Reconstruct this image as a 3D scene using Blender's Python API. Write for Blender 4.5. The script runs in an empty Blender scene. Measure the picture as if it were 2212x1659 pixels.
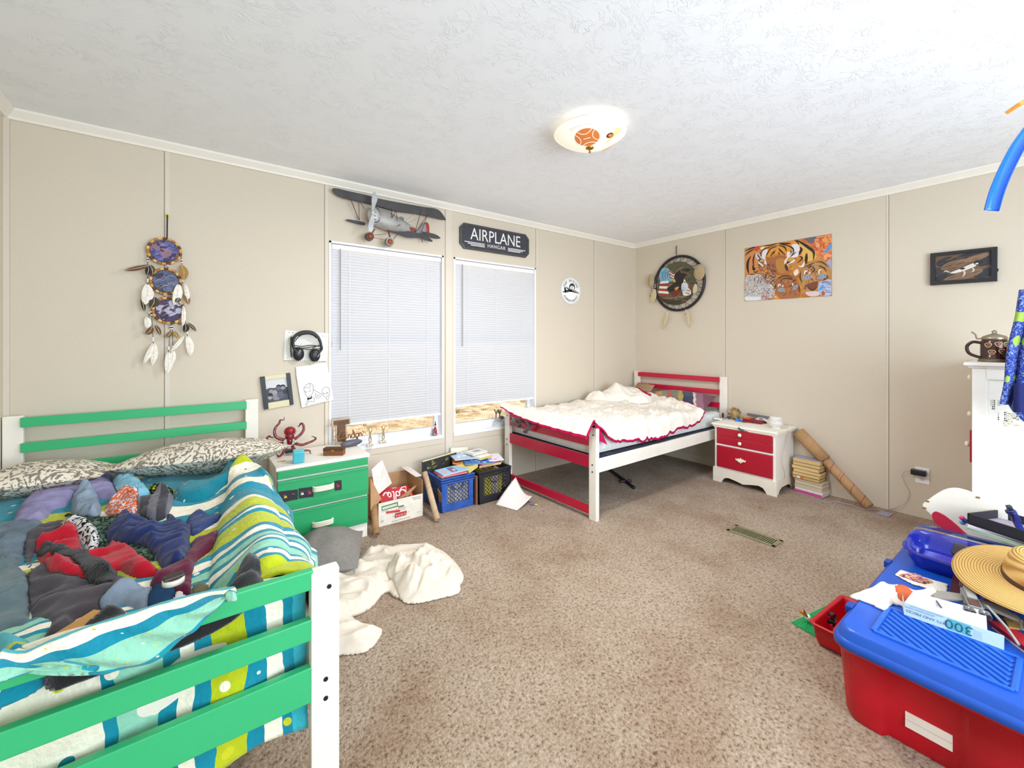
import bpy, bmesh, math, random
import numpy as np
from mathutils import Vector, Matrix, noise
C = bpy.context.scene.collection
R = math.radians
V = Vector
random.seed(7)
# ---------- camera numbers (metres; room corner at the origin, window wall along y=0, poster wall along x=0)
F, Y0, YAW = 907.714, 736.519, 0.6382772
CAM = V((-4.213947, -3.199644, 1.285274))
_fw = V((math.sin(YAW), math.cos(YAW), 0)); _rt = V((math.cos(YAW), -math.sin(YAW), 0)); _up = V((0, 0, 1))
def ray(x, y): return _fw + _rt*((x-1106)/F) + _up*((Y0-y)/F)
def PY(x, y, Y=0.0):
    d = ray(x, y); return CAM + d*((Y-CAM.y)/d.y)
def PX(x, y, X=0.0):
    d = ray(x, y); return CAM + d*((X-CAM.x)/d.x)
def PZ(x, y, Z=0.0):
    d = ray(x, y); return CAM + d*((Z-CAM.z)/d.z)

def lin(c):
    if isinstance(c, str):
        c = tuple(int(c[i:i+2], 16)/255 for i in (0, 2, 4))
    return tuple((x/12.92 if x <= .04045 else ((x+.055)/1.055)**2.4) for x in c)

# ---------- materials
MATS = {}
def nodemat(name):
    m = bpy.data.materials.new(name); m.use_nodes = True
    nt = m.node_tree; b = nt.nodes['Principled BSDF']
    return m, nt, b
def N(nt, t, **kw):
    n = nt.nodes.new(t)
    for k, v in kw.items():
        if k.startswith('i_'):
            n.inputs[k[2:].replace('_', ' ')].default_value = v
        else: setattr(n, k, v)
    return n
def ramp(nt, stops, interp='LINEAR'):
    r = N(nt, 'ShaderNodeValToRGB'); e = r.color_ramp; e.interpolation = interp
    while len(e.elements) < len(stops): e.elements.new(0.5)
    for q, (p, c) in zip(e.elements, stops):
        q.position = p; q.color = (*c, 1) if len(c) == 3 else c
    return r
def mat(name, col=None, rough=.6, metal=0, bump=0, bscale=60, var=.06, vscale=8, coat=0, spec=.5, sheen=0, trans=0, stretch=None, emis=None, alpha=1):
    """Principled material. col None -> the mesh's own Col attribute (paint or print)."""
    key = name
    if key in MATS: return MATS[key]
    m, nt, b = nodemat(name); L = nt.links.new
    tc = N(nt, 'ShaderNodeTexCoord')
    src = tc.outputs['Object']
    if stretch:
        mp = N(nt, 'ShaderNodeMapping'); mp.inputs['Scale'].default_value = stretch; L(src, mp.inputs[0]); src = mp.outputs[0]
    if col is None:
        at = N(nt, 'ShaderNodeAttribute', attribute_name='Col'); base = at.outputs['Color']
    else:
        rg = N(nt, 'ShaderNodeRGB'); rg.outputs[0].default_value = (*lin(col), 1); base = rg.outputs[0]
    if var:
        nz = N(nt, 'ShaderNodeTexNoise'); nz.inputs['Scale'].default_value = vscale; nz.inputs['Detail'].default_value = 4
        L(src, nz.inputs['Vector'])
        mr = N(nt, 'ShaderNodeMapRange'); mr.inputs['From Min'].default_value = .25; mr.inputs['From Max'].default_value = .75
        mr.inputs['To Min'].default_value = 1-var; mr.inputs['To Max'].default_value = 1+var; L(nz.outputs['Fac'], mr.inputs['Value'])
        mx = N(nt, 'ShaderNodeVectorMath', operation='SCALE'); L(base, mx.inputs[0]); L(mr.outputs[0], mx.inputs['Scale']); base = mx.outputs[0]
    L(base, b.inputs['Base Color'])
    b.inputs['Roughness'].default_value = rough; b.inputs['Metallic'].default_value = metal
    b.inputs['Coat Weight'].default_value = coat; b.inputs['Specular IOR Level'].default_value = spec
    b.inputs['Sheen Weight'].default_value = sheen; b.inputs['Transmission Weight'].default_value = trans; b.inputs['Alpha'].default_value = alpha
    if emis: b.inputs['Emission Color'].default_value = (*lin(emis[0]), 1); b.inputs['Emission Strength'].default_value = emis[1]
    if bump:
        n2 = N(nt, 'ShaderNodeTexNoise'); n2.inputs['Scale'].default_value = bscale; n2.inputs['Detail'].default_value = 3; L(src, n2.inputs['Vector'])
        bp = N(nt, 'ShaderNodeBump'); bp.inputs['Strength'].default_value = bump; bp.inputs['Distance'].default_value = .01
        L(n2.outputs['Fac'], bp.inputs['Height']); L(bp.outputs[0], b.inputs['Normal'])
    MATS[key] = m
    return m

# ---------- objects
ROOTM = {}
def tag(o, label=None, cat=None, group=None, kind=None):
    if label: o['label'] = label
    if cat: o['category'] = cat
    if group: o['group'] = group
    if kind: o['kind'] = kind
    return o
def wm(o):
    m = o.matrix_basis.copy()
    while o.parent is not None:
        o = o.parent; m = o.matrix_basis @ m
    return m
def thing(name, label, cat, loc=(0, 0, 0), rz=0, group=None):
    o = bpy.data.objects.new(name, None); C.objects.link(o); o.empty_display_size = .05
    o.matrix_basis = Matrix.Translation(V(loc)) @ Matrix.Rotation(rz, 4, 'Z')
    return tag(o, label, cat, group)
class MB:
    """A mesh under construction in world coordinates, each face with its own colour."""
    def __init__(s, col='ffffff'):
        s.v = []; s.f = []; s.c = []; s.m = Matrix(); s.col(col); s.uv = None; s.sm = []; s.smooth = False
    def col(s, c): s.cc = lin(c); return s
    def frame(s, o, x, y=None, z=None):
        """Local frame: origin o, axes x, y, z (z = x cross y when left out)."""
        x = V(x).normalized(); 
        if y is None: y = V((0, 0, 1)).cross(x)
        y = V(y).normalized(); z = V(z) if z is not None else x.cross(y)
        s.m = Matrix(((x.x, y.x, z.x, o[0]), (x.y, y.y, z.y, o[1]), (x.z, y.z, z.z, o[2]), (0, 0, 0, 1))); return s
    def rot(s, o, rz=0, rx=0, ry=0):
        s.m = Matrix.Translation(V(o)) @ Matrix.Rotation(rz, 4, 'Z') @ Matrix.Rotation(rx, 4, 'X') @ Matrix.Rotation(ry, 4, 'Y'); return s
    def add(s, vs, fs, smooth=None):
        b = len(s.v); s.v += [s.m @ V(q) for q in vs]
        for q in fs: s.f.append([b+i for i in q]); s.c.append(s.cc); s.sm.append(s.smooth if smooth is None else smooth)
        return s
    def box(s, lo, hi, bev=0):
        x0, y0, z0 = lo; x1, y1, z1 = hi
        if x0 > x1: x0, x1 = x1, x0
        if y0 > y1: y0, y1 = y1, y0
        if z0 > z1: z0, z1 = z1, z0
        if bev <= 0:
            return s.add([(x0,y0,z0),(x1,y0,z0),(x1,y1,z0),(x0,y1,z0),(x0,y0,z1),(x1,y0,z1),(x1,y1,z1),(x0,y1,z1)],
                         [(0,3,2,1),(4,5,6,7),(0,1,5,4),(1,2,6,5),(2,3,7,6),(3,0,4,7)], False)
        e = min(bev, (x1-x0)*.49, (y1-y0)*.49, (z1-z0)*.49)
        bm = bmesh.new(); bmesh.ops.create_cube(bm, size=1)
        for q in bm.verts: q.co = V(((x0+x1)/2+q.co.x*(x1-x0), (y0+y1)/2+q.co.y*(y1-y0), (z0+z1)/2+q.co.z*(z1-z0)))
        bmesh.ops.bevel(bm, geom=bm.edges[:], offset=e, segments=2, profile=.6, affect='EDGES')
        s.addbm(bm, False); return s
    def addbm(s, bm, smooth=None):
        bm.verts.index_update()
        s.add([q.co.copy() for q in bm.verts], [[q.index for q in f.verts] for f in bm.faces], smooth); bm.free(); return s
    def cyl(s, p0, p1, r0, r1=None, n=16, cap=True, smooth=True):
        r1 = r0 if r1 is None else r1; p0, p1 = V(p0), V(p1); d = (p1-p0).normalized()
        a = d.orthogonal().normalized(); b = d.cross(a)
        vs = []
        for p, r in ((p0, r0), (p1, r1)):
            for i in range(n):
                t = 2*math.pi*i/n; vs.append(p+(a*math.cos(t)+b*math.sin(t))*r)
        s.add(vs, [(i, (i+1) % n, n+(i+1) % n, n+i) for i in range(n)], smooth)
        if cap: s.add(vs, [tuple(range(n-1, -1, -1)), tuple(range(n, 2*n))], False)
        return s
    def pipe(s, p0, p1, r, t, n=20):
        """Open tube with wall thickness t."""
        p0, p1 = V(p0), V(p1); d = (p1-p0).normalized(); a = d.orthogonal().normalized(); b = d.cross(a); vs = []
        for p, q in ((p0, r), (p1, r), (p1, r-t), (p0, r-t)):
            for i in range(n):
                k = 2*math.pi*i/n; vs.append(p+(a*math.cos(k)+b*math.sin(k))*q)
        fs = [(j*n+i, j*n+(i+1) % n, ((j+1) % 4)*n+(i+1) % n, ((j+1) % 4)*n+i) for j in range(4) for i in range(n)]
        return s.add(vs, fs, True)
    def tube(s, pts, r, n=8, closed=False, cap=True, flat=1.0):
        """Swept tube along pts; r a number or one per point; flat squashes one axis."""
        P = [V(p) for p in pts]; k = len(P); rr = r if isinstance(r, (list, tuple)) else [r]*k
        vs = []; prev = None
        for i, p in enumerate(P):
            q0 = P[(i-1) % k] if (closed or i > 0) else p; q1 = P[(i+1) % k] if (closed or i < k-1) else p
            d = (q1-q0).normalized() if (q1-q0).length > 1e-9 else V((0, 0, 1))
            a = d.orthogonal().normalized() if prev is None else (prev-d*prev.dot(d)).normalized()
            prev = a; b = d.cross(a)
            for j in range(n):
                t = 2*math.pi*j/n; vs.append(p+(a*math.cos(t)+b*math.sin(t)*flat)*rr[i])
        m = k if closed else k-1
        s.add(vs, [(i*n+j, i*n+(j+1) % n, ((i+1) % k)*n+(j+1) % n, ((i+1) % k)*n+j) for i in range(m) for j in range(n)], True)
        if cap and not closed: s.add(vs, [tuple(range(n-1, -1, -1)), tuple(range((k-1)*n, k*n))], False)
        return s
    def lathe(s, prof, n=24, o=(0, 0, 0), a=0, b=2*math.pi, smooth=True):
        full = abs(b-a-2*math.pi) < 1e-6; m = n if full else n+1; vs = []
        for r, z in prof:
            for i in range(m):
                t = a+(b-a)*i/n; vs.append((o[0]+r*math.cos(t), o[1]+r*math.sin(t), o[2]+z))
        return s.add(vs, [(j*m+i, j*m+(i+1) % m, (j+1)*m+(i+1) % m, (j+1)*m+i) for j in range(len(prof)-1) for i in range(n)], smooth)
    def ball(s, c, r, n=14, k=9, smooth=True):
        r = (r, r, r) if not isinstance(r, (tuple, list)) else r; c = V(c)
        vs = []; fs = []
        for j in range(k+1):
            t = math.pi*j/k
            for i in range(n):
                p = 2*math.pi*i/n; vs.append((c.x+r[0]*math.sin(t)*math.cos(p), c.y+r[1]*math.sin(t)*math.sin(p), c.z+r[2]*math.cos(t)))
        for j in range(k):
            for i in range(n):
                q = (j*n+i, (j+1)*n+i, (j+1)*n+(i+1) % n, j*n+(i+1) % n)
                if j == 0: q = (q[0], q[1], q[2])
                elif j == k-1: q = (q[0], q[1], q[3])
                fs.append(q)
        return s.add(vs, fs, smooth)
    def prism(s, poly, z0, z1, smooth=False):
        """Polygon in the frame's xy plane, from z0 to z1."""
        ar = sum(poly[i-1][0]*poly[i][1]-poly[i][0]*poly[i-1][1] for i in range(len(poly)))
        if ar < 0: poly = poly[::-1]
        n = len(poly); vs = [(x, y, z0) for x, y in poly]+[(x, y, z1) for x, y in poly]
        s.add(vs, [tuple(range(n-1, -1, -1)), tuple(range(n, 2*n))], False)
        return s.add(vs, [(i, (i+1) % n, n+(i+1) % n, n+i) for i in range(n)], smooth)
    def grid(s, nu, nv, fn, smooth=True, thick=0, colfn=None, closed=False):
        """Sheet fn(u,v) u,v in 0..1; thick gives it a back."""
        vs = [V(fn(i/nu, j/nv)) for j in range(nv+1) for i in range(nu+1)]; w = nu+1
        fs = [(j*w+i, j*w+i+1, (j+1)*w+i+1, (j+1)*w+i) for j in range(nv) for i in range(nu)]
        uvs = [(i/nu, j/nv) for j in range(nv+1) for i in range(nu+1)]
        if thick:
            nr = [V((0, 0, 0)) for _ in vs]
            for q in fs:
                nn = (vs[q[2]]-vs[q[0]]).cross(vs[q[3]]-vs[q[1]])
                for i in q: nr[i] += nn
            k = len(vs); vs = vs+[p-(q.normalized() if q.length else q)*thick for p, q in zip(vs, nr)]
            fs2 = [tuple(reversed([k+i for i in q])) for q in fs]
            bd = [i for i in range(nu)]+[j*w+nu for j in range(nv)]+[nv*w+i for i in range(nu, 0, -1)]+[j*w for j in range(nv, 0, -1)]
            rim = [(k+bd[i], k+bd[(i+1) % len(bd)], bd[(i+1) % len(bd)], bd[i]) for i in range(len(bd))]
            uvs = uvs+uvs; fs = fs+fs2+rim
        b = len(s.v)
        if colfn:
            for q in fs:
                u = sum(uvs[i][0] for i in q)/4; vv = sum(uvs[i][1] for i in q)/4
                s.cc = lin(colfn(u, vv)); s.f.append([b+i for i in q]); s.c.append(s.cc); s.sm.append(smooth)
            s.v += [s.m @ q for q in vs]
        else: s.add(vs, fs, smooth)
        if s.uv is None: s.uv = {}
        for i, q in enumerate(uvs): s.uv[b+i] = q
        return s
    def build(s, name, m, parent=None, loc=None, sub=0):
        me = bpy.data.meshes.new(name)
        if parent is not None: inv = wm(parent).inverted(); loc = None
        else:
            if loc is None:
                xs = [q.x for q in s.v]; ys = [q.y for q in s.v]; zs = [q.z for q in s.v]
                loc = V(((min(xs)+max(xs))/2, (min(ys)+max(ys))/2, min(zs)))
            inv = Matrix.Translation(-V(loc))
        me.from_pydata([inv @ q for q in s.v], [], s.f)
        ca = me.attributes.new('Col', 'FLOAT_COLOR', 'CORNER')
        arr = np.empty((len(me.loops), 4), 'f'); k = 0
        for q, c in zip(s.f, s.c): arr[k:k+len(q)] = (*c, 1); k += len(q)
        ca.data.foreach_set('color', arr.ravel())
        me.polygons.foreach_set('use_smooth', s.sm)
        if s.uv:
            ul = me.uv_layers.new(name='UVMap'); li = np.empty(len(me.loops), 'i'); me.loops.foreach_get('vertex_index', li)
            ul.data.foreach_set('uv', np.array([s.uv.get(int(i), (0, 0)) for i in li], 'f').ravel())
        me.materials.append(m); me.validate(); me.update()
        o = bpy.data.objects.new(name, me); C.objects.link(o)
        if parent is not None: o.parent = parent
        else: o.location = loc
        if sub:
            md = o.modifiers.new('sub', 'SUBSURF'); md.levels = sub; md.render_levels = sub
        return o
    # ---- flat art, drawn in layers on the frame's xy plane
    lay = 0.0
    def up(s, d=.0004): s.lay += d; return s
    def poly(s, pts, c=None):
        if c: s.col(c)
        ar = sum(pts[i-1][0]*pts[i][1]-pts[i][0]*pts[i-1][1] for i in range(len(pts)))
        if ar < 0: pts = pts[::-1]
        return s.add([(x, y, s.lay) for x, y in pts], [tuple(range(len(pts)))], False)
    def rect(s, x0, y0, x1, y1, c=None): return s.poly([(x0, y0), (x1, y0), (x1, y1), (x0, y1)], c)
    def oval(s, x, y, a, b=None, c=None, n=28, rot=0):
        b = a if b is None else b; q, w = math.cos(rot), math.sin(rot)
        return s.poly([(x+a*math.cos(t)*q-b*math.sin(t)*w, y+a*math.cos(t)*w+b*math.sin(t)*q) for t in (2*math.pi*i/n for i in range(n))], c)
    def line(s, pts, w, c=None, taper=False, closed=False):
        """A stroke of width w along pts (w may taper to a point at both ends)."""
        if c: s.col(c)
        P = [V((x, y)) for x, y in pts]
        if closed: P.append(P[0])
        k = len(P); L, Rr = [], []
        for i, p in enumerate(P):
            a = P[i-1] if i > 0 else (P[k-2] if closed else p); b = P[i+1] if i < k-1 else (P[1] if closed else p)
            d = (b-a).normalized(); nn = V((-d.y, d.x)); ww = w/2
            if taper: ww *= max(.12, math.sin(math.pi*min(1, max(0, (i+.35)/(k-.3)))))
            L.append(p+nn*ww); Rr.append(p-nn*ww)
        vs = [(q.x, q.y, s.lay) for q in L+Rr]
        return s.add(vs, [(k+i, k+i+1, i+1, i) for i in range(k-1)], False)
    def text(s, t, x, y, size, c=None, align='CENTER', sx=1, rot=0, depth=0, sp=1):
        """Lettering with the built-in face; centred on (x, y) unless align says otherwise."""
        if c: s.col(c)
        cu = bpy.data.curves.new('t', 'FONT'); cu.body = t; cu.size = size; cu.align_x = align; cu.align_y = 'CENTER'; cu.space_character = sp
        cu.resolution_u = 3
        if depth: cu.extrude = depth/2
        o = bpy.data.objects.new('t', cu); C.objects.link(o)
        dg = bpy.context.evaluated_depsgraph_get(); me = bpy.data.meshes.new_from_object(o.evaluated_get(dg))
        q, w = math.cos(rot), math.sin(rot)
        s.add([(x+v.co.x*sx*q-v.co.y*w, y+v.co.x*sx*w+v.co.y*q, s.lay+v.co.z+depth/2) for v in me.vertices], [tuple(p.vertices) for p in me.polygons], False)
        bpy.data.objects.remove(o); bpy.data.curves.remove(cu); bpy.data.meshes.remove(me); return s
def curve(pts, n=8, closed=False):
    """Catmull-Rom through pts."""
    P = [V(p) for p in pts]; out = []; k = len(P)
    for i in range(k if closed else k-1):
        a = P[(i-1) % k] if (closed or i > 0) else P[0]; b = P[i]; c = P[(i+1) % k]; d = P[(i+2) % k] if (closed or i < k-2) else P[-1]
        for j in range(n):
            t = j/n; out.append(.5*((2*b)+(c-a)*t+(2*a-5*b+4*c-d)*t*t+(3*b-3*c+d-a)*t**3))
    if not closed: out.append(P[-1])
    return out
def c2(pts, n=6, closed=False): return [(q.x, q.y) for q in curve([(x, y, 0) for x, y in pts], n, closed)]
def copytree(o, loc=None, rz=None, label=None):
    r = o.copy(); C.objects.link(r)
    if loc is not None: r.location = loc
    if rz is not None: r.rotation_euler = (0, 0, rz)
    if label: r['label'] = label
    for ch in list(o.children):
        c = ch.copy(); C.objects.link(c); c.parent = r
        for g in list(ch.children):
            d = g.copy(); C.objects.link(d); d.parent = c
    return r
# common materials (colour comes from the mesh)
def M_(k):
    return {'matte': lambda: mat('matte paint', None, .75, var=.05), 'satin': lambda: mat('satin paint', None, .45, var=.05, bump=.05, bscale=90),
            'gloss': lambda: mat('glossy plastic', None, .25, var=.03), 'print': lambda: mat('printed paper', None, .6, var=.03, vscale=40),
            'card': lambda: mat('cardboard', None, .85, var=.1, vscale=14, bump=.1, bscale=120), 'cloth': lambda: mat('woven cloth', None, .95, var=.08, vscale=30, bump=.35, bscale=420, spec=.15, sheen=.25),
            'paper': lambda: mat('paper', None, .8, var=.02), 'metal': lambda: mat('brushed metal', None, .35, metal=1, var=.08),
            'wood': lambda: mat('wood grain', None, .6, var=.3, vscale=10, stretch=(1, 1, 9)), 'plush': lambda: mat('plush fur', None, 1, var=.25, vscale=60, bump=.9, bscale=300, spec=.1, sheen=.4)}[k]()
# =====================================================  ROOM SHELL
XL, YF, ZC = -5.0, -4.6, 2.45
def carpet_mat():
    m, nt, b = nodemat('beige loop carpet'); L = nt.links.new
    tc = N(nt, 'ShaderNodeTexCoord')
    v = N(nt, 'ShaderNodeTexNoise'); v.inputs['Scale'].default_value = 85; v.inputs['Detail'].default_value = 3; v.inputs['Roughness'].default_value = .65; L(tc.outputs['Object'], v.inputs['Vector'])
    r = ramp(nt, [(.32, lin('6e5846')), (.43, lin('ab957e')), (.58, lin('bcab98')), (.75, lin('d0c2b2'))]); L(v.outputs['Fac'], r.inputs[0])
    n2 = N(nt, 'ShaderNodeTexNoise'); n2.inputs['Scale'].default_value = 2.2; n2.inputs['Detail'].default_value = 5; n2.inputs['Roughness'].default_value = .6; L(tc.outputs['Object'], n2.inputs['Vector'])
    r2 = ramp(nt, [(.32, lin('c0a080')), (.5, lin('e6dccf')), (.7, lin('f6f2ec'))]); L(n2.outputs['Fac'], r2.inputs[0])
    mx = N(nt, 'ShaderNodeMix', data_type='RGBA', blend_type='MULTIPLY'); mx.inputs['Factor'].default_value = .75
    L(r.outputs[0], mx.inputs['A']); L(r2.outputs[0], mx.inputs['B']); L(mx.outputs['Result'], b.inputs['Base Color'])
    b.inputs['Roughness'].default_value = 1; b.inputs['Specular IOR Level'].default_value = .1; b.inputs['Sheen Weight'].default_value = .2
    bp = N(nt, 'ShaderNodeBump'); bp.inputs['Strength'].default_value = .75; bp.inputs['Distance'].default_value = .02
    L(v.outputs['Fac'], bp.inputs['Height']); L(bp.outputs[0], b.inputs['Normal']); return m
def ceil_mat():
    m, nt, b = nodemat('stomped white ceiling texture'); L = nt.links.new
    tc = N(nt, 'ShaderNodeTexCoord')
    w = N(nt, 'ShaderNodeTexNoise'); w.inputs['Scale'].default_value = 5; w.inputs['Detail'].default_value = 2; L(tc.outputs['Object'], w.inputs['Vector'])
    ad = N(nt, 'ShaderNodeMix', data_type='RGBA', blend_type='LINEAR_LIGHT'); ad.inputs['Factor'].default_value = .12
    L(tc.outputs['Object'], ad.inputs['A']); L(w.outputs['Color'], ad.inputs['B'])
    mp = N(nt, 'ShaderNodeMapping'); mp.inputs['Scale'].default_value = (1, 1.9, 1); mp.inputs['Rotation'].default_value = (0, 0, .5); L(ad.outputs['Result'], mp.inputs[0])
    n = N(nt, 'ShaderNodeTexNoise'); n.inputs['Scale'].default_value = 22; n.inputs['Detail'].default_value = 5; n.inputs['Roughness'].default_value = .6; L(mp.outputs[0], n.inputs['Vector'])
    # thin raised ridges where the noise crosses its middle
    a = N(nt, 'ShaderNodeMath', operation='SUBTRACT'); a.inputs[1].default_value = .52; L(n.outputs['Fac'], a.inputs[0])
    c = N(nt, 'ShaderNodeMath', operation='ABSOLUTE'); L(a.outputs[0], c.inputs[0])
    mr = N(nt, 'ShaderNodeMapRange'); mr.inputs['From Min'].default_value = 0; mr.inputs['From Max'].default_value = .045; mr.inputs['To Min'].default_value = 1; mr.inputs['To Max'].default_value = 0; L(c.outputs[0], mr.inputs[0])
    n3 = N(nt, 'ShaderNodeTexNoise'); n3.inputs['Scale'].default_value = 9; n3.inputs['Detail'].default_value = 2; L(tc.outputs['Object'], n3.inputs['Vector'])
    k = N(nt, 'ShaderNodeMapRange'); k.inputs['From Min'].default_value = .42; k.inputs['From Max'].default_value = .62; L(n3.outputs['Fac'], k.inputs[0])
    mu = N(nt, 'ShaderNodeMath', operation='MULTIPLY'); L(mr.outputs[0], mu.inputs[0]); L(k.outputs[0], mu.inputs[1])
    bp = N(nt, 'ShaderNodeBump'); bp.inputs['Strength'].default_value = .42; bp.inputs['Distance'].default_value = .007; L(mu.outputs[0], bp.inputs['Height']); L(bp.outputs[0], b.inputs['Normal'])
    b.inputs['Base Color'].default_value = (*lin('f3f5f8'), 1); b.inputs['Roughness'].default_value = .9; return m
WALL = mat('vinyl wall panel, linen beige', 'd4c8b5', .7, var=.02, vscale=120, bump=.06, bscale=500)
TRIMM = mat('cream cove trim', 'eee8dc', .5, var=.02)
WHITE = mat('white window vinyl', 'f4f5f8', .35, var=.01)
def struct(o): o['kind'] = 'structure'; return o
m = MB(); m.box((XL-.12, YF-.12, -.15), (.12, .12, 0)); struct(m.build('floor', carpet_mat()))
m = MB(); m.box((XL-.12, YF-.12, ZC), (.12, .12, ZC+.15)); struct(m.build('ceiling', ceil_mat()))
W1X = (-3.472, -2.563); W2X = (-2.4645, -1.549); WZ = (.48, 2.005)
m = MB()
for x0, x1, z0, z1 in ((XL, W1X[0], 0, ZC), (W1X[1], W2X[0], 0, ZC), (W2X[1], 0, 0, ZC), (W1X[0], W1X[1], 0, WZ[0]), (W1X[0], W1X[1], WZ[1], ZC), (W2X[0], W2X[1], 0, WZ[0]), (W2X[0], W2X[1], WZ[1], ZC)):
    m.box((x0, 0, z0), (x1, .12, z1))
struct(m.build('wall_back', WALL))
m = MB(); m.box((0, YF, 0), (.12, .12, ZC)); struct(m.build('wall_right', WALL))
m = MB(); m.box((XL-.12, YF, 0), (XL, .12, ZC)); struct(m.build('wall_left', WALL))
m = MB()   # wall behind the camera, its wide opening added to let fill light in
FX = (-4.3, -1.2); FZ = (.7, 2.1)
for x0, x1, z0, z1 in ((XL-.12, FX[0], 0, ZC), (FX[1], .12, 0, ZC), (FX[0], FX[1], 0, FZ[0]), (FX[0], FX[1], FZ[1], ZC)):
    m.box((x0, YF-.12, z0), (x1, YF, z1))
struct(m.build('wall_front', WALL))
m = MB()
for x in (FX[0], (FX[0]+FX[1])/2-.02, FX[1]-.04): m.box((x, YF-.1, FZ[0]), (x+.04, YF-.03, FZ[1]))
m.box((FX[0], YF-.1, FZ[0]), (FX[1], YF-.03, FZ[0]+.04)); m.box((FX[0], YF-.1, FZ[1]-.04), (FX[1], YF-.03, FZ[1]))
struct(m.build('window_3', WHITE))  # frame of the added, unseen window that the fill light shines through
# cove trim under the ceiling
def cove(name, p0, p1, inn):
    p0, p1, inn = V(p0), V(p1), V(inn); prof = [(.001, 2.398), (.012, 2.398), (.016, 2.41), (.04, 2.437), (.042, 2.449), (.001, 2.449)]
    m = MB(); k = len(prof); vs = [p+inn*a+V((0, 0, z)) for p in (p0, p1) for a, z in prof]
    m.add(vs, [(i, (i+1) % k, k+(i+1) % k, k+i) for i in range(k)]+[tuple(range(k)), tuple(range(2*k-1, k-1, -1))]); return struct(m.build(name, TRIMM))
cove('trim_1', (XL, 0, 0), (0, 0, 0), (0, -1, 0)); cove('trim_2', (0, 0, 0), (0, YF, 0), (-1, 0, 0)); cove('trim_3', (XL, YF, 0), (XL, 0, 0), (1, 0, 0))
# panel battens: a narrow strip with a fine dark joint beside it
BAT = mat('panel batten', 'd9cfbf', .65, var=.02); n_trim = 4
def batten(axis, c, z0=0, z1=2.398, w=.022):
    global n_trim
    m = MB('d9cfbf')
    for a, b, t, col in ((c-w/2, c+w/2, .0025, 'd9cfbf'), (c-w/2-.004, c-w/2, .0008, '8d8272')):
        m.col(col)
        if axis == 1: m.box((a, -t, z0), (b, .001, z1))
        else: m.box((-t, a, z0), (.001, b, z1))
    struct(m.build('trim_%d' % n_trim, mat('panel joint', None, .65, var=.02))); n_trim += 1
for x in (-4.37, -3.49): batten(1, x)
batten(1, -2.513, w=.06); batten(1, -1.535, 2.02, 2.398); batten(1, -1.535, 0, .47); batten(1, -.694)
for y in (-1.089, -2.331): batten(2, y, w=.012)
m = MB(); m.box((-.014, -.014, 0), (0, 0, 2.398)); struct(m.build('trim_%d' % n_trim, BAT)); n_trim += 1
m = MB(); m.box((XL, -.02, 0), (XL+.02, 0, 2.398)); struct(m.build('trim_%d' % n_trim, BAT)); n_trim += 1
m = MB(); m.box((XL-.001, -.09, 0), (XL+.004, -.065, 2.398)); struct(m.build('trim_%d' % n_trim, BAT)); n_trim += 1
m = MB('cfc6b8'); m.box((-.008, -1.15, .001), (-.001, -.02, .075)); struct(m.build('baseboard_right', BAT))
# windows: jamb liner, lower sash, meeting rail, glass
GLASS, nt, b = nodemat('window glass')
nt.nodes.remove(b); g = N(nt, 'ShaderNodeBsdfTransparent'); gl = N(nt, 'ShaderNodeBsdfGlossy'); gl.inputs['Roughness'].default_value = .02
mx = N(nt, 'ShaderNodeMixShader'); mx.inputs[0].default_value = .05; nt.links.new(g.outputs[0], mx.inputs[1]); nt.links.new(gl.outputs[0], mx.inputs[2])
nt.links.new(mx.outputs[0], nt.nodes['Material Output'].inputs[0])
def window(i, x0, x1, zb):
    z0, z1 = WZ; m = MB(); t = .014
    m.box((x0, -.004, z0), (x0+t, .119, z1)); m.box((x1-t, -.004, z0), (x1, .119, z1)); m.box((x0, -.004, z1-t), (x1, .119, z1))
    m.box((x0, -.008, z0-.012), (x1, .119, z0+.012))
    w = struct(m.build('window_%d' % i, WHITE, loc=((x0+x1)/2, 0, z0)))
    m = MB(); s = .035; a, c = x0+t, x1-t; zm = 1.24
    m.box((a, .07, z0+.012), (a+s, .105, z1-t), .004); m.box((c-s, .07, z0+.012), (c, .105, z1-t), .004)
    m.box((a, .066, z0+.012), (c, .105, z0+.075), .004); m.box((a, .07, zm), (c, .11, zm+.045), .004); m.box((a, .07, z1-t-s), (c, .105, z1-t), .004)
    m.build('window_sash', WHITE, w)
    m = MB(); m.box((a+s, .088, z0+.07), (c-s, .092, z1-t-s)); m.build('window_glass', GLASS, w)
    # apron board under the sill
    m = MB(); m.box((x0-.005, -.004, z0-.06), (x1+.005, .0, z0-.0125)); m.build('window_apron', WALL, w)
window(1, *W1X, 0); window(2, *W2X, 0)
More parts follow.
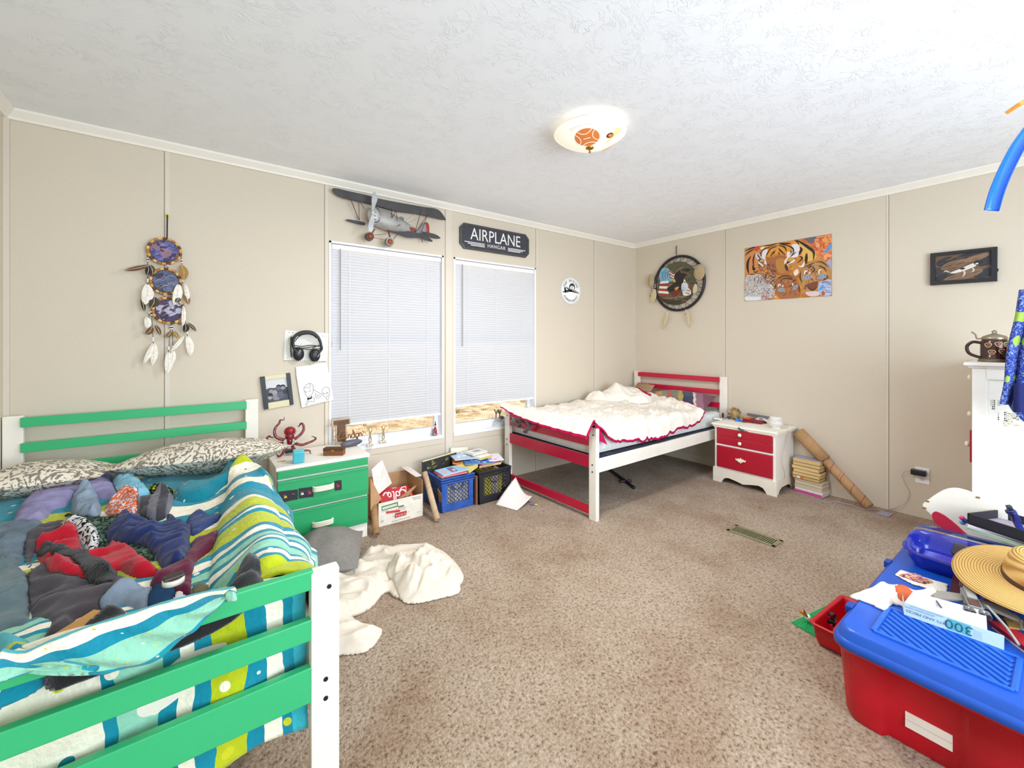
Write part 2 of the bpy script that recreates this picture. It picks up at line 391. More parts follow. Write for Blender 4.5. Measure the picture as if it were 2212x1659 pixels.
# mini blinds
SLAT, nt, b = nodemat('white mini blind slat')
b.inputs['Base Color'].default_value = (*lin('dfe0e3'), 1); b.inputs['Roughness'].default_value = .45
tr = N(nt, 'ShaderNodeBsdfTranslucent'); tr.inputs[0].default_value = (*lin('eef1f8'), 1); mx = N(nt, 'ShaderNodeMixShader'); mx.inputs[0].default_value = .3
nt.links.new(b.outputs[0], mx.inputs[1]); nt.links.new(tr.outputs[0], mx.inputs[2]); nt.links.new(mx.outputs[0], nt.nodes['Material Output'].inputs[0])
def blind(x0, x1, zb, label, wand_x, cords, wand_z):
    a, c = x0+.02, x1-.02; t = thing('window_blind', label, 'blind', ((a+c)/2, .03, 1.95)); zt = 1.985
    m = MB('f3f3f4'); m.box((a, .004, zt-.036), (c, .04, zt), .003); m.build('headrail', WHITE, t)
    m = MB('ffffff'); n = int((zt-.045-zb)/.0205)
    for i in range(n):
        z = zt-.05-i*(zt-.05-zb-.012)/(n-1)
        pts = []
        for j in range(5):
            u = j/4-.5; th = R(72); d = u*.025; bow = .0022*(1-4*u*u)
            pts.append((.022+d*math.cos(th)-bow*math.sin(th), z+d*math.sin(th)*-1-bow*math.cos(th)))
        m.add([(x, y, q) for x in (a+.003, c-.003) for y, q in pts], [(j, j+1, 6+j, 5+j) for j in range(4)], True)
    m.build('slats', SLAT, t)
    m = MB('d9d6d2'); m.box((a, .012, zb-.014), (c, .034, zb+.002), .003); m.build('bottom_rail', WHITE, t)
    m = MB('f5f5f5')
    for x in cords: m.box((x-.001, .006, zb), (x+.001, .0075, zt-.03)); m.box((x-.001, .034, zb), (x+.001, .0355, zt-.03))
    m.build('ladder_cord', WHITE, t)
    m = MB('8c8788'); m.tube([(wand_x, -.002, zt-.03), (wand_x, -.004, wand_z)], .0032, 8); m.build('tilt_wand', mat('smoky clear wand', '8b8689', .3), t)
ZB1 = PY(954, 892, .02).z; ZB2 = PY(984, 876, .02).z
blind(*W1X, ZB1, 'white mini blind pulled nearly down in the window under the model biplane', PY(735, 600, 0).x, [PY(756, 700, 0).x, PY(842, 700, 0).x, PY(924, 700, 0).x], PY(735, 756, 0).z)
blind(*W2X, ZB2, 'white mini blind in the window under the airplane hangar sign', PY(999, 600, 0).x, [PY(1012, 700, 0).x, PY(1074, 700, 0).x, PY(1130, 700, 0).x], PY(999, 748, 0).z)
# ground outside, seen below the blinds
m, nt, b = nodemat('dry sandy yard'); tc = N(nt, 'ShaderNodeTexCoord')
n1 = N(nt, 'ShaderNodeTexNoise'); n1.inputs['Scale'].default_value = 2.6; n1.inputs['Detail'].default_value = 8; n1.inputs['Roughness'].default_value = .75
nt.links.new(tc.outputs['Object'], n1.inputs[0]); rr = ramp(nt, [(.35, lin('8d7a5c')), (.47, lin('c9ae8a')), (.6, lin('ecd9bd')), (.8, lin('f7ead6'))]); nt.links.new(n1.outputs['Fac'], rr.inputs[0])
nt.links.new(rr.outputs[0], b.inputs['Base Color']); b.inputs['Roughness'].default_value = 1
q = MB(); q.grid(30, 30, lambda u, v: (-24+u*44, .4+v*40, -.75+.12*noise.noise(V((u*14, v*14, 0)))+.018*v*40)); o = q.build('yard_ground', m, loc=(0, 8, -.75)); struct(o)
q = MB(); rng = random.Random(3)
for i in range(420):
    x = rng.uniform(-9, 6); y = rng.uniform(1.8, 12); z = -.78+.018*(y-.4); h = rng.uniform(.04, .2)
    for k in range(9):
        an = rng.uniform(0, 6.28); q.col(rng.choice(['6d6a45', '8b8156', '5a5a3c', '9c8c62', '7a6a4e'])); l = rng.uniform(.5, 1)*h
        bx, by = x+.06*math.cos(an), y+.06*math.sin(an); w = .012
        q.add([(bx-w*math.sin(an), by+w*math.cos(an), z), (bx+w*math.sin(an), by-w*math.cos(an), z), (bx+l*.7*math.cos(an), by+l*.7*math.sin(an), z+l)], [(0, 1, 2)])
tag(q.build('dry_grass', M_('matte')), 'sparse dry scrub grass on the sandy yard outside the windows', 'grass', kind='stuff')
# =====================================================  CLOTH
def vnoise(x, y, s=0):
    xi = np.floor(x).astype(int); yi = np.floor(y).astype(int); fx = x-xi; fy = y-yi
    def h(a, b):
        n = (a*374761393+b*668265263+s*974711) & 0x7fffffff; n = ((n ^ (n >> 13))*1274126177) & 0x7fffffff
        return ((n ^ (n >> 16)) & 0xffff)/65535.0
    u = fx*fx*fx*(fx*(fx*6-15)+10); v = fy*fy*fy*(fy*(fy*6-15)+10)
    return (h(xi, yi)*(1-u)+h(xi+1, yi)*u)*(1-v)+(h(xi, yi+1)*(1-u)+h(xi+1, yi+1)*u)*v
def folds(x, y, wl, ang, seed, stretch=3.0, warp=.5):
    """Ridged, stretched noise: creases running along ang, wl apart."""
    a = x*math.cos(ang)+y*math.sin(ang); b = -x*math.sin(ang)+y*math.cos(ang)
    b = b+warp*wl*(vnoise(x/wl/1.6, y/wl/1.6, seed+5)-.5)*2; a = a+warp*wl*(vnoise(x/wl/1.6, y/wl/1.6, seed+9)-.5)*2
    n = vnoise(a/wl/stretch, b/wl, seed); r = 1-np.abs(2*n-1)
    n2 = vnoise(a/wl/stretch*2.1, b/wl*2.1, seed+3); r2 = 1-np.abs(2*n2-1)
    return r**1.6*.7+r2**1.6*.3
def sdist(X, Yy, P):
    """Signed distance to polygon P (positive inside) and nearest boundary point."""
    best = np.full(X.shape, 1e9); bx = np.zeros(X.shape); by = np.zeros(X.shape); ins = np.zeros(X.shape, bool); n = len(P)
    for i in range(n):
        ax, ay = P[i]; cx, cy = P[(i+1) % n]; dx, dy = cx-ax, cy-ay; L = dx*dx+dy*dy+1e-12
        t = np.clip(((X-ax)*dx+(Yy-ay)*dy)/L, 0, 1); px = ax+t*dx; py = ay+t*dy; d = np.hypot(X-px, Yy-py)
        k = d < best; best = np.where(k, d, best); bx = np.where(k, px, bx); by = np.where(k, py, by)
        c = ((ay > Yy) != (cy > Yy)) & (X < dx*(Yy-ay)/(dy if abs(dy) > 1e-12 else 1e-12)+ax); ins ^= c
    return np.where(ins, best, -best), bx, by
def blur(A, k):
    for _ in range(k):
        B = np.pad(A, 1, mode='edge'); A = (B[:-2, 1:-1]+B[2:, 1:-1]+B[1:-1, :-2]+B[1:-1, 2:]+2*B[1:-1, 1:-1])/6
    return A
class Pile:
    """A surface that cloth is laid on, layer by layer; each piece raises it for the next."""
    def __init__(s, x0, x1, y0, y1, r, base):
        s.r = r; s.xs = np.arange(x0, x1+r, r); s.ys = np.arange(y0, y1+r, r); s.X, s.Y = np.meshgrid(s.xs, s.ys)
        s.H = base(s.X, s.Y) if callable(base) else np.full(s.X.shape, float(base))
    def at(s, x, y):
        i = int(round((x-s.xs[0])/s.r)); j = int(round((y-s.ys[0])/s.r))
        return float(s.H[min(max(j, 0), len(s.ys)-1), min(max(i, 0), len(s.xs)-1)])
    def sheet(s, P, puff=.012, edge=.03, amp=.015, wl=.06, ang=0, seed=1, col='808080', colfn=None, uvfn=None, smooth=14, gap=.0015, round_=True, extra=None, thin=.004, stretch=3.0):
        if round_: P = c2(P, 5, True)
        sd, bx, by = sdist(s.X, s.Y, P); use = sd > -.7*s.r
        # drop nodes that belong to no full cell
        cell = use[:-1, :-1] & use[1:, :-1] & use[:-1, 1:] & use[1:, 1:]
        nd = np.zeros_like(use); nd[:-1, :-1] |= cell; nd[1:, :-1] |= cell; nd[:-1, 1:] |= cell; nd[1:, 1:] |= cell
        Xc = np.where(sd < 0, bx, s.X); Yc = np.where(sd < 0, by, s.Y); d = np.clip(sd, 0, None)
        Hs = blur(s.H, smooth); k = 1-np.exp(-d/edge)
        top = np.maximum(s.H, Hs)+thin+puff*k+amp*folds(s.X, s.Y, wl, ang, seed, stretch)*np.clip(d/edge, .12, 1)
        if extra is not None: top = top+extra(s.X, s.Y)*k
        bot = s.H+gap; top = np.maximum(top, bot+.003)
        idx = -np.ones(use.shape, int); jj, ii = np.nonzero(nd); idx[jj, ii] = np.arange(len(jj)); n = len(jj)
        m = MB(col); m.smooth = True
        vs = [V((Xc[j, i], Yc[j, i], top[j, i])) for j, i in zip(jj, ii)]+[V((Xc[j, i], Yc[j, i], bot[j, i])) for j, i in zip(jj, ii)]
        m.v = vs; cj, ci = np.nonzero(cell); ec = {}
        for j, i in zip(cj, ci):
            q = [int(idx[j, i]), int(idx[j, i+1]), int(idx[j+1, i+1]), int(idx[j+1, i])]
            if colfn: c = lin(colfn(s.xs[i]+s.r/2, s.ys[j]+s.r/2))
            else: c = m.cc
            m.f.append(q); m.c.append(c); m.sm.append(True); m.f.append([n+v for v in reversed(q)]); m.c.append(c); m.sm.append(True)
            for a, b in zip(q, q[1:]+q[:1]):
                if (b, a) in ec: del ec[(b, a)]
                else: ec[(a, b)] = c
        for (a, b), c in ec.items(): m.f.append([b, a, n+a, n+b]); m.c.append(c); m.sm.append(True)
        m.uv = {}
        for t, (j, i) in enumerate(zip(jj, ii)):
            q = uvfn(Xc[j, i], Yc[j, i]) if uvfn else (Xc[j, i]*4, Yc[j, i]*4); m.uv[t] = q; m.uv[n+t] = q
        s.H = np.where(sd > 0, top, s.H); s.H = np.where((sd <= 0) & nd, np.maximum(s.H, top), s.H)
        return m
def pillow(m, c, ax, ay, w, l, h, sag=0, n=20, seed=1, base=None, up=(0, 0, 1)):
    """A stuffed pillow: centre c, axes ax (width w) and ay (length l), total height h."""
    ax, ay, up = V(ax).normalized(), V(ay).normalized(), V(up).normalized(); c = V(c)
    for sgn in (1, -1):
        def fn(u, v):
            a, b = u*2-1, v*2-1; k = max(0, (1-abs(a)**2.4))**.8*max(0, (1-abs(b)**2.4))**.8
            pin = 1-.08*(abs(a)**6)*(1-abs(b)**2)-.0; pin2 = 1-.08*(abs(b)**6)*(1-abs(a)**2)
            z = sgn*h/2*k*(1+.18*(noise.noise(V((a*2+seed, b*2, sgn)))))+.004*noise.noise(V((a*7, b*7, seed)))*k
            p = c+ax*(a*w/2*pin2)+ay*(b*l/2*pin)+up*z
            if base is not None: p.z = max(p.z, base)
            return p
        if sgn == 1: m.grid(n, n, fn)
        else: m.grid(n, n, lambda u, v: fn(1-u, v))
    return m
def stripes(name, stops, dots=None, rough=.95, axis='X', wob=.012, freq=12, dotcol='efe6cf', dr=.16, base=None):
    """Cloth printed in bands along one UV axis, with small dots."""
    m, nt, b = nodemat(name); L = nt.links.new; uv = N(nt, 'ShaderNodeUVMap')
    nz = N(nt, 'ShaderNodeTexNoise'); nz.inputs['Scale'].default_value = 9; L(uv.outputs[0], nz.inputs['Vector'])
    sp = N(nt, 'ShaderNodeSeparateXYZ'); L(uv.outputs[0], sp.inputs[0])
    ma = N(nt, 'ShaderNodeMath', operation='MULTIPLY_ADD'); ma.inputs[1].default_value = wob; L(nz.outputs['Fac'], ma.inputs[0]); L(sp.outputs[axis], ma.inputs[2])
    st = sorted(stops)
    rr = ramp(nt, [(p, lin(c)) for p, c in st[:32]], 'CONSTANT'); L(ma.outputs[0], rr.inputs[0]); out = rr.outputs[0]
    if dots:
        vo = N(nt, 'ShaderNodeTexVoronoi'); vo.inputs['Scale'].default_value = freq; vo.inputs['Randomness'].default_value = .35
        mp = N(nt, 'ShaderNodeMapping'); mp.inputs['Scale'].default_value = (dots[0], dots[1], 1); L(uv.outputs[0], mp.inputs[0]); L(mp.outputs[0], vo.inputs['Vector'])
        lt = N(nt, 'ShaderNodeMath', operation='LESS_THAN'); lt.inputs[1].default_value = dr; L(vo.outputs['Distance'], lt.inputs[0])
        rd = ramp(nt, [(0, lin('c9c92a')), (.5, lin(dotcol)), (.8, lin('1b7f92'))], 'CONSTANT'); L(vo.outputs['Color'], rd.inputs[0])
        mx = N(nt, 'ShaderNodeMix', data_type='RGBA'); L(lt.outputs[0], mx.inputs['Factor']); L(out, mx.inputs['A']); L(rd.outputs[0], mx.inputs['B']); out = mx.outputs['Result']
    tc = N(nt, 'ShaderNodeTexCoord'); n2 = N(nt, 'ShaderNodeTexNoise'); n2.inputs['Scale'].default_value = 26; L(tc.outputs['Object'], n2.inputs['Vector'])
    mr = N(nt, 'ShaderNodeMapRange'); mr.inputs['To Min'].default_value = .86; mr.inputs['To Max'].default_value = 1.12; L(n2.outputs['Fac'], mr.inputs[0])
    sc = N(nt, 'ShaderNodeVectorMath', operation='SCALE'); L(out, sc.inputs[0]); L(mr.outputs[0], sc.inputs['Scale']); L(sc.outputs[0], b.inputs['Base Color'])
    b.inputs['Roughness'].default_value = rough; b.inputs['Specular IOR Level'].default_value = .15; b.inputs['Sheen Weight'].default_value = .2
    n3 = N(nt, 'ShaderNodeTexNoise'); n3.inputs['Scale'].default_value = 70; n3.inputs['Detail'].default_value = 3; L(tc.outputs['Object'], n3.inputs['Vector'])
    bp = N(nt, 'ShaderNodeBump'); bp.inputs['Strength'].default_value = .5; bp.inputs['Distance'].default_value = .01; L(n3.outputs['Fac'], bp.inputs['Height']); L(bp.outputs[0], b.inputs['Normal'])
    return m
def speckle(name, base, ink, scale=9, lo=.5, bump=.3):
    """Cloth with a scrolling two-tone print."""
    m, nt, b = nodemat(name); L = nt.links.new; tc = N(nt, 'ShaderNodeTexCoord')
    n1 = N(nt, 'ShaderNodeTexNoise'); n1.inputs['Scale'].default_value = scale; n1.inputs['Detail'].default_value = 2; n1.inputs['Distortion'].default_value = 1.6; L(tc.outputs['Object'], n1.inputs['Vector'])
    n2 = N(nt, 'ShaderNodeTexNoise'); n2.inputs['Scale'].default_value = scale*11; n2.inputs['Detail'].default_value = 2; L(tc.outputs['Object'], n2.inputs['Vector'])
    w = N(nt, 'ShaderNodeMath', operation='PINGPONG'); w.inputs[1].default_value = .055; L(n1.outputs['Fac'], w.inputs[0])
    k = N(nt, 'ShaderNodeMath', operation='MULTIPLY_ADD'); k.inputs[1].default_value = 6.5; L(w.outputs[0], k.inputs[0]); L(n2.outputs['Fac'], k.inputs[2])
    r = ramp(nt, [(lo+.17, lin(base)), (lo+.24, lin(ink))]); L(k.outputs[0], r.inputs[0]); L(r.outputs[0], b.inputs['Base Color'])
    b.inputs['Roughness'].default_value = .95; b.inputs['Specular IOR Level'].default_value = .15
    bp = N(nt, 'ShaderNodeBump'); bp.inputs['Strength'].default_value = bump; bp.inputs['Distance'].default_value = .01; L(n1.outputs['Fac'], bp.inputs['Height']); L(bp.outputs[0], b.inputs['Normal'])
    return m
# =====================================================  BEDS
CREAM = mat('cream painted wood', None, .5, var=.07, vscale=6, bump=.04, bscale=40)
CREAMHEX = 'efe9dc'
def bed(name, label, o, ax, ay, W, L, slat, zs, zfoot, zpost, rails, low, slat_mat):
    """Twin bed. o: head corner on the floor; ax across (width W), ay along (length L)."""
    t = thing(name, label, 'bed', o); ax, ay = V(ax), V(ay); p = .07
    def B(c='x'): m = MB(CREAMHEX); m.frame(o, ax, ay, (0, 0, 1)); return m
    for x in (0, W-p): m = B(); m.box((x, 0, 0), (x+p, .03, zpost), .004); m.build('head_post', CREAM, t)
    for z0, z1 in zs: m = B().col(slat); m.box((p-.006, .027, z0), (W-p+.006, .047, z1), .003); m.build('headboard_slat', slat_mat, t)
    for x in (0, W-p):
        m = B(); m.box((x, L-.035, 0), (x+p, L, zfoot), .006); q = m.build('foot_post', CREAM, t)
        for xx, z, rr in ((x+p*.5, .35, .006), (x+p*.5, .40, .006), (x+p*.62, zfoot-.045, .006)): m = MB('4b4744'); m.frame(o, ax, ay, (0, 0, 1)); m.cyl((xx, L, z), (xx, L+.002, z), rr, n=10); m.build('bolt', M_('metal'), q)
    for z0, z1 in rails: m = B().col(slat); m.box((p-.006, L-.026, z0), (W-p+.006, L-.004, z1), .003); m.build('footboard_rail', slat_mat, t)
    if low: m = B().col(slat); m.box((p-.006, L-.03, low[0]), (W-p+.006, L-.006, low[1]), .003); m.build('stretcher', slat_mat, t)
    for x in (.004, W-.026): m = B(); m.box((x, .03, .345), (x+.022, L-.035, .44), .003); m.build('side_rail', CREAM, t)
    return t
def chip_mat(name, col, under, rough=.42, thr=.73):
    """Old brushed paint, worn through to the wood in spots."""
    m, nt, b = nodemat(name); L = nt.links.new; tc = N(nt, 'ShaderNodeTexCoord')
    n1 = N(nt, 'ShaderNodeTexNoise'); n1.inputs['Scale'].default_value = 16; n1.inputs['Detail'].default_value = 5; n1.inputs['Roughness'].default_value = .7; L(tc.outputs['Object'], n1.inputs['Vector'])
    r = ramp(nt, [(0, lin(col)), (thr-.01, lin(col)), (thr, lin(under))]); L(n1.outputs['Fac'], r.inputs[0])
    L(r.outputs[0], b.inputs['Base Color']); b.inputs['Roughness'].default_value = rough
    bp = N(nt, 'ShaderNodeBump'); bp.inputs['Strength'].default_value = .12; bp.inputs['Distance'].default_value = .005; L(n1.outputs['Fac'], bp.inputs['Height']); L(bp.outputs[0], b.inputs['Normal']); return m
GREEN = chip_mat('green painted wood', '34b071', '8a6a3c')
REDP = chip_mat('red painted wood', 'c01338', 'e58aa0', .28, .76)
GX0, GW = -5.0, 1.078
ZS = [(.856, .904), (.73, .777), (.61, .656)]
gb = bed('green_bed', 'twin bed with green slats and cream posts, heaped with clothes', (GX0+.007, -.035, 0), (1, 0, 0), (0, -1, 0), GW, 1.99, '34b071', ZS, .685, .913,
         [(.642, .692), (.512, .566), (.352, .443)], None, GREEN)
m = MB('e9e2d2'); m.box((-4.955, -1.955, .40), (-3.965, -.09, .55), .03)
mt = m.build('mattress', mat('cream quilted mattress', None, .95, bump=.4, bscale=14)); tag(mt, 'cream mattress under the striped comforter on the green bed', 'mattress')
TEAL, LIME, CRM, MINT, AQUA = '12869c', 'b6bf1f', 'f1e9d3', '8fc9ae', '38aebd'
def g3(pts, z=.66): return [tuple(PZ(x/2.962, 840+y/2.962, z)[:2]) for x, y in pts]
# stripe positions read along the comforter's outer side
seq = [(505, TEAL), (560, LIME), (590, CRM), (622, TEAL), (655, CRM), (695, TEAL), (795, CRM), (822, LIME), (872, TEAL), (890, CRM), (912, TEAL), (930, LIME), (1005, TEAL), (1028, CRM), (1058, TEAL), (1078, MINT), (1112, TEAL), (1122, CRM), (1150, TEAL), (1168, MINT), (1215, TEAL), (1235, CRM), (1262, TEAL), (1285, LIME)]
YA, YB = -.1, -2.1
stops = [(0, TEAL)]+[(max(.001, min(.999, (YA-PZ(1620/2.962, 840+c/2.962, .63).y)/(YA-YB))), k) for c, k in seq]
COMF = stripes('striped comforter cloth', stops, dots=(5.5, 11), freq=3.4, axis='Y', dr=.13, wob=.03)
mx_ = -3.985
def cbase(X, Y):
    z = .575+.02*vnoise(X*5, Y*5, 3)
    z = z+.055*np.exp(-((X+4.06)/.085)**2)*np.clip((-.45-Y)/.2, 0, 1)+.02*folds(X, Y, .16, .1, 11, 2)
    z = z-.10*np.clip((Y+.52)/.1, 0, 1)*0
    return z
gp = Pile(-4.99, -3.9, -2.0, -.06, .0085, cbase)
def ctop(x, y): return float(cbase(np.array([x]), np.array([y]))[0])
def comf(u, v):
    y = -.42-.02*math.sin(u*9)-v*1.52; s = u*1.36
    wv = .012*math.sin(v*23+u*3)+.01*math.sin(v*41)
    top = 1.0
    if s < .945: x = -4.965+s; return V((x, y, ctop(x, y)))
    x0 = -4.02; z0 = ctop(x0, y); t = (s-.945)
    if t < .13: a = t/.13*math.pi/2; return V((x0+.083*math.sin(a)+wv*a*.5, y, z0-.083*(1-math.cos(a))))
    d = t-.13; return V((x0+.083+wv+.012*math.sin(v*17), y-.02*d, z0-.083-d))
m = MB(); m.grid(110, 150, comf, thick=.012)
for k in list(m.uv): u, v = m.uv[k]; m.uv[k] = (u*1.1, (YA+.42+.02*math.sin(u*9)+v*1.52)/(YA-YB))
comforter = m.build('comforter', COMF, loc=(-4.45, -1.2, .55)); tag(comforter, 'comforter striped teal, lime, cream and mint spread on the green bed', 'comforter')
# raised turned-back edge at the pillow end, teal with white dots
DOTS = stripes('teal dotted cloth', [(0, '137d8f')], dots=(9, 9), freq=3.2, dr=.1)
def uvw(a, b): return lambda x, y: ((x+5)*a, (y+2)*b)
P = g3([(1085, 640), (1120, 590), (1230, 525), (1340, 560), (1430, 500), (1530, 455), (1640, 500), (1740, 575), (1745, 625), (1600, 560), (1440, 590), (1330, 640), (1180, 660)], .66)
q = gp.sheet(P, puff=.035, amp=.03, wl=.12, ang=.4, seed=4, uvfn=uvw(1, 1)); q.build('turned_corner', DOTS, comforter)
# the overlapping band along the open side
P = g3([(1480, 575), (1560, 545), (1690, 560), (1750, 640), (1830, 860), (1880, 1130), (1600, 1260), (1340, 1190), (1330, 1090), (1370, 860), (1420, 690)], .64)
def uvc(x, y): return ((x+5)*.8, (YA-y)/(YA-YB))
q = gp.sheet(P, puff=.03, edge=.025, amp=.022, wl=.13, ang=.15, seed=9, uvfn=uvc); q.build('folded_band', COMF, comforter)
# foot end: hangs down inside the rails, bands running up and down
def fx(px): return (PY(px, 1400, -1.97).x+5)/1.1
fst = [(0, CRM), (fx(248), TEAL), (fx(275), MINT), (fx(368), TEAL), (fx(405), CRM), (fx(440), TEAL), (fx(478), LIME), (fx(552), TEAL), (fx(590), CRM), (fx(625), TEAL), (fx(650), AQUA)]
FOOT = stripes('comforter foot cloth', fst, dots=(10, 9), freq=1.6, wob=.035, dr=.2)
def footfn(u, v):
    x = -4.97+u*.985; z = .66-v*(.44+.05*math.sin(u*5)); return V((x, -1.968-.012*math.sin(u*21+v*5)-.010*math.sin(v*13+u*8)+.05*(1-v)**3, z))
m = MB(); m.grid(80, 40, footfn, thick=.008)
for k in list(m.uv): u, v = m.uv[k]; m.uv[k] = ((u*.985+.03)/1.1, v*.45)
m.build('foot_drape', FOOT, comforter)
# corner pulled over the top rail, hem hanging outside
c4 = lambda x, y: (x/2.911, 1150+y/2.911)
crest = [c4(*p) for p in ((1485, 352), (1300, 385), (1060, 445), (860, 510), (560, 605), (330, 690), (150, 768), (0, 760))]
hem = [c4(*p) for p in ((1480, 368), (1400, 440), (1290, 560), (1180, 650), (1000, 790), (750, 875), (400, 850), (0, 935))]
cr = [V((PY(x, y, -2.035).x, -2.035, PY(x, y, -2.035).z)) for x, y in crest]; hm = [V(PY(x, y, -2.075)) for x, y in hem]
cr = curve(cr, 8); hm = curve(hm, 8)
def flap(u, v):
    i = min(int(u*(len(cr)-1)), len(cr)-2); f = u*(len(cr)-1)-i; a = cr[i].lerp(cr[i+1], f); b = hm[i].lerp(hm[i+1], f)
    if v < .22: w = v/.22; q = V((a.x-.01, -1.955, max(.60, a.z-.05))); p = q.lerp(a, w); p.z += .012*math.sin(w*math.pi); return p
    w = (v-.22)/.78; p = a.lerp(b, w); p.y -= .022*math.sin(w*math.pi)+.006*math.sin(u*30+w*3); return p
FL = stripes('comforter corner cloth', [(0, AQUA), (.22, CRM), (.36, TEAL), (.52, MINT), (.94, '1f8f9f')], dots=(9, 3.5), freq=2.2, axis='Y', wob=.04, dr=.11)
m = MB(); m.grid(90, 36, flap, thick=.01); m.build('corner_flap', FL, comforter)
# fleecy turned-up corner by the foot post hidden past the frame
P = g3([(-160, 1560), (-60, 1330), (110, 1320), (230, 1370), (330, 1500), (230, 1600), (60, 1670), (-100, 1700)], .70)
FLC = stripes('fleecy aqua comforter corner', [(0, AQUA), (.58, LIME), (.72, TEAL), (.79, CRM), (.95, TEAL)], axis='X', wob=.05)
a0, b0 = V((*g3([(0, 1500)], .7)[0], 0)), V((*g3([(330, 1490)], .7)[0], 0))
q = gp.sheet(P, puff=.085, edge=.05, amp=.02, wl=.1, ang=1.1, seed=21, uvfn=lambda x, y: ((V((x, y, 0))-a0).dot(b0-a0)/(b0-a0).length_squared*.6+.4, (y+2)*2)); q.build('fleece_corner', FLC, comforter)
# ---- pillows
PAIS = speckle('cream pillowcase with grey paisley print', 'ece3d2', '8a8276', 7, .50)
m = MB('ece3d2'); pillow(m, (-4.185, -.42, .665), (.80, -.42, .06), (.42, .8, -.12), .72, .46, .19, seed=2, base=.60); tag(m.build('pillow', PAIS), 'plump cream pillow with grey paisley print beside the green dresser', 'pillow')
m = MB('ece3d2'); pillow(m, (-4.80, -.34, .65), (1, -.05, 0), (.05, 1, -.1), .46, .44, .15, seed=6, base=.60); tag(m.build('pillow', PAIS), 'cream paisley pillow half under the lavender hoodie', 'pillow')
# ---- the clothes heap, bottom layer first
CL = M_('cloth'); KNIT = mat('ribbed knit', None, 1, var=.12, vscale=50, bump=.7, bscale=260, spec=.1, sheen=.3)
DENIM = mat('faded denim', None, .95, var=.22, vscale=22, bump=.45, bscale=380, spec=.15)
def garment(name, label, cat, pts, col, z=.68, mt=None, rd=True, **k):
    k['edge'] = k.get('edge', .03)*.5; k['puff'] = k.get('puff', .012)*.6; k['wl'] = k.get('wl', .06)*.62; k.setdefault('smooth', 5)
    m = gp.sheet(g3(pts, z), col=col, round_=rd, **k); return tag(m.build(name, mt or CL), label, cat, 'clothes heaped on the green bed')
garment('jeans', 'faded grey-blue jeans lying at the edge of the heap by the left wall', 'jeans', [(-120, 770), (60, 745), (180, 725), (300, 735), (260, 800), (190, 850), (150, 960), (40, 975), (-130, 960)], '6f7f8c', mt=DENIM, amp=.022, puff=.02, seed=2, ang=.3)
garment('sweatpants', 'grey-teal sweatpants bunched below the faded jeans', 'trousers', [(-130, 960), (30, 950), (110, 960), (190, 1050), (215, 1180), (190, 1290), (60, 1320), (-130, 1330)], '5a6e72', mt=CL, amp=.035, puff=.035, wl=.09, seed=7, ang=1.2)
garment('sweater', 'charcoal sweater with one sleeve stretched toward the cardboard strip', 'sweater', [(185, 1040), (280, 990), (500, 1050), (760, 1050), (900, 1075), (790, 1160), (660, 1215), (500, 1270), (470, 1310), (340, 1400), (270, 1385), (300, 1310), (215, 1290), (190, 1180)], '453f44', amp=.028, puff=.02, wl=.1, seed=12, ang=.2)
garment('sweater', 'dark grey sweater between the jeans and the lavender hoodie', 'sweater', [(160, 880), (190, 820), (300, 740), (430, 715), (520, 750), (430, 830), (330, 850), (240, 900), (220, 1000), (165, 980)], '4c464c', amp=.025, puff=.02, seed=14, ang=.5)
garment('camo_shirt', 'black and green camouflage shirt spread in the middle of the heap', 'shirt', [(400, 690), (560, 680), (800, 690), (1000, 720), (1010, 860), (985, 975), (860, 930), (700, 880), (560, 840), (470, 770)], '2f3a36', mt=speckle('black and green camouflage cloth', '27302c', '5d7a66', 12, .52), amp=.02, puff=.015, seed=5, ang=.1)
garment('hoodie', 'lavender tie-dye hoodie stretched over the far side of the heap', 'hoodie', [(90, 690), (130, 640), (220, 575), (420, 500), (560, 490), (640, 455), (715, 452), (745, 520), (770, 590), (640, 600), (500, 600), (430, 640), (350, 660), (290, 710), (130, 735), (60, 740)], '8d88ad', mt=mat('lavender tie-dye', None, .95, var=.3, vscale=14, bump=.3, bscale=300), amp=.035, puff=.045, wl=.075, seed=3, ang=.35, edge=.05)
garment('tee_shirt', 'light blue tee crumpled next to the lavender hoodie', 'shirt', [(720, 500), (740, 465), (880, 488), (935, 545), (975, 590), (930, 640), (870, 680), (830, 640), (760, 600), (735, 550)], '7fbdd2', amp=.04, puff=.05, wl=.07, seed=8, ang=1.0, edge=.04)
garment('denim_shorts', 'pale denim shorts rolled into a bundle', 'shorts', [(450, 640), (480, 600), (560, 575), (630, 600), (655, 660), (610, 700), (500, 700), (455, 680)], '8fa0b2', mt=DENIM, amp=.03, puff=.05, wl=.05, seed=16, ang=1.3)
garment('print_shirt', 'white shirt printed with orange and blue shapes', 'shirt', [(670, 660), (700, 630), (760, 590), (830, 600), (880, 615), (900, 650), (870, 690), (760, 690), (700, 690)], 'd9c7bd', mt=speckle('white cloth with orange print', 'd5dbe4', 'd9673d', 10, .42), amp=.03, puff=.04, wl=.05, seed=18, ang=.9)
garment('neon_shorts', 'black shorts with lime lettering poking out past the striped shirt', 'shorts', [(950, 560), (990, 540), (1040, 535), (1110, 560), (1075, 605), (1010, 600), (960, 590)], '23262a', mt=speckle('black cloth with lime print', '1e2024', 'b8d021', 7, .6), amp=.02, puff=.045, seed=19, ang=.2)
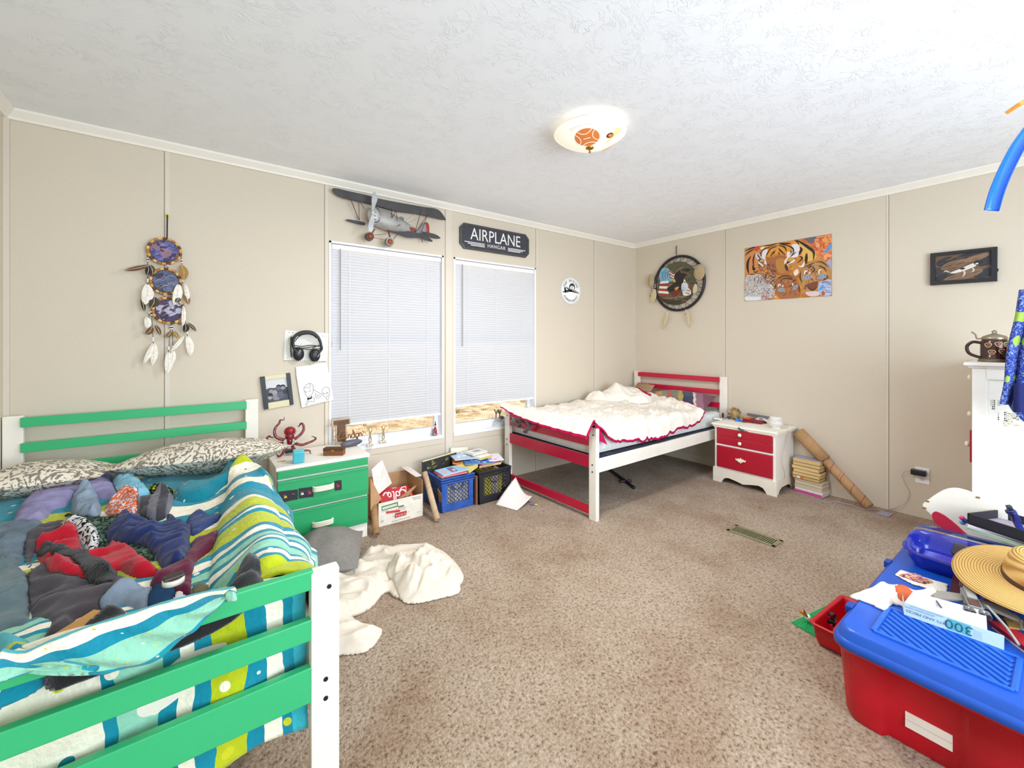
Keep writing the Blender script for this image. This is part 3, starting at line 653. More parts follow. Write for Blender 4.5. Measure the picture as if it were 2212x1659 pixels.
garment('striped_shirt', 'dark grey shirt with pale stripes beside the light blue tee', 'shirt', [(880, 660), (940, 620), (1020, 585), (1085, 590), (1112, 630), (1080, 695), (1000, 720), (910, 715)], '4b4a52', mt=stripes('grey striped cloth', [(i/16, '3e3d44' if i % 2 else '6c6b73') for i in range(16)], axis='X'), uvfn=lambda x, y: ((x*2.2) % 1, y), amp=.022, puff=.05, seed=20, ang=.6)
garment('athletic_shorts', 'navy ribbed athletic shorts next to the comforter band', 'shorts', [(1180, 720), (1210, 685), (1300, 668), (1370, 690), (1415, 715), (1330, 765), (1230, 810), (1190, 770)], '1f3a78', mt=KNIT, amp=.02, puff=.03, seed=22, ang=.1)
garment('maroon_shirt', 'maroon shirt spread beneath the blue gym shorts', 'shirt', [(950, 1085), (1080, 1000), (1190, 900), (1230, 830), (1320, 812), (1395, 815), (1370, 880), (1260, 965), (1240, 1065), (1200, 1135), (1010, 1115)], '5e1232', amp=.03, puff=.025, wl=.07, seed=24, ang=.8)
garment('gym_shorts', 'royal blue gym shorts with white piping across the heap', 'shorts', [(675, 805), (790, 725), (900, 735), (1010, 745), (1100, 690), (1210, 755), (1215, 840), (1195, 950), (1135, 1008), (1020, 1005), (985, 915), (880, 865), (760, 850)], '17285c', amp=.035, puff=.04, wl=.09, seed=26, ang=.5)
garment('printed_briefs', 'black and white printed briefs above the red shorts', 'underwear', [(380, 800), (400, 770), (480, 750), (570, 765), (635, 820), (600, 890), (540, 870), (490, 830), (420, 820)], '1c1c1e', mt=speckle('black cloth with white lettering print', '18181a', 'd7d7d7', 9, .42), amp=.02, puff=.03, seed=28, ang=.3)
rs = garment('red_shorts', 'red shorts with a wide black waistband near the middle of the heap', 'shorts', [(228, 885), (300, 845), (390, 805), (480, 800), (540, 880), (620, 905), (720, 862), (830, 885), (940, 960), (1018, 1030), (855, 1058), (745, 1015), (700, 1088), (520, 1080), (345, 1078), (285, 1035)], 'b00a22', amp=.028, puff=.03, wl=.08, seed=30, ang=.5)
P = g3([(232, 882), (300, 850), (400, 870), (560, 915), (740, 990), (735, 1050), (690, 1085), (560, 1050), (480, 985), (350, 925)], .70); q = gp.sheet(P, puff=.008, amp=.012, wl=.03, ang=2.2, seed=31, col='141416'); q.build('waistband', KNIT, rs)
garment('khaki_sock', 'balled khaki sock beside the maroon shirt', 'sock', [(1205, 1150), (1240, 1090), (1290, 1062), (1335, 1090), (1320, 1140), (1260, 1170), (1215, 1180)], '5b5a3a', amp=.02, puff=.03, seed=33)
garment('denim_shirt', 'light blue denim shirt with a dark hem below the red shorts', 'shirt', [(640, 1215), (700, 1160), (850, 1095), (960, 1105), (1120, 1130), (1090, 1190), (1055, 1245), (950, 1245), (800, 1200)], '8594a5', mt=DENIM, amp=.02, puff=.02, seed=35, ang=.1)
ob = bpy.data.objects['denim_shirt']; P = g3([(985, 1115), (1120, 1130), (1060, 1245), (945, 1243)], .68); q = gp.sheet(P, puff=.004, amp=.006, seed=36, col='24405f'); q.build('dark_hem', DENIM, ob)
garment('white_pants', 'white pants lying between the denim shirt and the black blanket', 'trousers', [(500, 1370), (640, 1290), (760, 1215), (860, 1240), (960, 1255), (1060, 1240), (1130, 1140), (1195, 1150), (1185, 1290), (1060, 1310), (900, 1300), (720, 1300), (560, 1370)], 'd8d2cd', amp=.025, puff=.02, wl=.08, seed=38, ang=.2)
m = MB('b98a4e'); P = g3([(268, 1430), (600, 1245), (672, 1252), (345, 1462)], .69); zz = max(gp.at(x, y) for x, y in P)+.012
m.prism(P, zz, zz+.006); tag(m.build('cardboard_strip', M_('card')), 'torn strip of brown cardboard lying by the black blanket', 'cardboard')
garment('black_blanket', 'black fleece blanket rumpled along the foot rail', 'blanket', [(255, 1640), (300, 1550), (360, 1480), (480, 1400), (620, 1320), (730, 1280), (860, 1300), (1000, 1320), (1090, 1350), (1250, 1275), (1400, 1250), (1480, 1170), (1560, 1125), (1640, 1120), (1690, 1230), (1690, 1330), (1500, 1345), (1300, 1400), (900, 1520), (500, 1640), (330, 1690)], '17171a', z=.67, mt=mat('black fleece', None, 1, var=.2, vscale=40, bump=.4, bscale=300, sheen=.4), amp=.04, puff=.04, wl=.12, seed=40, ang=.35, edge=.04)
m = MB('cfc7b4')
q = V((*g3([(1110, 1310)], .7)[0], .725)); m.frame(q, (1, .3, 0), (-.3, 1, 0)); m.lathe([(.018, 0), (.021, 0), (.021, .012), (.018, .012), (.018, 0)], 20); m.col('2a2622'); m.box((-.02, -.012, .012), (.02, .012, .018), .003)
tag(m.build('wristwatch', M_('satin')), 'small wristwatch with a cream strap by the white pants', 'watch')
# plush tucked behind the foot rails
t = thing('plush_bear', 'brown plush toy wedged behind the lower foot rails', 'plush toy', (-4.66, -1.90, .55)); b0 = PY(55, 1555, -1.93)
m = MB('8a5a2e'); m.ball(b0+V((0, .02, .0)), (.05, .045, .04)); m.build('head', M_('plush'), t)
m = MB('a8743a'); m.ball(b0+V((-.045, .02, -.02)), (.045, .04, .03)); m.build('paw', M_('plush'), t)
m = MB('e5d9c8'); m.ball(b0+V((.0, -.03, -.02)), (.014, .01, .012)); m.build('muzzle', M_('plush'), t)
# ---- cloth on the floor beside the bed
fp = Pile(-3.95, -2.9, -1.75, -.4, .0085, .002)
def fpx(pts, z=.05): return [tuple(PZ(x, y, z)[:2]) for x, y in pts]
GREY = mat('grey ribbed pillow knit', None, 1, var=.1, vscale=60, bump=.8, bscale=200)
m = MB('8d8780'); c = PZ(705, 1195, .10); pillow(m, (c.x, c.y, .105), (.9, -.35, 0), (.35, .9, .12), .36, .36, .22, seed=4, base=.004)
tag(m.build('throw_pillow', GREY), 'grey ribbed throw pillow on the carpet against the green dresser', 'pillow')
def fsheet(pts, z=.04, **k): return fp.sheet(fpx(pts, z), col='dfd3c2', **k)
SH = mat('cream jersey sheet', None, .95, var=.05, vscale=30, bump=.2, bscale=300, spec=.15)
m = fsheet([(735, 1235), (800, 1180), (860, 1175), (905, 1172), (955, 1180), (998, 1225), (995, 1250), (960, 1260), (865, 1278), (835, 1265), (800, 1300), (750, 1320), (700, 1330), (690, 1270)], amp=.06, puff=.02, wl=.065, ang=2.6, seed=51, edge=.05, smooth=6, thin=.012)
sh = m.build('bed_sheet', SH); tag(sh, 'cream bed sheet dropped in a crumpled heap on the carpet', 'sheet')
m = fsheet([(860, 1190), (910, 1180), (965, 1195), (995, 1235), (950, 1252), (880, 1262), (850, 1235), (835, 1215)], .1, amp=.045, puff=.02, wl=.05, ang=.5, seed=53, edge=.05, smooth=4); m.build('upper_fold', SH, sh)
m = fsheet([(690, 1335), (735, 1305), (770, 1330), (822, 1345), (818, 1370), (790, 1395), (740, 1402), (690, 1395)], .03, amp=.045, puff=.02, wl=.07, ang=2.9, seed=55, edge=.05, smooth=4); m.build('trailing_corner', SH, sh)
# =====================================================  THINGS ON THE WALLS
def f1(ox, oy, sc, d=0.0):
    def f(x, y, dd=None): p = PY(ox+x/sc, oy+y/sc, -(d if dd is None else dd)); return (p.x, p.z)
    return f
def f2(ox, oy, sc, d=0.0):
    def f(x, y, dd=None): p = PX(ox+x/sc, oy+y/sc, -(d if dd is None else dd)); return (-p.y, p.z)
    return f
def m1(col='ffffff'): m = MB(col); m.frame((0, 0, 0), (1, 0, 0), (0, 0, 1)); return m
def m2(col='ffffff'): m = MB(col); m.frame((0, 0, 0), (0, -1, 0), (0, 0, 1)); return m
def pts(f, P): return [f(*p) for p in P]
def feather(m, a, b, w, col, d, tip=None, bend=.15):
    """Flat vane from a to b (wall coordinates), bowed off the wall by d."""
    a, b = V((*a, d)), V((*b, d+.004)); ax = b-a; n = V((-ax.y, ax.x, 0)).normalized(); k = 9; vs = []; fs = []
    for i in range(k+1):
        t = i/k; ww = w/2*math.sin(math.pi*min(.97, .06+t*.93))**.7*(1 if t < .96 else .5); c = a+ax*t+n*bend*w*math.sin(t*3.14)
        z = .006*math.sin(t*math.pi)
        vs += [c-n*ww+V((0, 0, z)), c+V((0, 0, z+.004)), c+n*ww+V((0, 0, z))]
    for i in range(k):
        fs += [(3*i, 3*i+1, 3*i+4, 3*i+3), (3*i+1, 3*i+2, 3*i+5, 3*i+4)]
    m.col(col); m.add(vs, fs, True)
    if tip: m.col(tip); m.add([vs[-6]+V((0, 0, .001)), vs[-4]+V((0, 0, .001)), vs[-1]+V((0, 0, .001)), vs[-3]+V((0, 0, .001))], [(0, 1, 2, 3)])
    m.col('d9d2c4'); m.tube([a+V((0, 0, .004)), (a+b)/2+n*bend*w+V((0, 0, .0105)), b+V((0, 0, .004))], .0012, 5); return m
MT, SA, GL, PR = M_('matte'), M_('satin'), M_('gloss'), M_('print')
# ---- triple dreamcatcher
f = f1(260, 450, 4.484, .03); nz = f(455, 300)
t = thing('dreamcatcher', 'dreamcatcher with three beaded hoops and white feathers hanging from a yellow pin', 'dreamcatcher', (nz[0], -.03, f(470, 1600)[1]))
m = m1('2a2622'); m.tube([(*f(455, 60), .02), (*f(452, 298), .028)], .0035, 6); m.build('hanging_cord', MT, t)
m = m1('e3cf2a'); m.ball((*f(455, 62), .012), .009); m.build('push_pin', GL, t)
FE = mat('feather', None, .85, var=.15, vscale=70)
rng = random.Random(5)
for (cx, cy, rx, ry), cols in zip(((427, 415, 160, 122), (440, 708, 145, 122), (470, 990, 152, 122)), (('4a4a86', '5f62a0', '39305c', '8c6a7c'), ('4c5674', '66718e', '3b3350', '59627c'), ('45365c', '5b4a72', '302646', 'b8b4c4'))):
    c = f(cx, cy); r = (f(cx+rx, cy)[0]-f(cx-rx, cy)[0])/2; r2 = (f(cx, cy-ry)[1]-f(cx, cy+ry)[1])/2
    m = m1(); k = 22
    for i in range(k):
        a0 = 2*math.pi*i/k; a1 = 2*math.pi*(i+.82)/k
        m.col(('d8a04a', '6b3a22', 'e2b866', 'b3742f')[i % 4]); m.tube([(c[0]+r*math.cos(a), c[1]+r2*math.sin(a), .03) for a in (a0, (a0+a1)/2, a1)], .0075, 8)
    h = m.build('hoop', SA, t)
    m = m1('4a2f22')
    for i in range(k):
        a0, a1 = 2*math.pi*i/k, 2*math.pi*(i+.5)/k; m.tube([(c[0]+r*.97*math.cos(a0), c[1]+r2*.97*math.sin(a0), .03), (c[0]+r*.83*math.cos(a1), c[1]+r2*.83*math.sin(a1), .03), (c[0]+r*.97*math.cos(a0+.28), c[1]+r2*.97*math.sin(a0+.28), .03)], .0014, 4)
    m.build('web_lacing', MT, h)
    m = m1(); m.lay = .028; m.oval(*c, r*.86, r2*.86, cols[0]); m.up()
    for i in range(60):
        a, q = rng.uniform(0, 6.28), r*.74*math.sqrt(rng.random()); x, y = c[0]+q*math.cos(a), c[1]+q*math.sin(a)*r2/r; m.up(.00002)
        m.oval(x, y, rng.uniform(.006, .03), rng.uniform(.004, .018), rng.choice(cols), 9, rng.uniform(0, 3))
    for i in range(7):
        a, q = rng.uniform(0, 6.28), r*.6*math.sqrt(rng.random()); x, y = c[0]+q*math.cos(a), c[1]+q*math.sin(a)*r2/r; m.up(.00002); m.line([(x-.02, y-.01), (x, y+.006), (x+.025, y+.002)], .003, rng.choice(('a9a4bd', 'c9a08c', '8f8aa8')), True)
    m.build('picture_disc', PR, h)
BR, DK, TA, WT = '6b4a2a', '2c2622', 'a5803f', 'efe9dc'
for (a, b, w, col) in [((262, 740), (238, 935), 105, WT), ((565, 740), (520, 935), 85, WT), ((625, 735), (655, 910), 45, WT), ((612, 945), (604, 1152), 42, WT), ((258, 1055), (262, 1165), 62, WT), ((318, 1310), (225, 1505), 50, WT), ((330, 1310), (310, 1522), 62, WT),
                       ((612, 1240), (485, 1388), 42, WT), ((652, 1240), (676, 1430), 74, WT), ((466, 1395), (452, 1600), 78, WT), ((515, 1380), (478, 1525), 60, WT),
                       ((285, 555), (45, 605), 48, BR), ((272, 555), (262, 655), 62, DK), ((290, 550), (318, 640), 50, '57492f'), ((592, 550), (618, 700), 82, TA), ((600, 800), (665, 935), 60, '8a6a3a'), ((205, 880), (236, 1006), 36, DK), ((330, 860), (300, 965), 90, '4a3c2c'),
                       ((312, 1150), (250, 1225), 60, BR), ((340, 1130), (392, 1235), 40, BR), ((495, 1190), (440, 1255), 45, '7a5c2c'), ((510, 1190), (562, 1262), 42, TA), ((650, 1110), (738, 1196), 36, '5c4630'), ((632, 1120), (625, 1205), 60, DK), ((565, 1130), (600, 1100), 30, '5a3d2a'), ((570, 860), (535, 915), 50, '5a5560')]:
    A, B = f(*a), f(*b); feather(m1(), A, B, w/4.484*.0023, col, .034+rng.uniform(0, .012)).build('feather', FE, t)
for st in [[(265, 450), (265, 740)], [(590, 470), (604, 730)], [(300, 960), (320, 1320)], [(280, 1000), (275, 1060)], [(490, 1110), (466, 1395)], [(500, 1110), (512, 1385)], [(605, 920), (650, 1245)], [(460, 545), (462, 590)], [(430, 830), (430, 875)]]:
    m = m1('1c1a1a'); A, B = f(*st[0]), f(*st[1]); m.tube([(*A, .03), (*B, .032)], .0016, 5)
    for q in ((.12, .16, .2) if abs(st[0][1]-st[1][1]) < 100 else (.12, .16, .2, .82, .86, .9)):
        m.col('f2f0ec' if int(q*100) % 8 else '151515'); m.ball((A[0]+(B[0]-A[0])*q, A[1]+(B[1]-A[1])*q, .031), .0048, 8, 6)
    m.build('bead_strand', GL, t)
# ---- metal biplane
f = f1(705, 395, 8.193, .04); o = f(1000, 700)
t = thing('toy_biplane', 'grey metal wall biplane with red tail and rust struts over the window', 'wall decoration', (o[0], -.04, f(1000, 1140)[1]))
MET = mat('aged painted metal', None, .5, metal=.35, var=.2, vscale=18)
def plate(P, z0, z1, col, name, d=None, n=5):
    m = m1(col); m.prism(c2([f(*p) for p in P], n, True) if n else pts(f, P), z0, z1); return m.build(name, MET, t)
plate([(95, 122), (170, 112), (400, 165), (720, 235), (1000, 310), (1660, 430), (1880, 460), (1990, 510), (2090, 650), (2060, 662), (1850, 615), (1600, 560), (1200, 505), (800, 395), (500, 325), (280, 270), (150, 205)], .045, .062, '4c4b4a', 'upper_wing')
plate([(355, 660), (390, 645), (655, 695), (680, 745), (560, 725), (400, 680)], .03, .042, '3f4246', 'lower_wing')
plate([(1080, 870), (1240, 830), (1540, 890), (1720, 930), (1855, 1040), (1800, 1040), (1640, 985), (1430, 975), (1250, 910)], .055, .068, '3f4042', 'lower_wing')
plate([(1680, 860), (1860, 890), (1960, 925), (2020, 975), (1980, 985), (1860, 965), (1740, 910)], .03, .04, '45464a', 'tail_plane')
plate([(1580, 880), (1660, 800), (1730, 700), (1765, 760), (1750, 890)], .03, .038, '8b8d90', 'tail_fin')
plate([(1735, 720), (1765, 695), (1810, 720), (1828, 820), (1815, 960), (1770, 960), (1750, 880), (1765, 780)], .028, .036, 'a23a30', 'rudder')
# fuselage: tapering barrel along a line from nose to tail
A, B = V((*f(760, 590), .075)), V((*f(1640, 880), .04)); m = m1('a8a6a2'); ax = (B-A)
q = m1('a8a6a2'); n = V((-ax.y, ax.x, 0)).normalized(); Rv = [.0, .062, .068, .072, .073, .062, .045, .028, .014, .0]; T = [0, .0, .08, .2, .3, .5, .7, .85, .98, 1.0]; vs = []; N_ = 18
for tt, r in zip(T, Rv):
    for i in range(N_):
        a = 2*math.pi*i/N_; vs.append(A+ax*tt+n*r*math.cos(a)+V((0, 0, 1))*(r*.62*math.sin(a)))
q.add(vs, [(j*N_+i, j*N_+(i+1) % N_, (j+1)*N_+(i+1) % N_, (j+1)*N_+i) for j in range(len(T)-1) for i in range(N_)], True); fus = q.build('fuselage', MET, t)
m = m1('2a2a2c'); c = f(800, 610); m.tube([(c[0]+.040*math.cos(a), c[1]+.055*math.sin(a), .128-.018*abs(math.cos(a))) for a in [2*math.pi*i/24 for i in range(24)]], .0028, 6, True)
for yy in (570, 632, 690): m.tube([(*f(775, yy), .134), (*f(800, yy+10), .132)], .003, 5)
m.build('cowling_seam', MET, fus)
m = m1('c2c1be'); c = f(790, 612); m.ball((*c, .105), (.048, .062, .026)); m.build('nose', MET, fus)
m = m1('8f3128'); m.prism(pts(f, [(1435, 800), (1530, 815), (1530, 880), (1480, 870)]), .07, .075); m.build('red_marking', MET, fus)
m = m1('7b7d80'); m.ball((*f(1300, 650), .07), (.022, .014, .02)); m.build('headrest', MET, fus)
p = thing_p = m1('b5b6b8'); p.lay = 0
p.prism(c2(pts(f, [(755, 235), (800, 290), (815, 360), (780, 460), (750, 570), (712, 560), (715, 450), (718, 330)]), 4, True), .148, .155); pr = p.build('propeller', MET, t)
p = m1('b5b6b8'); p.prism(c2(pts(f, [(720, 620), (750, 640), (755, 760), (720, 900), (680, 918), (655, 890), (655, 800), (690, 690)]), 4, True), .148, .155); p.build('blade', MET, pr)
p = m1('cfcdc8'); p.ball((*f(735, 597), .155), (.016, .016, .014)); p.build('hub', MET, pr)
RU = '6e3a30'
for a, b, w, za, zb in [((378, 225), (580, 660), 14, .062, .04), ((558, 320), (585, 665), 12, .06, .04), ((570, 335), (655, 480), 10, .06, .07), ((430, 285), (560, 640), 6, .055, .04), ((1130, 470), (1100, 660), 13, .062, .115), ((1215, 500), (1110, 650), 9, .062, .112), ((1210, 495), (1200, 700), 10, .062, .11), ((1000, 430), (965, 475), 8, .062, .1),
                       ((1660, 490), (1545, 880), 14, .064, .066), ((1765, 580), (1560, 885), 12, .064, .066), ((1760, 585), (1650, 915), 12, .064, .066), ((1580, 520), (1260, 780), 5, .062, .075), ((1600, 640), (1260, 790), 5, .06, .075), ((1260, 770), (1070, 855), 14, .1, .07), ((1660, 905), (1790, 880), 8, .06, .05),
                       ((820, 840), (760, 940), 24, .09, .08), ((1040, 860), (1075, 985), 34, .1, .1), ((1240, 910), (1150, 1015), 14, .07, .09), ((790, 945), (1020, 930), 9, .08, .09), ((790, 985), (1000, 1030), 9, .085, .09), ((1675, 1000), (1695, 1060), 16, .05, .05)]:
    m = m1(RU if w > 6 else '8a8078'); m.tube([(*f(*a), za), (*f(*b), zb)], w/8.193*.0016, 6); m.build('strut', MET, t)
for c, r, col in (((725, 975), 72, '4a3a3a'), ((1075, 1070), 76, '7d7c74')):
    c = f(*c); R_ = r/8.193*.0036; m = m1(col); m.cyl((*c, .075), (*c, .105), R_, R_*.92, 18); w = m.build('wheel', MET, t); m = m1('9a4a2a'); m.ball((*c, .105), (R_*.6, R_*.62, .012)); m.build('hubcap', MET, w)
# ---- airplane hangar sign
f = f1(690, 390, 4.424, .02); P = pts(f, [(1345, 440), (1387, 400), (1978, 515), (2006, 560), (2006, 702), (1970, 735), (1388, 650), (1346, 600)])
x0, x1 = P[0][0], P[4][0]; zt = (P[1][1]+P[2][1])/2; zb = (P[5][1]+P[6][1])/2; W_, H_ = x1-x0, zt-zb; cx, cz = (x0+x1)/2, (zt+zb)/2; k = .042
SIGN = mat('weathered sign paint', None, .55, var=.18, vscale=30)
def octo(s): w, h, c = W_/2-s, H_/2-s, k-s*.5; return [(cx-w+c, cz+h), (cx+w-c, cz+h), (cx+w, cz+h-c), (cx+w, cz-h+c), (cx+w-c, cz-h), (cx-w+c, cz-h), (cx-w, cz-h+c), (cx-w, cz+h-c)]
t = thing('hangar_sign', 'dark metal sign reading AIRPLANE HANGAR in white letters', 'sign', (cx, -.02, zb))
m = m1('3a3a44'); m.prism(octo(0), .002, .016); b = m.build('sign_plate', SIGN, t)
m = m1('4a4947')
o1, o2 = octo(0), octo(.016)
for i in range(8): j = (i+1) % 8; m.add([(*o1[i], .016), (*o1[j], .016), (*o2[j], .022), (*o2[i], .022), (*octo(.02)[i], .016), (*octo(.02)[j], .016)], [(0, 1, 2, 3), (3, 2, 5, 4)])
m.build('raised_rim', SIGN, b)
m = m1('f0eee9'); m.lay = .0165
m.text('AIRPLANE', cx, cz+H_*.10, H_*.66, sx=W_*.87/(H_*.66*5.35)); m.text('HANGAR', cx, cz-H_*.255, H_*.2, sp=1.1)
for s in (-1, 1):
    for i, (a, c) in enumerate(((.44, .15), (.40, .16), (.36, .17))): m.rect(cx+s*W_*a, cz-H_*(.20+i*.055), cx+s*W_*.168, cz-H_*(.20+i*.055)-.006)
m.build('lettering', MT, b)
# ---- round warbird sign
f = f1(1200, 580, 18.43, .01); c = f(620, 890); r = (f(1015, 890)[0]-f(215, 890)[0])/2; r2 = (f(620, 320)[1]-f(620, 1465)[1])/2; r = (r+r2)/2
t = thing('round_sign', "round white tin sign with a dark propeller plane and KEEP 'EM FLYING lettering", 'sign', (c[0], -.01, c[1]-r))
m = m1('dcdcd6'); m.cyl((*c, .001), (*c, .006), r, r, 40); m.col('cfd0ca'); m.tube([(c[0]+r*.97*math.cos(a), c[1]+r*.97*math.sin(a), .006) for a in [2*math.pi*i/40 for i in range(40)]], .003, 6, True); b = m.build('tin_disc', SA, t)
m = m1('f2f2f0'); m.lay = .0064; m.oval(*c, r*.86, r*.86, 'f3f3f1'); m.up(.0003)
def arc(s, R0, a0, a1, size, flip=False, col='35333a'):
    for i, ch in enumerate(s):
        a = a0+(a1-a0)*i/(len(s)-1)
        if ch != ' ': m.text(ch, c[0]+R0*math.cos(a), c[1]+R0*math.sin(a), size, col, rot=a-math.pi/2 if not flip else a+math.pi/2)
arc("KEEP 'EM FLYING", r*.70, R(152), R(28), r*.27); arc('ALUMINUM OVERCAST', r*.72, R(212), R(328), r*.24, True, '55555f')
def L(x, y): return (c[0]+x*r, c[1]+y*r)
m.up(); m.line([L(-.62, -.08), L(-.3, -.02), L(.2, .02), L(.8, -.12)], r*.17, '2b282c', True); m.line([L(-.5, .22), L(0, .02), L(.5, -.1)], r*.13, '3a3638', True); m.line([L(-.78, -.1), L(-.45, -.12)], r*.07, '2b282c'); m.poly([L(-.62, -.1), L(-.66, .22), L(-.5, .2), L(-.42, -.1)], '2b282c')
m.oval(*L(.12, .28), r*.28, r*.26, '26242a'); m.up(); m.oval(*L(.12, .22), r*.2, r*.16, 'f0f0ee'); m.line([L(.12, .38), L(.12, .05)], r*.05, '26242a'); m.line([L(-.45, .3), L(0, .1), L(.6, -.1)], r*.06, 'a9a59a', True); m.up(); m.line([L(-.3, -.12), L(-.6, -.16)], r*.05, '55504e', True); m.oval(*L(.45, .02), r*.07, r*.05, '8d8a80')
m.build('sign_print', PR, b)
# ---- paper, headset, drawing, framed snapshot
f = f1(600, 700, 8.731, .004); rng = random.Random(11)
P = pts(f, [(140, 118), (960, 175), (930, 700), (700, 720), (110, 690)])
m = m1('eceae0'); m.lay = .0025; m.prism(P, .0015, .0027); m.lay = .003
for i in range(40): x, y = rng.uniform(150, 900), rng.uniform(200, 660); a = f(x, y); m.oval(*a, rng.uniform(.003, .012), .002, rng.choice(('c9cbc4', 'bfc4c4', 'd6d0c0', 'a9b0b4')), 8, rng.uniform(0, 3))
for x in range(140, 900, 36): a = f(x, 690+(x-110)*.02); m.oval(*a, .003, .003, '3a3a3a', 8)
for x in (215, 280): a = f(x, 158); m.oval(*a, .003, .003, '4a4a4a', 8)
tag(m.build('sketch_paper', M_('paper')), 'torn notebook page with faint sketches pinned behind the black headset', 'paper')
t = thing('headset', 'black over-ear gaming headset hanging over the torn notebook page', 'headphones', (f(540, 450)[0], -.04, f(540, 700)[1]))
BP = mat('black satin plastic', None, .4, var=.1)
def hb(P, z): return [(*f(*p), z) for p in P]
m = m1('1d1e22'); m.tube(curve(hb([(275, 290), (320, 215), (420, 160), (540, 145), (650, 170), (730, 240), (775, 330)], .045), 6), .0095, 8); m.build('headband', BP, t)
m = m1('24252a'); m.tube(curve(hb([(360, 215), (450, 185), (560, 175), (660, 205), (715, 255)], .05), 5), .011, 8, flat=.6); m.build('headband_pad', BP, t)
for P, nm in (([(275, 285), (268, 360), (280, 450), (330, 520)], 'yoke'), ([(775, 325), (790, 400), (800, 470), (740, 540)], 'yoke')): m = m1('17181b'); m.tube(curve(hb(P, .045), 5), .009, 8); m.build(nm, BP, t)
for (x, y), rot, in (((375, 560), .35), ((680, 585), -.5)):
    c = f(x, y); m = m1('1a1b20')
    for z, s in ((.02, .92), (.034, 1), (.05, .9)): pass
    m.frame((c[0], -.03, c[1]), (math.cos(rot), 0, math.sin(rot)), (-math.sin(rot), 0, math.cos(rot))); m.lathe([(0, -.014), (.02, -.014), (.036, -.004), (.036, .012), (.026, .022), (0, .022)], 20); m.v = [V((c[0], 0, c[1]))+V(((q.x-c[0])*.95, q.y, (q.z-c[1])*1.3)) for q in m.v]; e = m.build('ear_cup', BP, t)
    m = m1('c9ccd2'); m.lay = .055; a = f(x+55 if x > 500 else x+5, y+10 if x > 500 else y-35); m.line([(a[0]-.004, a[1]-.01), (a[0]+.006, a[1]+.012)], .003); m.build('marking', PR, e)
m = m1('131417'); m.tube(curve(hb([(240, 620), (225, 480), (228, 330), (245, 240)], .05), 5), [.005]*12+[.008]*4, 7); m.build('microphone_boom', BP, t)
m = m1('101114')
for P in ([(285, 400), (420, 420), (600, 400), (760, 420)], [(285, 440), (450, 450), (620, 430), (770, 400)], [(300, 470), (520, 470), (700, 480), (800, 440)], [(300, 330), (350, 260), (400, 220)], [(600, 620), (620, 470), (740, 400)]): m.tube(curve(hb(P, .052), 5), .003, 6)
m.build('coiled_cable', BP, t)
P = pts(f, [(338, 812), (905, 715), (975, 980), (1045, 1425), (640, 1520), (450, 1572), (380, 1180), (345, 950)])
m = m1('efecea'); m.prism(P, .012, .0128); m.lay = .0132; K = '3c3a3e'
def S(P, w=5, col=K, closed=False): m.line(c2(pts(f, P), 4, closed), w/8.731*.0042, col)
S([(500, 1290), (490, 1200), (530, 1150), (600, 1115), (655, 1150), (665, 1230), (650, 1310), (600, 1350), (560, 1370), (520, 1330)], closed=True); S([(500, 1205), (560, 1190), (600, 1220)]); S([(600, 1120), (610, 1190)])
m.poly(pts(f, [(500, 1265), (545, 1280), (520, 1290)]), K); m.poly(pts(f, [(570, 1275), (620, 1240), (605, 1265)]), K); m.poly(c2(pts(f, [(545, 1400), (575, 1380), (600, 1390), (635, 1350), (635, 1400), (590, 1420), (565, 1430)]), 3, True), '2a282c')
S([(560, 1420), (520, 1530), (560, 1500), (575, 1440)]); S([(650, 1380), (690, 1410), (670, 1465), (620, 1450), (580, 1470)]); S([(665, 1235), (720, 1265), (800, 1310), (820, 1340), (760, 1395), (710, 1380), (700, 1330), (720, 1290)]); S([(720, 1340), (790, 1330)]); S([(725, 1365), (780, 1355)])
S([(840, 1330), (830, 1250), (870, 1195), (940, 1195), (970, 1260), (950, 1340), (900, 1380), (860, 1350)], closed=True); S([(850, 1300), (880, 1320)], 9); S([(905, 1310), (940, 1285)], 9); S([(900, 1380), (930, 1430), (975, 1340)])
m.up(); m.oval(*f(605, 775), .005, .005, 'dfc43a')
tag(m.build('ink_drawing', M_('paper')), 'white sheet with ink drawings of two heads pinned beside the framed snapshot', 'drawing')
f = f1(555, 795, 16.59, .01); t = thing('picture_frame', 'cream and black frame with a black and white snapshot, hung askew over the octopus', 'picture frame', (f(700, 800)[0], -.012, f(700, 1480)[1]))
for P, nm in (([(112, 315), (272, 300), (410, 1460), (255, 1490)], 'side_bar'), ([(1035, 190), (1185, 172), (1310, 1300), (1180, 1330)], 'side_bar')): m = m1('22242c'); m.prism(pts(f, P), .002, .02); m.build(nm, SA, t)
for P in ([(275, 290), (1035, 195), (1055, 330), (300, 430)], [(395, 1250), (1150, 1125), (1170, 1325), (415, 1468)]): m = m1('d9d2ac'); m.prism(pts(f, P), .002, .016); m.build('cross_bar', SA, t)
m = m1('d6d6d4'); m.lay = .008; m.poly(pts(f, [(290, 420), (1055, 320), (1150, 1140), (395, 1260)])); m.up(); m.poly(c2(pts(f, [(345, 760), (600, 720), (720, 690), (800, 700), (1090, 680), (1150, 1130), (390, 1250)]), 2, True), '4a4a56')
m.up()
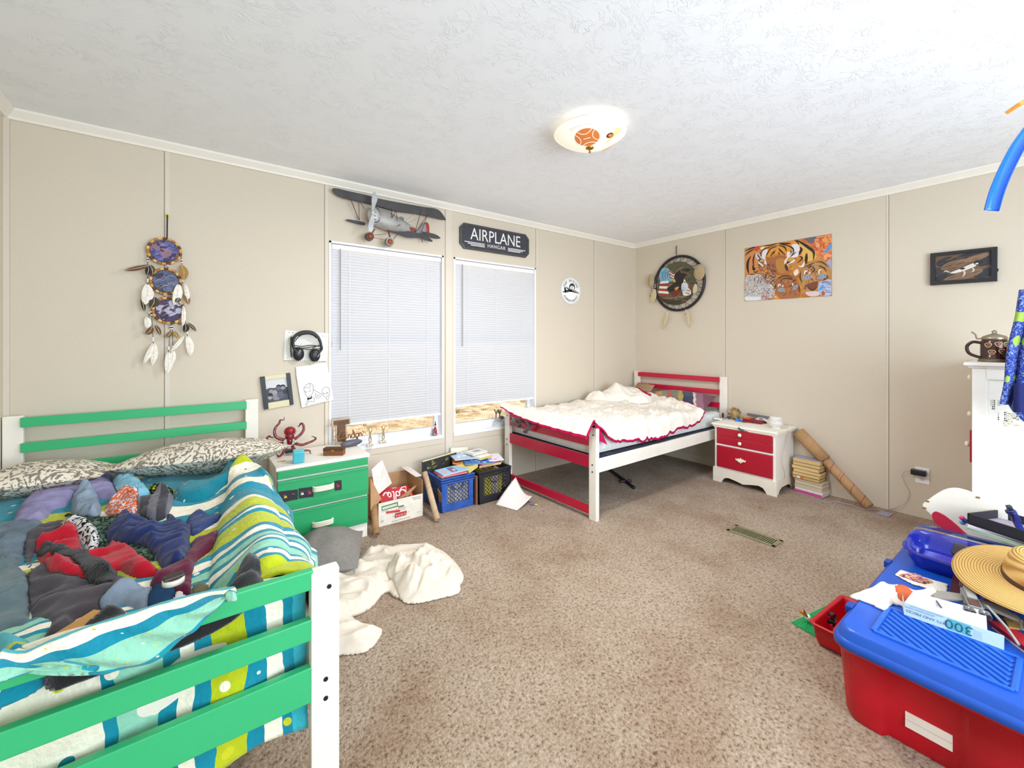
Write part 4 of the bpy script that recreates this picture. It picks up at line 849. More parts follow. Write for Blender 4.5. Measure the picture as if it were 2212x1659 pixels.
for x, y, a, b, col in ((780, 660, 60, 50, '24242c'), (780, 720, 55, 50, '62687a'), (930, 655, 60, 50, '22222a'), (930, 710, 50, 45, '8b93a0'), (510, 850, 50, 60, '8e8e94'), (640, 890, 60, 80, '9b9794'), (470, 1050, 50, 60, 'a2a2a4'), (700, 1050, 90, 80, '86828a'), (860, 960, 90, 90, '5a5c6c'), (1030, 850, 70, 60, '30343c'), (480, 960, 60, 50, '2c2a30')): m.oval(*f(x, y), a/16.59*.0042, b/16.59*.0042, col, 12); m.up(.00003)
m.build('snapshot', PR, t)
# ---- eagle mandala
f = f2(1396, 530, 8.964, .02); c = f(625, 735); r = (f(1095, 735)[0]-f(150, 735)[0])/2; rv = (f(625, 170)[1]-f(625, 1300)[1])/2; r = (r+rv)/2
t = thing('eagle_mandala', 'black hoop wall hanging with an eagle and flag painted disc, fur tufts and feathers', 'wall hanging', (-.02, -c[0], c[1]-r))
m = m2('241c20'); m.tube([(c[0]+r*.96*math.cos(a), c[1]+r*.96*math.sin(a), .02) for a in [2*math.pi*i/48 for i in range(48)]], .0145, 10, True); hp = m.build('hoop', SA, t)
ic = f(585, 735); ir = r*.775
m = m2('4a3f38')
for i in range(20):
    a = 2*math.pi*i/20; m.tube([(c[0]+r*.96*math.cos(a), c[1]+r*.96*math.sin(a), .02), (ic[0]+ir*math.cos(a+.14), ic[1]+ir*math.sin(a+.14), .02), (c[0]+r*.96*math.cos(a+.2), c[1]+r*.96*math.sin(a+.2), .02)], .003, 5)
m.build('lacing', MT, hp)
m = m2('55523a'); m.cyl((*ic, .014), (*ic, .026), ir, ir*.985, 48); m.lay = .0265
# painted picture, traced
def Pd(P, col, n=3): m.poly(c2(pts(f, P), n, True) if n else pts(f, P), col); m.up(.00006)
m.oval(*ic, ir*.985, ir*.985, '57553e', 48); m.up(.0001); rng = random.Random(2)
for i in range(90):
    a, q = rng.uniform(0, 6.28), ir*.8*math.sqrt(rng.random()); m.oval(ic[0]+q*math.cos(a), ic[1]+q*math.sin(a), rng.uniform(.01, .03), rng.uniform(.008, .02), rng.choice(('5d5b42', '4f4d38', '65624a', '46442f')), 8, rng.uniform(0, 3)); m.up(.000005)
Pd([(300, 1060), (250, 960), (230, 900), (300, 1010), (480, 1060), (700, 1050), (880, 960), (820, 1060), (640, 1150), (440, 1140)], '3a3226')
Pd([(290, 480), (360, 430), (450, 470), (520, 640), (500, 700), (420, 700), (290, 700), (260, 590)], '7fb2cc')
for x in range(300, 500, 34): m.line(pts(f, [(x, 450+abs(x-380)*.3), (x+20, 560), (x+5, 690)]), .009, '1d3a66', True)
m.up(.0001)
for i in range(26): a = f(rng.uniform(300, 490), rng.uniform(470, 680)); m.oval(*a, .004, .003, 'e6f0f4', 6)
for j, (ya, yb) in enumerate(((700, 690), (745, 750), (790, 800), (835, 850), (880, 900), (925, 950))):
    Pd([(280-j*8, ya), (440, yb-5), (440, yb+42), (270-j*8, ya+45)], ('e8e4dc', '9c3a30')[j % 2], 0)
Pd([(430, 460), (560, 560), (545, 690), (490, 640)], 'e6e0d8', 0)
for k in range(3): m.line(pts(f, [(440+k*12, 490+k*60), (545, 560+k*50)]), .012, '9c3a30')
m.up(.0001); Pd([(720, 650), (800, 740), (830, 830), (870, 880), (860, 950), (720, 960)], 'e2ddd2')
for k in range(4): m.line(pts(f, [(740, 700+k*70), (870-8*k, 790+k*50)]), .010, 'a0463a')
m.up(.0001); Pd([(560, 560), (640, 490), (760, 450), (870, 470), (760, 540), (800, 560), (740, 640), (720, 760), (690, 860), (600, 880), (520, 900), (440, 900), (410, 830), (500, 770), (520, 690), (545, 640)], '241f22')
for k in range(9): m.line(pts(f, [(660, 520), (700+k*22, 425+k*18)]), .004, ('b9895a', '2a2426')[k % 2], True)
Pd([(700, 740), (790, 730), (820, 800), (780, 910), (720, 920), (690, 860)], 'cfd6da')
for k in range(6): m.line(pts(f, [(700, 880), (730+k*18, 760+k*25)]), .003, '8a949c')
m.up(.0001); Pd([(520, 690), (550, 650), (580, 700), (540, 720)], 'd8a02c'); Pd([(560, 830), (590, 810), (640, 800), (620, 850), (575, 880)], 'cf9a30'); Pd([(470, 930), (600, 860), (700, 880), (690, 950), (560, 1000)], '6a3226')
for P in ([(300, 1030), (450, 1025), (600, 1000), (680, 900)], [(620, 990), (720, 1000), (780, 960)], [(680, 1105), (740, 1065), (800, 1085)], [(550, 560), (640, 470), (730, 410)], [(400, 830), (470, 770), (540, 740)]): m.line(c2(pts(f, P), 4), .006, 'c08a62', True)
m.build('painted_disc', PR, hp)
m = m2('4a4038'); m.tube([(*f(573, 8), .012), (*f(585, 190), .024)], .0045, 6); m.build('hanging_strap', MT, t)
FUR = M_('plush')
for x, y, a, b in ((120, 705, 62, 125), (1050, 535, 92, 130)): m = m2('c8ae84'); m.ball((*f(x, y), .045), (a/8.964*.0058, b/8.964*.0055, .03)); q = f(x, y-20); m.ball((q[0]+.004, q[1]+.02, .05), (a/8.964*.005, b/8.964*.004, .026)); m.build('fur_tuft', FUR, t)
for a, b, w, tip in (((180, 850), (125, 1130), 100, None), ((970, 750), (940, 950), 75, '2a2622'), ((430, 1300), (335, 1625), 60, '2a2622'), ((800, 1260), (850, 1590), 60, '161414')): feather(m2(), f(*a), f(*b), w/8.964*.0062, 'cdb991', .035, tip).build('feather', FE, t)
for a, b in (((120, 830), (85, 1000)), ((985, 590), (990, 740)), ((420, 1270), (405, 1360)), ((780, 1230), (770, 1340)), ((190, 740), (185, 850))):
    m = m2('1c1a1c'); A, B = f(*a), f(*b); m.tube([(*A, .035), (*B, .036)], .0035, 6)
    for q in (.2, .45, .7): m.col('f0eee8'); m.ball((A[0]+(B[0]-A[0])*q, A[1]+(B[1]-A[1])*q, .036), .006, 8, 6)
    m.build('bead_strand', GL, t)
# ---- tiger jigsaw poster
f = f2(1600, 498, 10.5, .003); rng = random.Random(8); m = m2('c9853e')
TL, TR, BR_, BL = f(88, 405), f(2065, 70), f(2070, 1480), f(95, 1605); m.prism([TL, TR, BR_, BL], .001, .0035); m.lay = .0038
def T_(P, col, n=3): m.poly(c2(pts(f, P), n, True) if n else pts(f, P), col); m.up(.00004)
def St(P, w, col='2b2420', tp=True): m.line(c2(pts(f, P), 4), w/10.5*.0054, col, tp); m.up(.00001)
def inq(x, y): return 100 < x < 2055 and y > 415-(x-88)*.168 and y < 1590-(x-95)*.062
def daub(n, x0, x1, y0, y1, cols, a=22, b=12, ang=None):
    for i in range(n):
        x, y = rng.uniform(x0, x1), rng.uniform(y0, y1)
        if inq(x, y): m.oval(*f(x, y), rng.uniform(.5, 1)*a/10.5*.0054, rng.uniform(.5, 1)*b/10.5*.0054, rng.choice(cols), 7, rng.uniform(0, 3) if ang is None else ang); m.up(.000003)
daub(160, 95, 2060, 100, 1590, ('cf8a3c', 'd99a4a', 'b8702e', 'c47a3a'), 70, 40)
T_([(1380, 195), (2060, 75), (2060, 650), (1950, 700), (1800, 560), (1700, 400), (1500, 280)], 'd56a38', 0); T_([(1450, 180), (1790, 125), (1700, 230), (1600, 300), (1480, 220)], '6c6470', 2); T_([(1980, 110), (2060, 95), (2060, 240), (2000, 200)], 'e2b4a0', 2)
daub(70, 1700, 2050, 110, 650, ('e07a44', 'c4542c', 'dd8c58', 'e8a070'), 50, 30); T_([(1850, 200), (1930, 160), (2000, 230), (1960, 280), (1880, 260)], 'e0a050')
T_([(1890, 450), (1960, 420), (2000, 330), (2060, 310), (2060, 380), (1980, 480), (1910, 500)], '4f9ad6')
T_([(450, 400), (850, 290), (1250, 230), (1500, 300), (1660, 460), (1690, 660), (1500, 700), (1380, 620), (1080, 640), (1010, 560), (840, 520), (600, 600), (480, 500)], 'e3973a'); T_([(1320, 300), (1640, 440), (1700, 640), (1460, 700), (1380, 500)], 'e6b45c')
T_([(560, 600), (720, 620), (850, 560), (1050, 600), (1010, 760), (1000, 960), (800, 1000), (600, 800)], 'a8653a'); T_([(800, 680), (1000, 640), (1000, 940), (850, 940)], 'bb8038')
T_([(95, 440), (330, 380), (440, 420), (350, 560), (400, 700), (420, 900), (200, 980), (95, 900)], 'd58a4a'); T_([(470, 600), (480, 480), (600, 420), (610, 480), (560, 600), (590, 760), (550, 760)], 'e6dde0'); T_([(330, 560), (400, 500), (460, 600), (500, 650), (380, 660)], 'cfc2c8'); T_([(440, 400), (540, 360), (500, 430)], 'ece4dc')
T_([(1160, 330), (1290, 310), (1340, 420), (1310, 560), (1230, 610), (1110, 600), (1060, 640), (1060, 480), (1180, 500)], 'e9e2e6'); T_([(990, 720), (1020, 650), (1080, 600), (1040, 700), (1000, 760)], 'efe8e4')
T_([(395, 690), (430, 640), (520, 650), (545, 700), (500, 740), (420, 720)], '3a3230'); m.oval(*f(490, 685), .025, .014, 'c8a046'); m.up(); T_([(395, 690), (440, 730), (520, 780), (500, 820), (420, 760)], 'ece6e6')
T_([(1060, 690), (1110, 620), (1220, 620), (1260, 650), (1150, 740), (1060, 780)], '3a302c'); m.oval(*f(1135, 655), .032, .018, 'd0a050'); m.up(); T_([(1250, 650), (1200, 720), (1090, 760), (1070, 810), (1060, 770), (1140, 710)], 'f0eae8'); T_([(1000, 780), (1060, 790), (1080, 920), (1020, 880)], '3a302c')
T_([(1300, 800), (1380, 800), (1420, 740), (1460, 690), (1440, 810), (1380, 835)], 'efe6d8'); T_([(1240, 900), (1290, 870), (1320, 960), (1240, 1030), (1200, 960)], 'ecdcc8')
for P, w in (([(480, 600), (470, 500), (560, 410), (850, 330)], 22), ([(850, 320), (1050, 340), (1180, 400), (1200, 500), (1130, 590)], 22), ([(520, 350), (700, 330), (850, 290)], 20), ([(860, 290), (1000, 300), (1150, 290)], 34), ([(860, 340), (1000, 380), (1040, 480)], 24), ([(860, 400), (920, 470), (1020, 560)], 24), ([(700, 400), (620, 500), (590, 580)], 20), ([(800, 440), (720, 520), (680, 590)], 20), ([(620, 430), (740, 390), (840, 350)], 18), ([(870, 480), (880, 560)], 16), ([(960, 500), (1020, 560)], 14), ([(740, 540), (780, 480)], 14),
             ([(1260, 210), (1400, 290), (1560, 400), (1660, 500), (1650, 690)], 44), ([(1350, 370), (1380, 430), (1350, 500), (1330, 560)], 44), ([(1500, 510), (1490, 640), (1480, 760)], 44), ([(1220, 220), (1290, 260), (1330, 320)], 20), ([(1130, 440), (1150, 500), (1110, 560)], 14), ([(1270, 480), (1200, 540), (1130, 600)], 16), ([(1310, 600), (1380, 600), (1390, 650), (1280, 740)], 26),
             ([(100, 470), (250, 400), (400, 360)], 26), ([(100, 570), (200, 480), (330, 410)], 26), ([(240, 580), (170, 700), (160, 860), (190, 980)], 46), ([(330, 520), (290, 660), (300, 820)], 26), ([(380, 520), (420, 600), (460, 640)], 18), ([(280, 780), (300, 880), (340, 860)], 46), ([(190, 980), (320, 1010), (380, 960)], 18), ([(290, 920), (340, 950), (400, 900)], 20)): St(P, w)
m.oval(*f(370, 410), .025, .022, 'cc4a34'); m.up(); m.oval(*f(430, 465), .02, .014, 'd8843a'); m.up()
T_([(110, 1060), (300, 1010), (420, 980), (600, 1150), (760, 1300), (700, 1540), (110, 1590)], 'b9b2ae'); daub(330, 100, 800, 1010, 1590, ('d9d8d6', '8c8a94', '5a5866', 'e9c8a8', 'bcc4cc', 'c98a70', '4a4a58', 'e6e4e0'), 15, 10); daub(240, 380, 800, 760, 1200, ('4a2f3a', '6a4048', '8a4a34', '3a3040', 'a86a50', 'b9a8b4'), 14, 9)
T_([(110, 1500), (430, 1510), (440, 1570), (120, 1590)], 'dfe0e4'); daub(26, 480, 640, 1480, 1560, ('c0605c', 'd88a80', '8a5a68'), 16, 10)
for cx_, cy_, a, b, base in ((1080, 1270, 290, 270, 'a8683c'), (1690, 1050, 330, 360, 'b98a52')):
    if cy_ > 1200: Pq = [(800, 1300), (860, 1060), (1080, 990), (1260, 1080), (1340, 1300), (1320, 1520), (900, 1545)]
    else: Pq = [(1380, 1150), (1400, 880), (1600, 700), (1850, 690), (2030, 800), (2050, 1000), (1980, 1150), (1850, 1290), (1640, 1400), (1450, 1330)]
    T_(Pq, base); daub(110, cx_-a*.7, cx_+a*.7, cy_-b*.7, cy_+b*.75, ('8a4a2a', 'a8683c', '6a3826', 'b9804a', '9a5a34'), 26, 12)
T_([(1500, 1220), (1740, 1150), (1740, 1260), (1640, 1350), (1520, 1270)], '7a4428'); T_([(1470, 1400), (1640, 1380), (1810, 1390), (1760, 1480), (1560, 1490)], 'd9c4c4'); T_([(1800, 1160), (2060, 1120), (2060, 1460), (1850, 1480), (1760, 1370)], 'aeb4cc'); daub(40, 1850, 2060, 1150, 1460, ('8c98c0', 'c8ccd8', '6a7090'), 50, 10, -.2)
T_([(1940, 720), (2060, 650), (2060, 900), (2020, 800)], 'a8a4bc'); T_([(1790, 1320), (1860, 1230), (1890, 1240), (1860, 1330), (1800, 1360)], '4f9ad6'); T_([(1830, 1440), (1870, 1360), (1920, 1420), (1890, 1480)], 'b85848'); T_([(1790, 880), (1880, 850), (1940, 900), (1930, 980), (1860, 960)], 'd9943c')
for x, y, r_, s in ((1520, 1060, 62, -.1), (1850, 1040, 66, .4), (935, 1350, 60, -.2), (1250, 1290, 52, .8)):
    m.oval(*f(x, y), r_/10.5*.0052, r_/10.5*.0030, 'e6dcd8', 18, s); m.up(); m.oval(*f(x, y), r_/10.5*.0046, r_/10.5*.0026, '4a4a58', 18, s); m.up(); m.oval(*f(x, y), r_/10.5*.0036, r_/10.5*.0021, '8ea4c4', 18, s); m.up(); m.oval(*f(x, y), .004, .004, '2a2a34', 10); m.up()
for P, w in (([(1450, 1000), (1480, 930), (1530, 920)], 30), ([(1560, 1000), (1590, 940)], 24), ([(1780, 1010), (1800, 900), (1840, 900)], 30), ([(860, 1290), (880, 1230), (940, 1240)], 28), ([(960, 1290), (980, 1230)], 20), ([(1200, 1250), (1180, 1190)], 22)): St(P, w, 'e6dad2')
for P in ([(840, 1120), (960, 1040), (1080, 1030), (1220, 1090)], [(880, 1170), (1000, 1090), (1150, 1100), (1240, 1150)], [(1440, 850), (1580, 780), (1700, 720)], [(1530, 860), (1640, 800)], [(1720, 720), (1860, 720), (2000, 830)], [(1640, 800), (1690, 900), (1620, 960)], [(1760, 800), (1900, 850), (1960, 950)], [(1490, 1250), (1640, 1360), (1760, 1260)], [(800, 1200), (790, 1330)], [(1340, 1240), (1350, 1400)], [(1960, 1000), (1980, 1080), (1850, 1150)], [(1380, 920), (1360, 1080), (1420, 1180)]): St(P, 16, '3a2c26')
for q in m.v:
    a = -q.y; a = min(max(a, max(TL[0], BL[0])), min(TR[0], BR_[0])); u = (a-TL[0])/(TR[0]-TL[0]); q.y = -a; q.z = min(max(q.z, BL[1]+(BR_[1]-BL[1])*u), TL[1]+(TR[1]-TL[1])*u)
tag(m.build('tiger_poster', PR), 'unframed tiger and cubs jigsaw picture on the wall', 'poster')
# ---- dog relief in a black frame
f = f2(1900, 180, 3.455, .03); O = pts(f, [(378, 1270), (878, 1218), (876, 1475), (377, 1507)]); I = pts(f, [(412, 1290), (836, 1245), (833, 1450), (415, 1476)])
t = thing('relief_frame', 'small black framed relief of a spotted white dog beside the tiger picture', 'picture frame', (-.02, -O[0][0], O[3][1]))
m = m2('1c1a20')
for i in range(4): j = (i+1) % 4; vs = [(*O[i], .03), (*O[j], .03), (*I[j], .03), (*I[i], .03), (*O[i], .001), (*O[j], .001), (*I[j], .012), (*I[i], .012)]; m.add(vs, [(0, 3, 2, 1), (0, 1, 5, 4), (3, 7, 6, 2)])
m.build('frame', SA, t)
m = m2('6a5240'); m.lay = .012; m.poly(I); m.up(); rng = random.Random(4)
def ins(u, v): a = V(I[0]).lerp(V(I[1]), u); b = V(I[3]).lerp(V(I[2]), u); return a.lerp(b, v)
for u, v, a, b, c_ in ((.2, .25, .05, .03, '2c2e34'), (.1, .6, .04, .03, '3a3a3c'), (.15, .85, .06, .02, '2c2e34'), (.6, .1, .09, .02, '2c2e34'), (.9, .3, .05, .05, '2c3036'), (.9, .8, .06, .03, '2c2e34'), (.35, .4, .07, .03, '7a5c44'), (.5, .85, .1, .03, '80624a'), (.75, .2, .06, .02, '8a6a4e')): q = ins(u, v); m.oval(q.x, q.y, a, b, c_, 14, .3); m.up(.00004)
for i in range(46): u, v = rng.uniform(.08, .9), rng.uniform(.1, .9); q = ins(u, v); m.line([(q.x-.02, q.y-.004), (q.x, q.y+.002), (q.x+.02, q.y+.006)], .004, rng.choice(('7d6048', '57422f', '2e2e32', '8f7052', '6a5038')), True); m.up(.00002)
def D(P, col, w=None): 
    q = [tuple(ins(a, b)) for a, b in P]
    if w: m.line(c2(q, 4), w, col, True)
    else: m.poly(c2(q, 3, True), col)
    m.up(.0004)
D([(.28, .7), (.45, .58), (.62, .45), (.72, .4), (.74, .5), (.66, .58), (.5, .68), (.34, .74)], 'd9d2c8'); D([(.5, .62), (.54, .75), (.5, .9)], 'cfc8bc', .009); D([(.66, .55), (.7, .66), (.66, .75)], 'cfc8bc', .008); D([(.28, .7), (.2, .62), (.16, .66)], 'd9d2c8', .007); D([(.45, .58), (.5, .54), (.55, .57), (.5, .62)], '24222a'); D([(.7, .42), (.74, .3), (.82, .34), (.86, .42), (.76, .48)], '2a2628'); D([(.72, .44), (.76, .4), (.78, .46)], 'd9d2c8')
m.build('dog_relief', PR, t)
# ---- ceiling fixture
ZR = 2.405; cc = PZ(1274, 291, ZR); rb = 151/2*((cc-CAM).dot(_fw))/F; hb_ = .07; RS = (rb*rb+hb_*hb_)/(2*hb_); sc_ = V((cc.x, cc.y, ZR-hb_+RS))
t = thing('ceiling_light', 'shallow white glass ceiling light with a painted basketball', 'ceiling light', (cc.x, cc.y, 2.29))
m = MB('f4f0e6'); m.lathe([(.0, 2.4485), (.13, 2.4485), (.13, 2.42), (.05, 2.41), (0, 2.41)], 32, (cc.x, cc.y, 0)); m.build('ceiling_pan', SA, t)
BOWL = mat('lit milk glass', 'fbf6ea', .25, var=0, emis=('fff0d8', .34)); th0 = math.asin(rb/RS)
m = MB('fbf6ea'); prof = [(RS*math.sin(th0*i/14), sc_.z-RS*math.cos(th0*i/14)) for i in range(15)]; prof += [(rb+.004, ZR+.004), (rb-.004, ZR+.006)]+[((RS-.005)*math.sin(th0*i/14), sc_.z-(RS-.005)*math.cos(th0*i/14)) for i in range(13, -1, -1)]
m.lathe(prof, 48, (cc.x, cc.y, 0)); bw = m.build('glass_bowl', BOWL, t)
def onb(x, y):
    d = ray(1180+x/11.06, 230+y/11.06).normalized(); oc = CAM-sc_; b = oc.dot(d); c = oc.dot(oc)-(RS+.0012+m.lay)**2; return CAM+d*(-b+math.sqrt(max(0, b*b-c)) if b*b-c < 0 else -b-math.sqrt(max(0, b*b-c)))
class Bowl(MB):
    def add(s, vs, fs, smooth=None): b = len(s.v); s.v += [onb(q[0], q[1]) for q in vs]; [(s.f.append([b+i for i in q]), s.c.append(s.cc), s.sm.append(False)) for q in fs]; return s
DEC = mat('glass decal, backlit', None, .4, var=.04); DEC.node_tree.nodes['Principled BSDF'].inputs['Emission Strength'].default_value = .25
DEC.node_tree.links.new([n for n in DEC.node_tree.nodes if n.type == 'ATTRIBUTE'][0].outputs[0], DEC.node_tree.nodes['Principled BSDF'].inputs['Emission Color'])
m = Bowl('cf7434')
q, w = math.cos(-.12), math.sin(-.12); vs = [(977, 730, 0)]+[(977+300*k/6*math.cos(a)*q-212*k/6*math.sin(a)*w, 730+300*k/6*math.cos(a)*w+212*k/6*math.sin(a)*q, 0) for k in range(1, 7) for a in [2*math.pi*i/40 for i in range(40)]]
m.add(vs, [(0, 1+i, 1+(i+1) % 40) for i in range(40)]+[(1+k*40+i, 1+(k+1)*40+i, 1+(k+1)*40+(i+1) % 40, 1+k*40+(i+1) % 40) for k in range(5) for i in range(40)]); m.up(.0006)
for P in ([(745, 618), (850, 665), (980, 640), (1095, 525)], [(1160, 545), (1110, 640), (1130, 740), (1250, 805)], [(700, 695), (790, 760), (830, 850), (790, 935)], [(870, 945), (960, 880), (1080, 850), (1200, 855)], [(890, 785), (1055, 742)]): m.line(c2(P, 6), 17, 'fbe9d0')
m.up(.0006); m.oval(1522, 690, 92, 55, '5a2a10', 28, -.5); m.up(.0006); m.oval(1525, 690, 45, 28, 'f0913c', 20, -.5); m.poly([(1600, 640), (1680, 480), (1810, 555), (1700, 680), (1480, 850), (1400, 900), (1500, 780)], 'eccf94'); m.line(c2([(1680, 860), (1580, 940), (1400, 1030), (1280, 1090)], 5), 22, 'd9a878', True)
mm = MB(); tx = 'BASKETBALL'
for i, ch in enumerate(tx):
    u = i/(len(tx)-1); x = 605+u*585; y = 555-165*u**.62; a = -R(33)*(1-u*.86); q = MB(); q.text(ch, 0, 0, 112); m.col('c4bdc6')
    m.add([(x+p.x*math.cos(a)+p.y*math.sin(a)*-1*-1, y+p.x*math.sin(a)-p.y*math.cos(a), 0) for p in q.v], q.f)
m.build('basketball_decal', DEC, bw)
BRASS = mat('aged brass', 'a8823a', .3, metal=.9, var=.1)
m = MB('a8823a'); zb_ = ZR-hb_; m.lathe([(0, zb_+.002), (.02, zb_+.001), (.022, zb_-.004), (.012, zb_-.010), (.005, zb_-.013), (.004, zb_-.02), (.007, zb_-.024), (.004, zb_-.03), (0, zb_-.031)], 20, (cc.x, cc.y, 0)); m.build('finial', BRASS, t)
# ---- outlet and charger
f = f2(1500, 840, 4.254, .004); c = f(2090, 800)
t = thing('wall_outlet', 'white wall outlet with a black charger plugged in its upper socket', 'outlet', (-.004, -c[0], c[1]-.06))
P = pts(f, [(2030, 712), (2163, 738), (2160, 887), (2026, 855)]); x0 = (P[0][0]+P[3][0])/2; x1 = (P[1][0]+P[2][0])/2; y1 = (P[0][1]+P[1][1])/2; y0 = (P[2][1]+P[3][1])/2
m = m2('f4f4f6'); m.box((x0, y0, .001), (x1, y1, .007), .003); m.col('e6e6e8'); xm = (x0+x1)/2; hh = y1-y0
for k in (.3, .7): m.cyl((xm, y0+hh*k, .007), (xm, y0+hh*k, .008), .017, n=20)
m.col('3a3a3a'); k = y0+hh*.3
for dx in (-.006, .006): m.box((xm+dx-.001, k-.001, .008), (xm+dx+.001, k+.007, .0084))
m.cyl((xm, k-.008, .008), (xm, k-.008, .0084), .0025, n=10); m.build('cover_plate', SA, t)
a, b = f(2005, 770), f(2122, 785); m = m2('202126'); m.box((a[0]-.005, y0+hh*.7-.02, .0075), (x1-.012, y0+hh*.7+.02, .05), .008); m.build('charger', GL, t)
CHX, CHZ = -(a[0]-.004), y0+hh*.7
pth = [V((-.03, CHX+.004, CHZ))]
for x, y, X in ((1940, 755, -.035), (1912, 800, -.02), (1940, 880, -.015), (1975, 950, -.015), (1950, 1030, -.012), (1870, 1085, -.03)): pth.append(PX(1500+x/4.254, 840+y/4.254, X))
for x, y in ((1780, 1105), (1560, 1108), (1450, 1070), (1300, 1040), (1200, 1045), (1120, 1005), (1000, 965), (930, 955)): pth.append(PZ(1500+x/4.254, 840+y/4.254, .006))
m = MB('c9b2bc'); m.tube(curve(pth, 8), .0022, 6); tag(m.build('charging_cable', GL), 'thin pinkish charging cable trailing from the outlet across the carpet', 'cable')
# =====================================================  GREEN DRESSER AND WHAT STANDS ON IT
DX0, DX1, DYF, DZ = -3.862, -3.318, -.42, .545
t = thing('dresser', 'small cream dresser with three green drawer fronts and ridged cream pulls', 'dresser', ((DX0+DX1)/2, -.22, 0))
m = MB('efe8da'); m.box((DX0+.012, DYF+.014, 0), (DX1-.012, -.025, DZ-.022)); m.build('carcass', CREAM, t)
m = MB('f2ece0'); m.box((DX0, DYF-.004, DZ-.022), (DX1, -.018, DZ), .004); m.build('top_board', CREAM, t)
GRIB = chip_mat('green painted drawer front', '2aa566', '8a7a4a', .45, .72)
def drawer(z0, z1, out, handle):
    m = MB('2aa566'); y = DYF-out; x0, x1 = DX0+.008, DX1-(.004 if out > .02 else .012)
    m.box((x0, y, z0), (x1, DYF+.013, z1), .003)
    h = z1-z0
    for k in ((.06, .10, .14, .18, .9, .94) if h > .1 else (.2, .4, .6, .8)): m.box((x0+.002, y-.0018, z0+h*k), (x1-.002, y+.001, z0+h*k+.004))
    d = m.build('drawer', GRIB, t)
    if handle:
        m = MB('f0e8d2'); xc, zc = handle
        for i in range(3): zz = zc+(i-1)*.011; m.tube(curve([(xc-.058, y-.002, zz), (xc-.045, y-.018, zz), (xc, y-.022, zz), (xc+.045, y-.018, zz), (xc+.058, y-.002, zz)], 5), .0062, 8)
        m.build('handle', CREAM, d)
    return d, y
drawer(.475, .522, .004, None)
d1, y1 = drawer(.283, .462, .012, ((PY(699, 1053, DYF-.02).x), PY(699, 1053, DYF-.02).z))
drawer(.094, .268, .002, (PY(697, 1128, DYF).x, PY(697, 1128, DYF).z))
# trading stickers on the middle drawer
def s1(x, y): p = PY(590+x/5.773, 1020+y/5.773, y1-.002); return (p.x, p.z)
m = MB(); m.frame((0, y1-.0022, 0), (1, 0, 0), (0, 0, 1)); rng = random.Random(1)
for P, body, head in (([(60, 245), (210, 225), (215, 355), (130, 375)], 'd8c22a', '7a4a30'), ([(212, 226), (308, 214), (310, 338), (214, 354)], '22242c', '8a5a40'), ([(318, 203), (408, 192), (410, 318), (320, 330)], 'd9d9e4', '7a4a30'), ([(410, 192), (500, 180), (504, 306), (412, 318)], 'd0303a', '6a3a28'), ([(765, 108), (853, 98), (856, 218), (770, 232)], 'c92a28', '6a3a28')):
    q = [s1(*p) for p in P]; m.lay = 0; m.poly(q, '2c2430'); cx = sum(p[0] for p in q)/4; cz = sum(p[1] for p in q)/4
    for i in range(8): m.up(.00005); m.oval(cx+rng.uniform(-.006, .006), cz+rng.uniform(-.004, .008), .003, .002, rng.choice(('4a3040', '3a2c44', '55404a')), 6)
    m.up(.0001); m.poly([(cx-.0085, cz-.0105), (cx+.0085, cz-.0105), (cx+.006, cz+.002), (cx-.006, cz+.002)], body); m.up(.0001); m.oval(cx, cz+.0045, .0032, .004, head, 10); m.oval(cx-.008, cz+.008, .0014, .002, 'e8e8e8', 6)
m.build('sticker_row', PR, d1)
# brick-built octopus
t = thing('octopus_toy', 'red brick-built octopus with curling arms on the dresser top', 'toy', (-3.755, -.17, DZ))
ob = V((-3.752, -.15, DZ)); RP = mat('dark red plastic', None, .22, var=.08, coat=.3); DP = mat('dark grey plastic', None, .4, var=.08)
def oc(x, y, Y=-.15): p = PY(560+x/8.508, 880+y/8.508, Y); return p
m = MB('7e1220'); m.ball(oc(560, 440), (.034, .032, .030)); m.ball(oc(560, 530), (.028, .028, .028)); m.ball(oc(560, 620), (.018, .02, .03)); hd = m.build('head', RP, t)
m = MB('c22a34'); m.ball(oc(580, 425, -.175), (.013, .01, .011)); m.build('dome', RP, hd)
m = MB('a01828'); rng = random.Random(3)
for i in range(14): a = 2*math.pi*i/14; m.frame(oc(560, 440)+V((.030*math.cos(a), -.012, .028*math.sin(a))), (math.cos(a), 0, math.sin(a)), (0, 1, 0)); m.box((-.004, -.005, -.003), (.006, .005, .003))
m.build('brick_studs', RP, hd)
for s in (-1, 1): m = MB('b9c0c4'); m.ball(oc(560+s*95, 630, -.18), (.008, .007, .009)); m.build('eye', DP, hd)
def arm(P, Y0, Y1, tip):
    k = len(P); C3 = curve([oc(x, y, Y0+(Y1-Y0)*i/(k-1)) for i, (x, y) in enumerate(P)], 5); n = len(C3); m = MB('8e1622')
    cut = int(n*.72)
    for i in range(0, cut, 2):
        a, b = C3[i], C3[min(i+2, n-1)]; r = .0105*(1-i/n*.62); d = (b-a).normalized(); m.col('93182a' if i % 4 else '5a2028'); m.cyl(a+d*.001, b, r, r*.92, 8); m.col('3a2a2c'); m.ball(b, r*.75, 8, 6)
    q = m.build('arm', RP, t); m = MB('3c3034'); m.tube(C3[cut-1:], [.004*(1-.6*i/(n-cut+1)) for i in range(n-cut+1)], 7); m.build('arm_tip', DP, q)
arm([(470, 600), (330, 560), (280, 470), (300, 370), (370, 290), (385, 235), (450, 230), (462, 175)], -.16, -.13, 1)
arm([(450, 660), (330, 670), (190, 650), (140, 590), (175, 530), (240, 555), (280, 540)], -.17, -.14, 1)
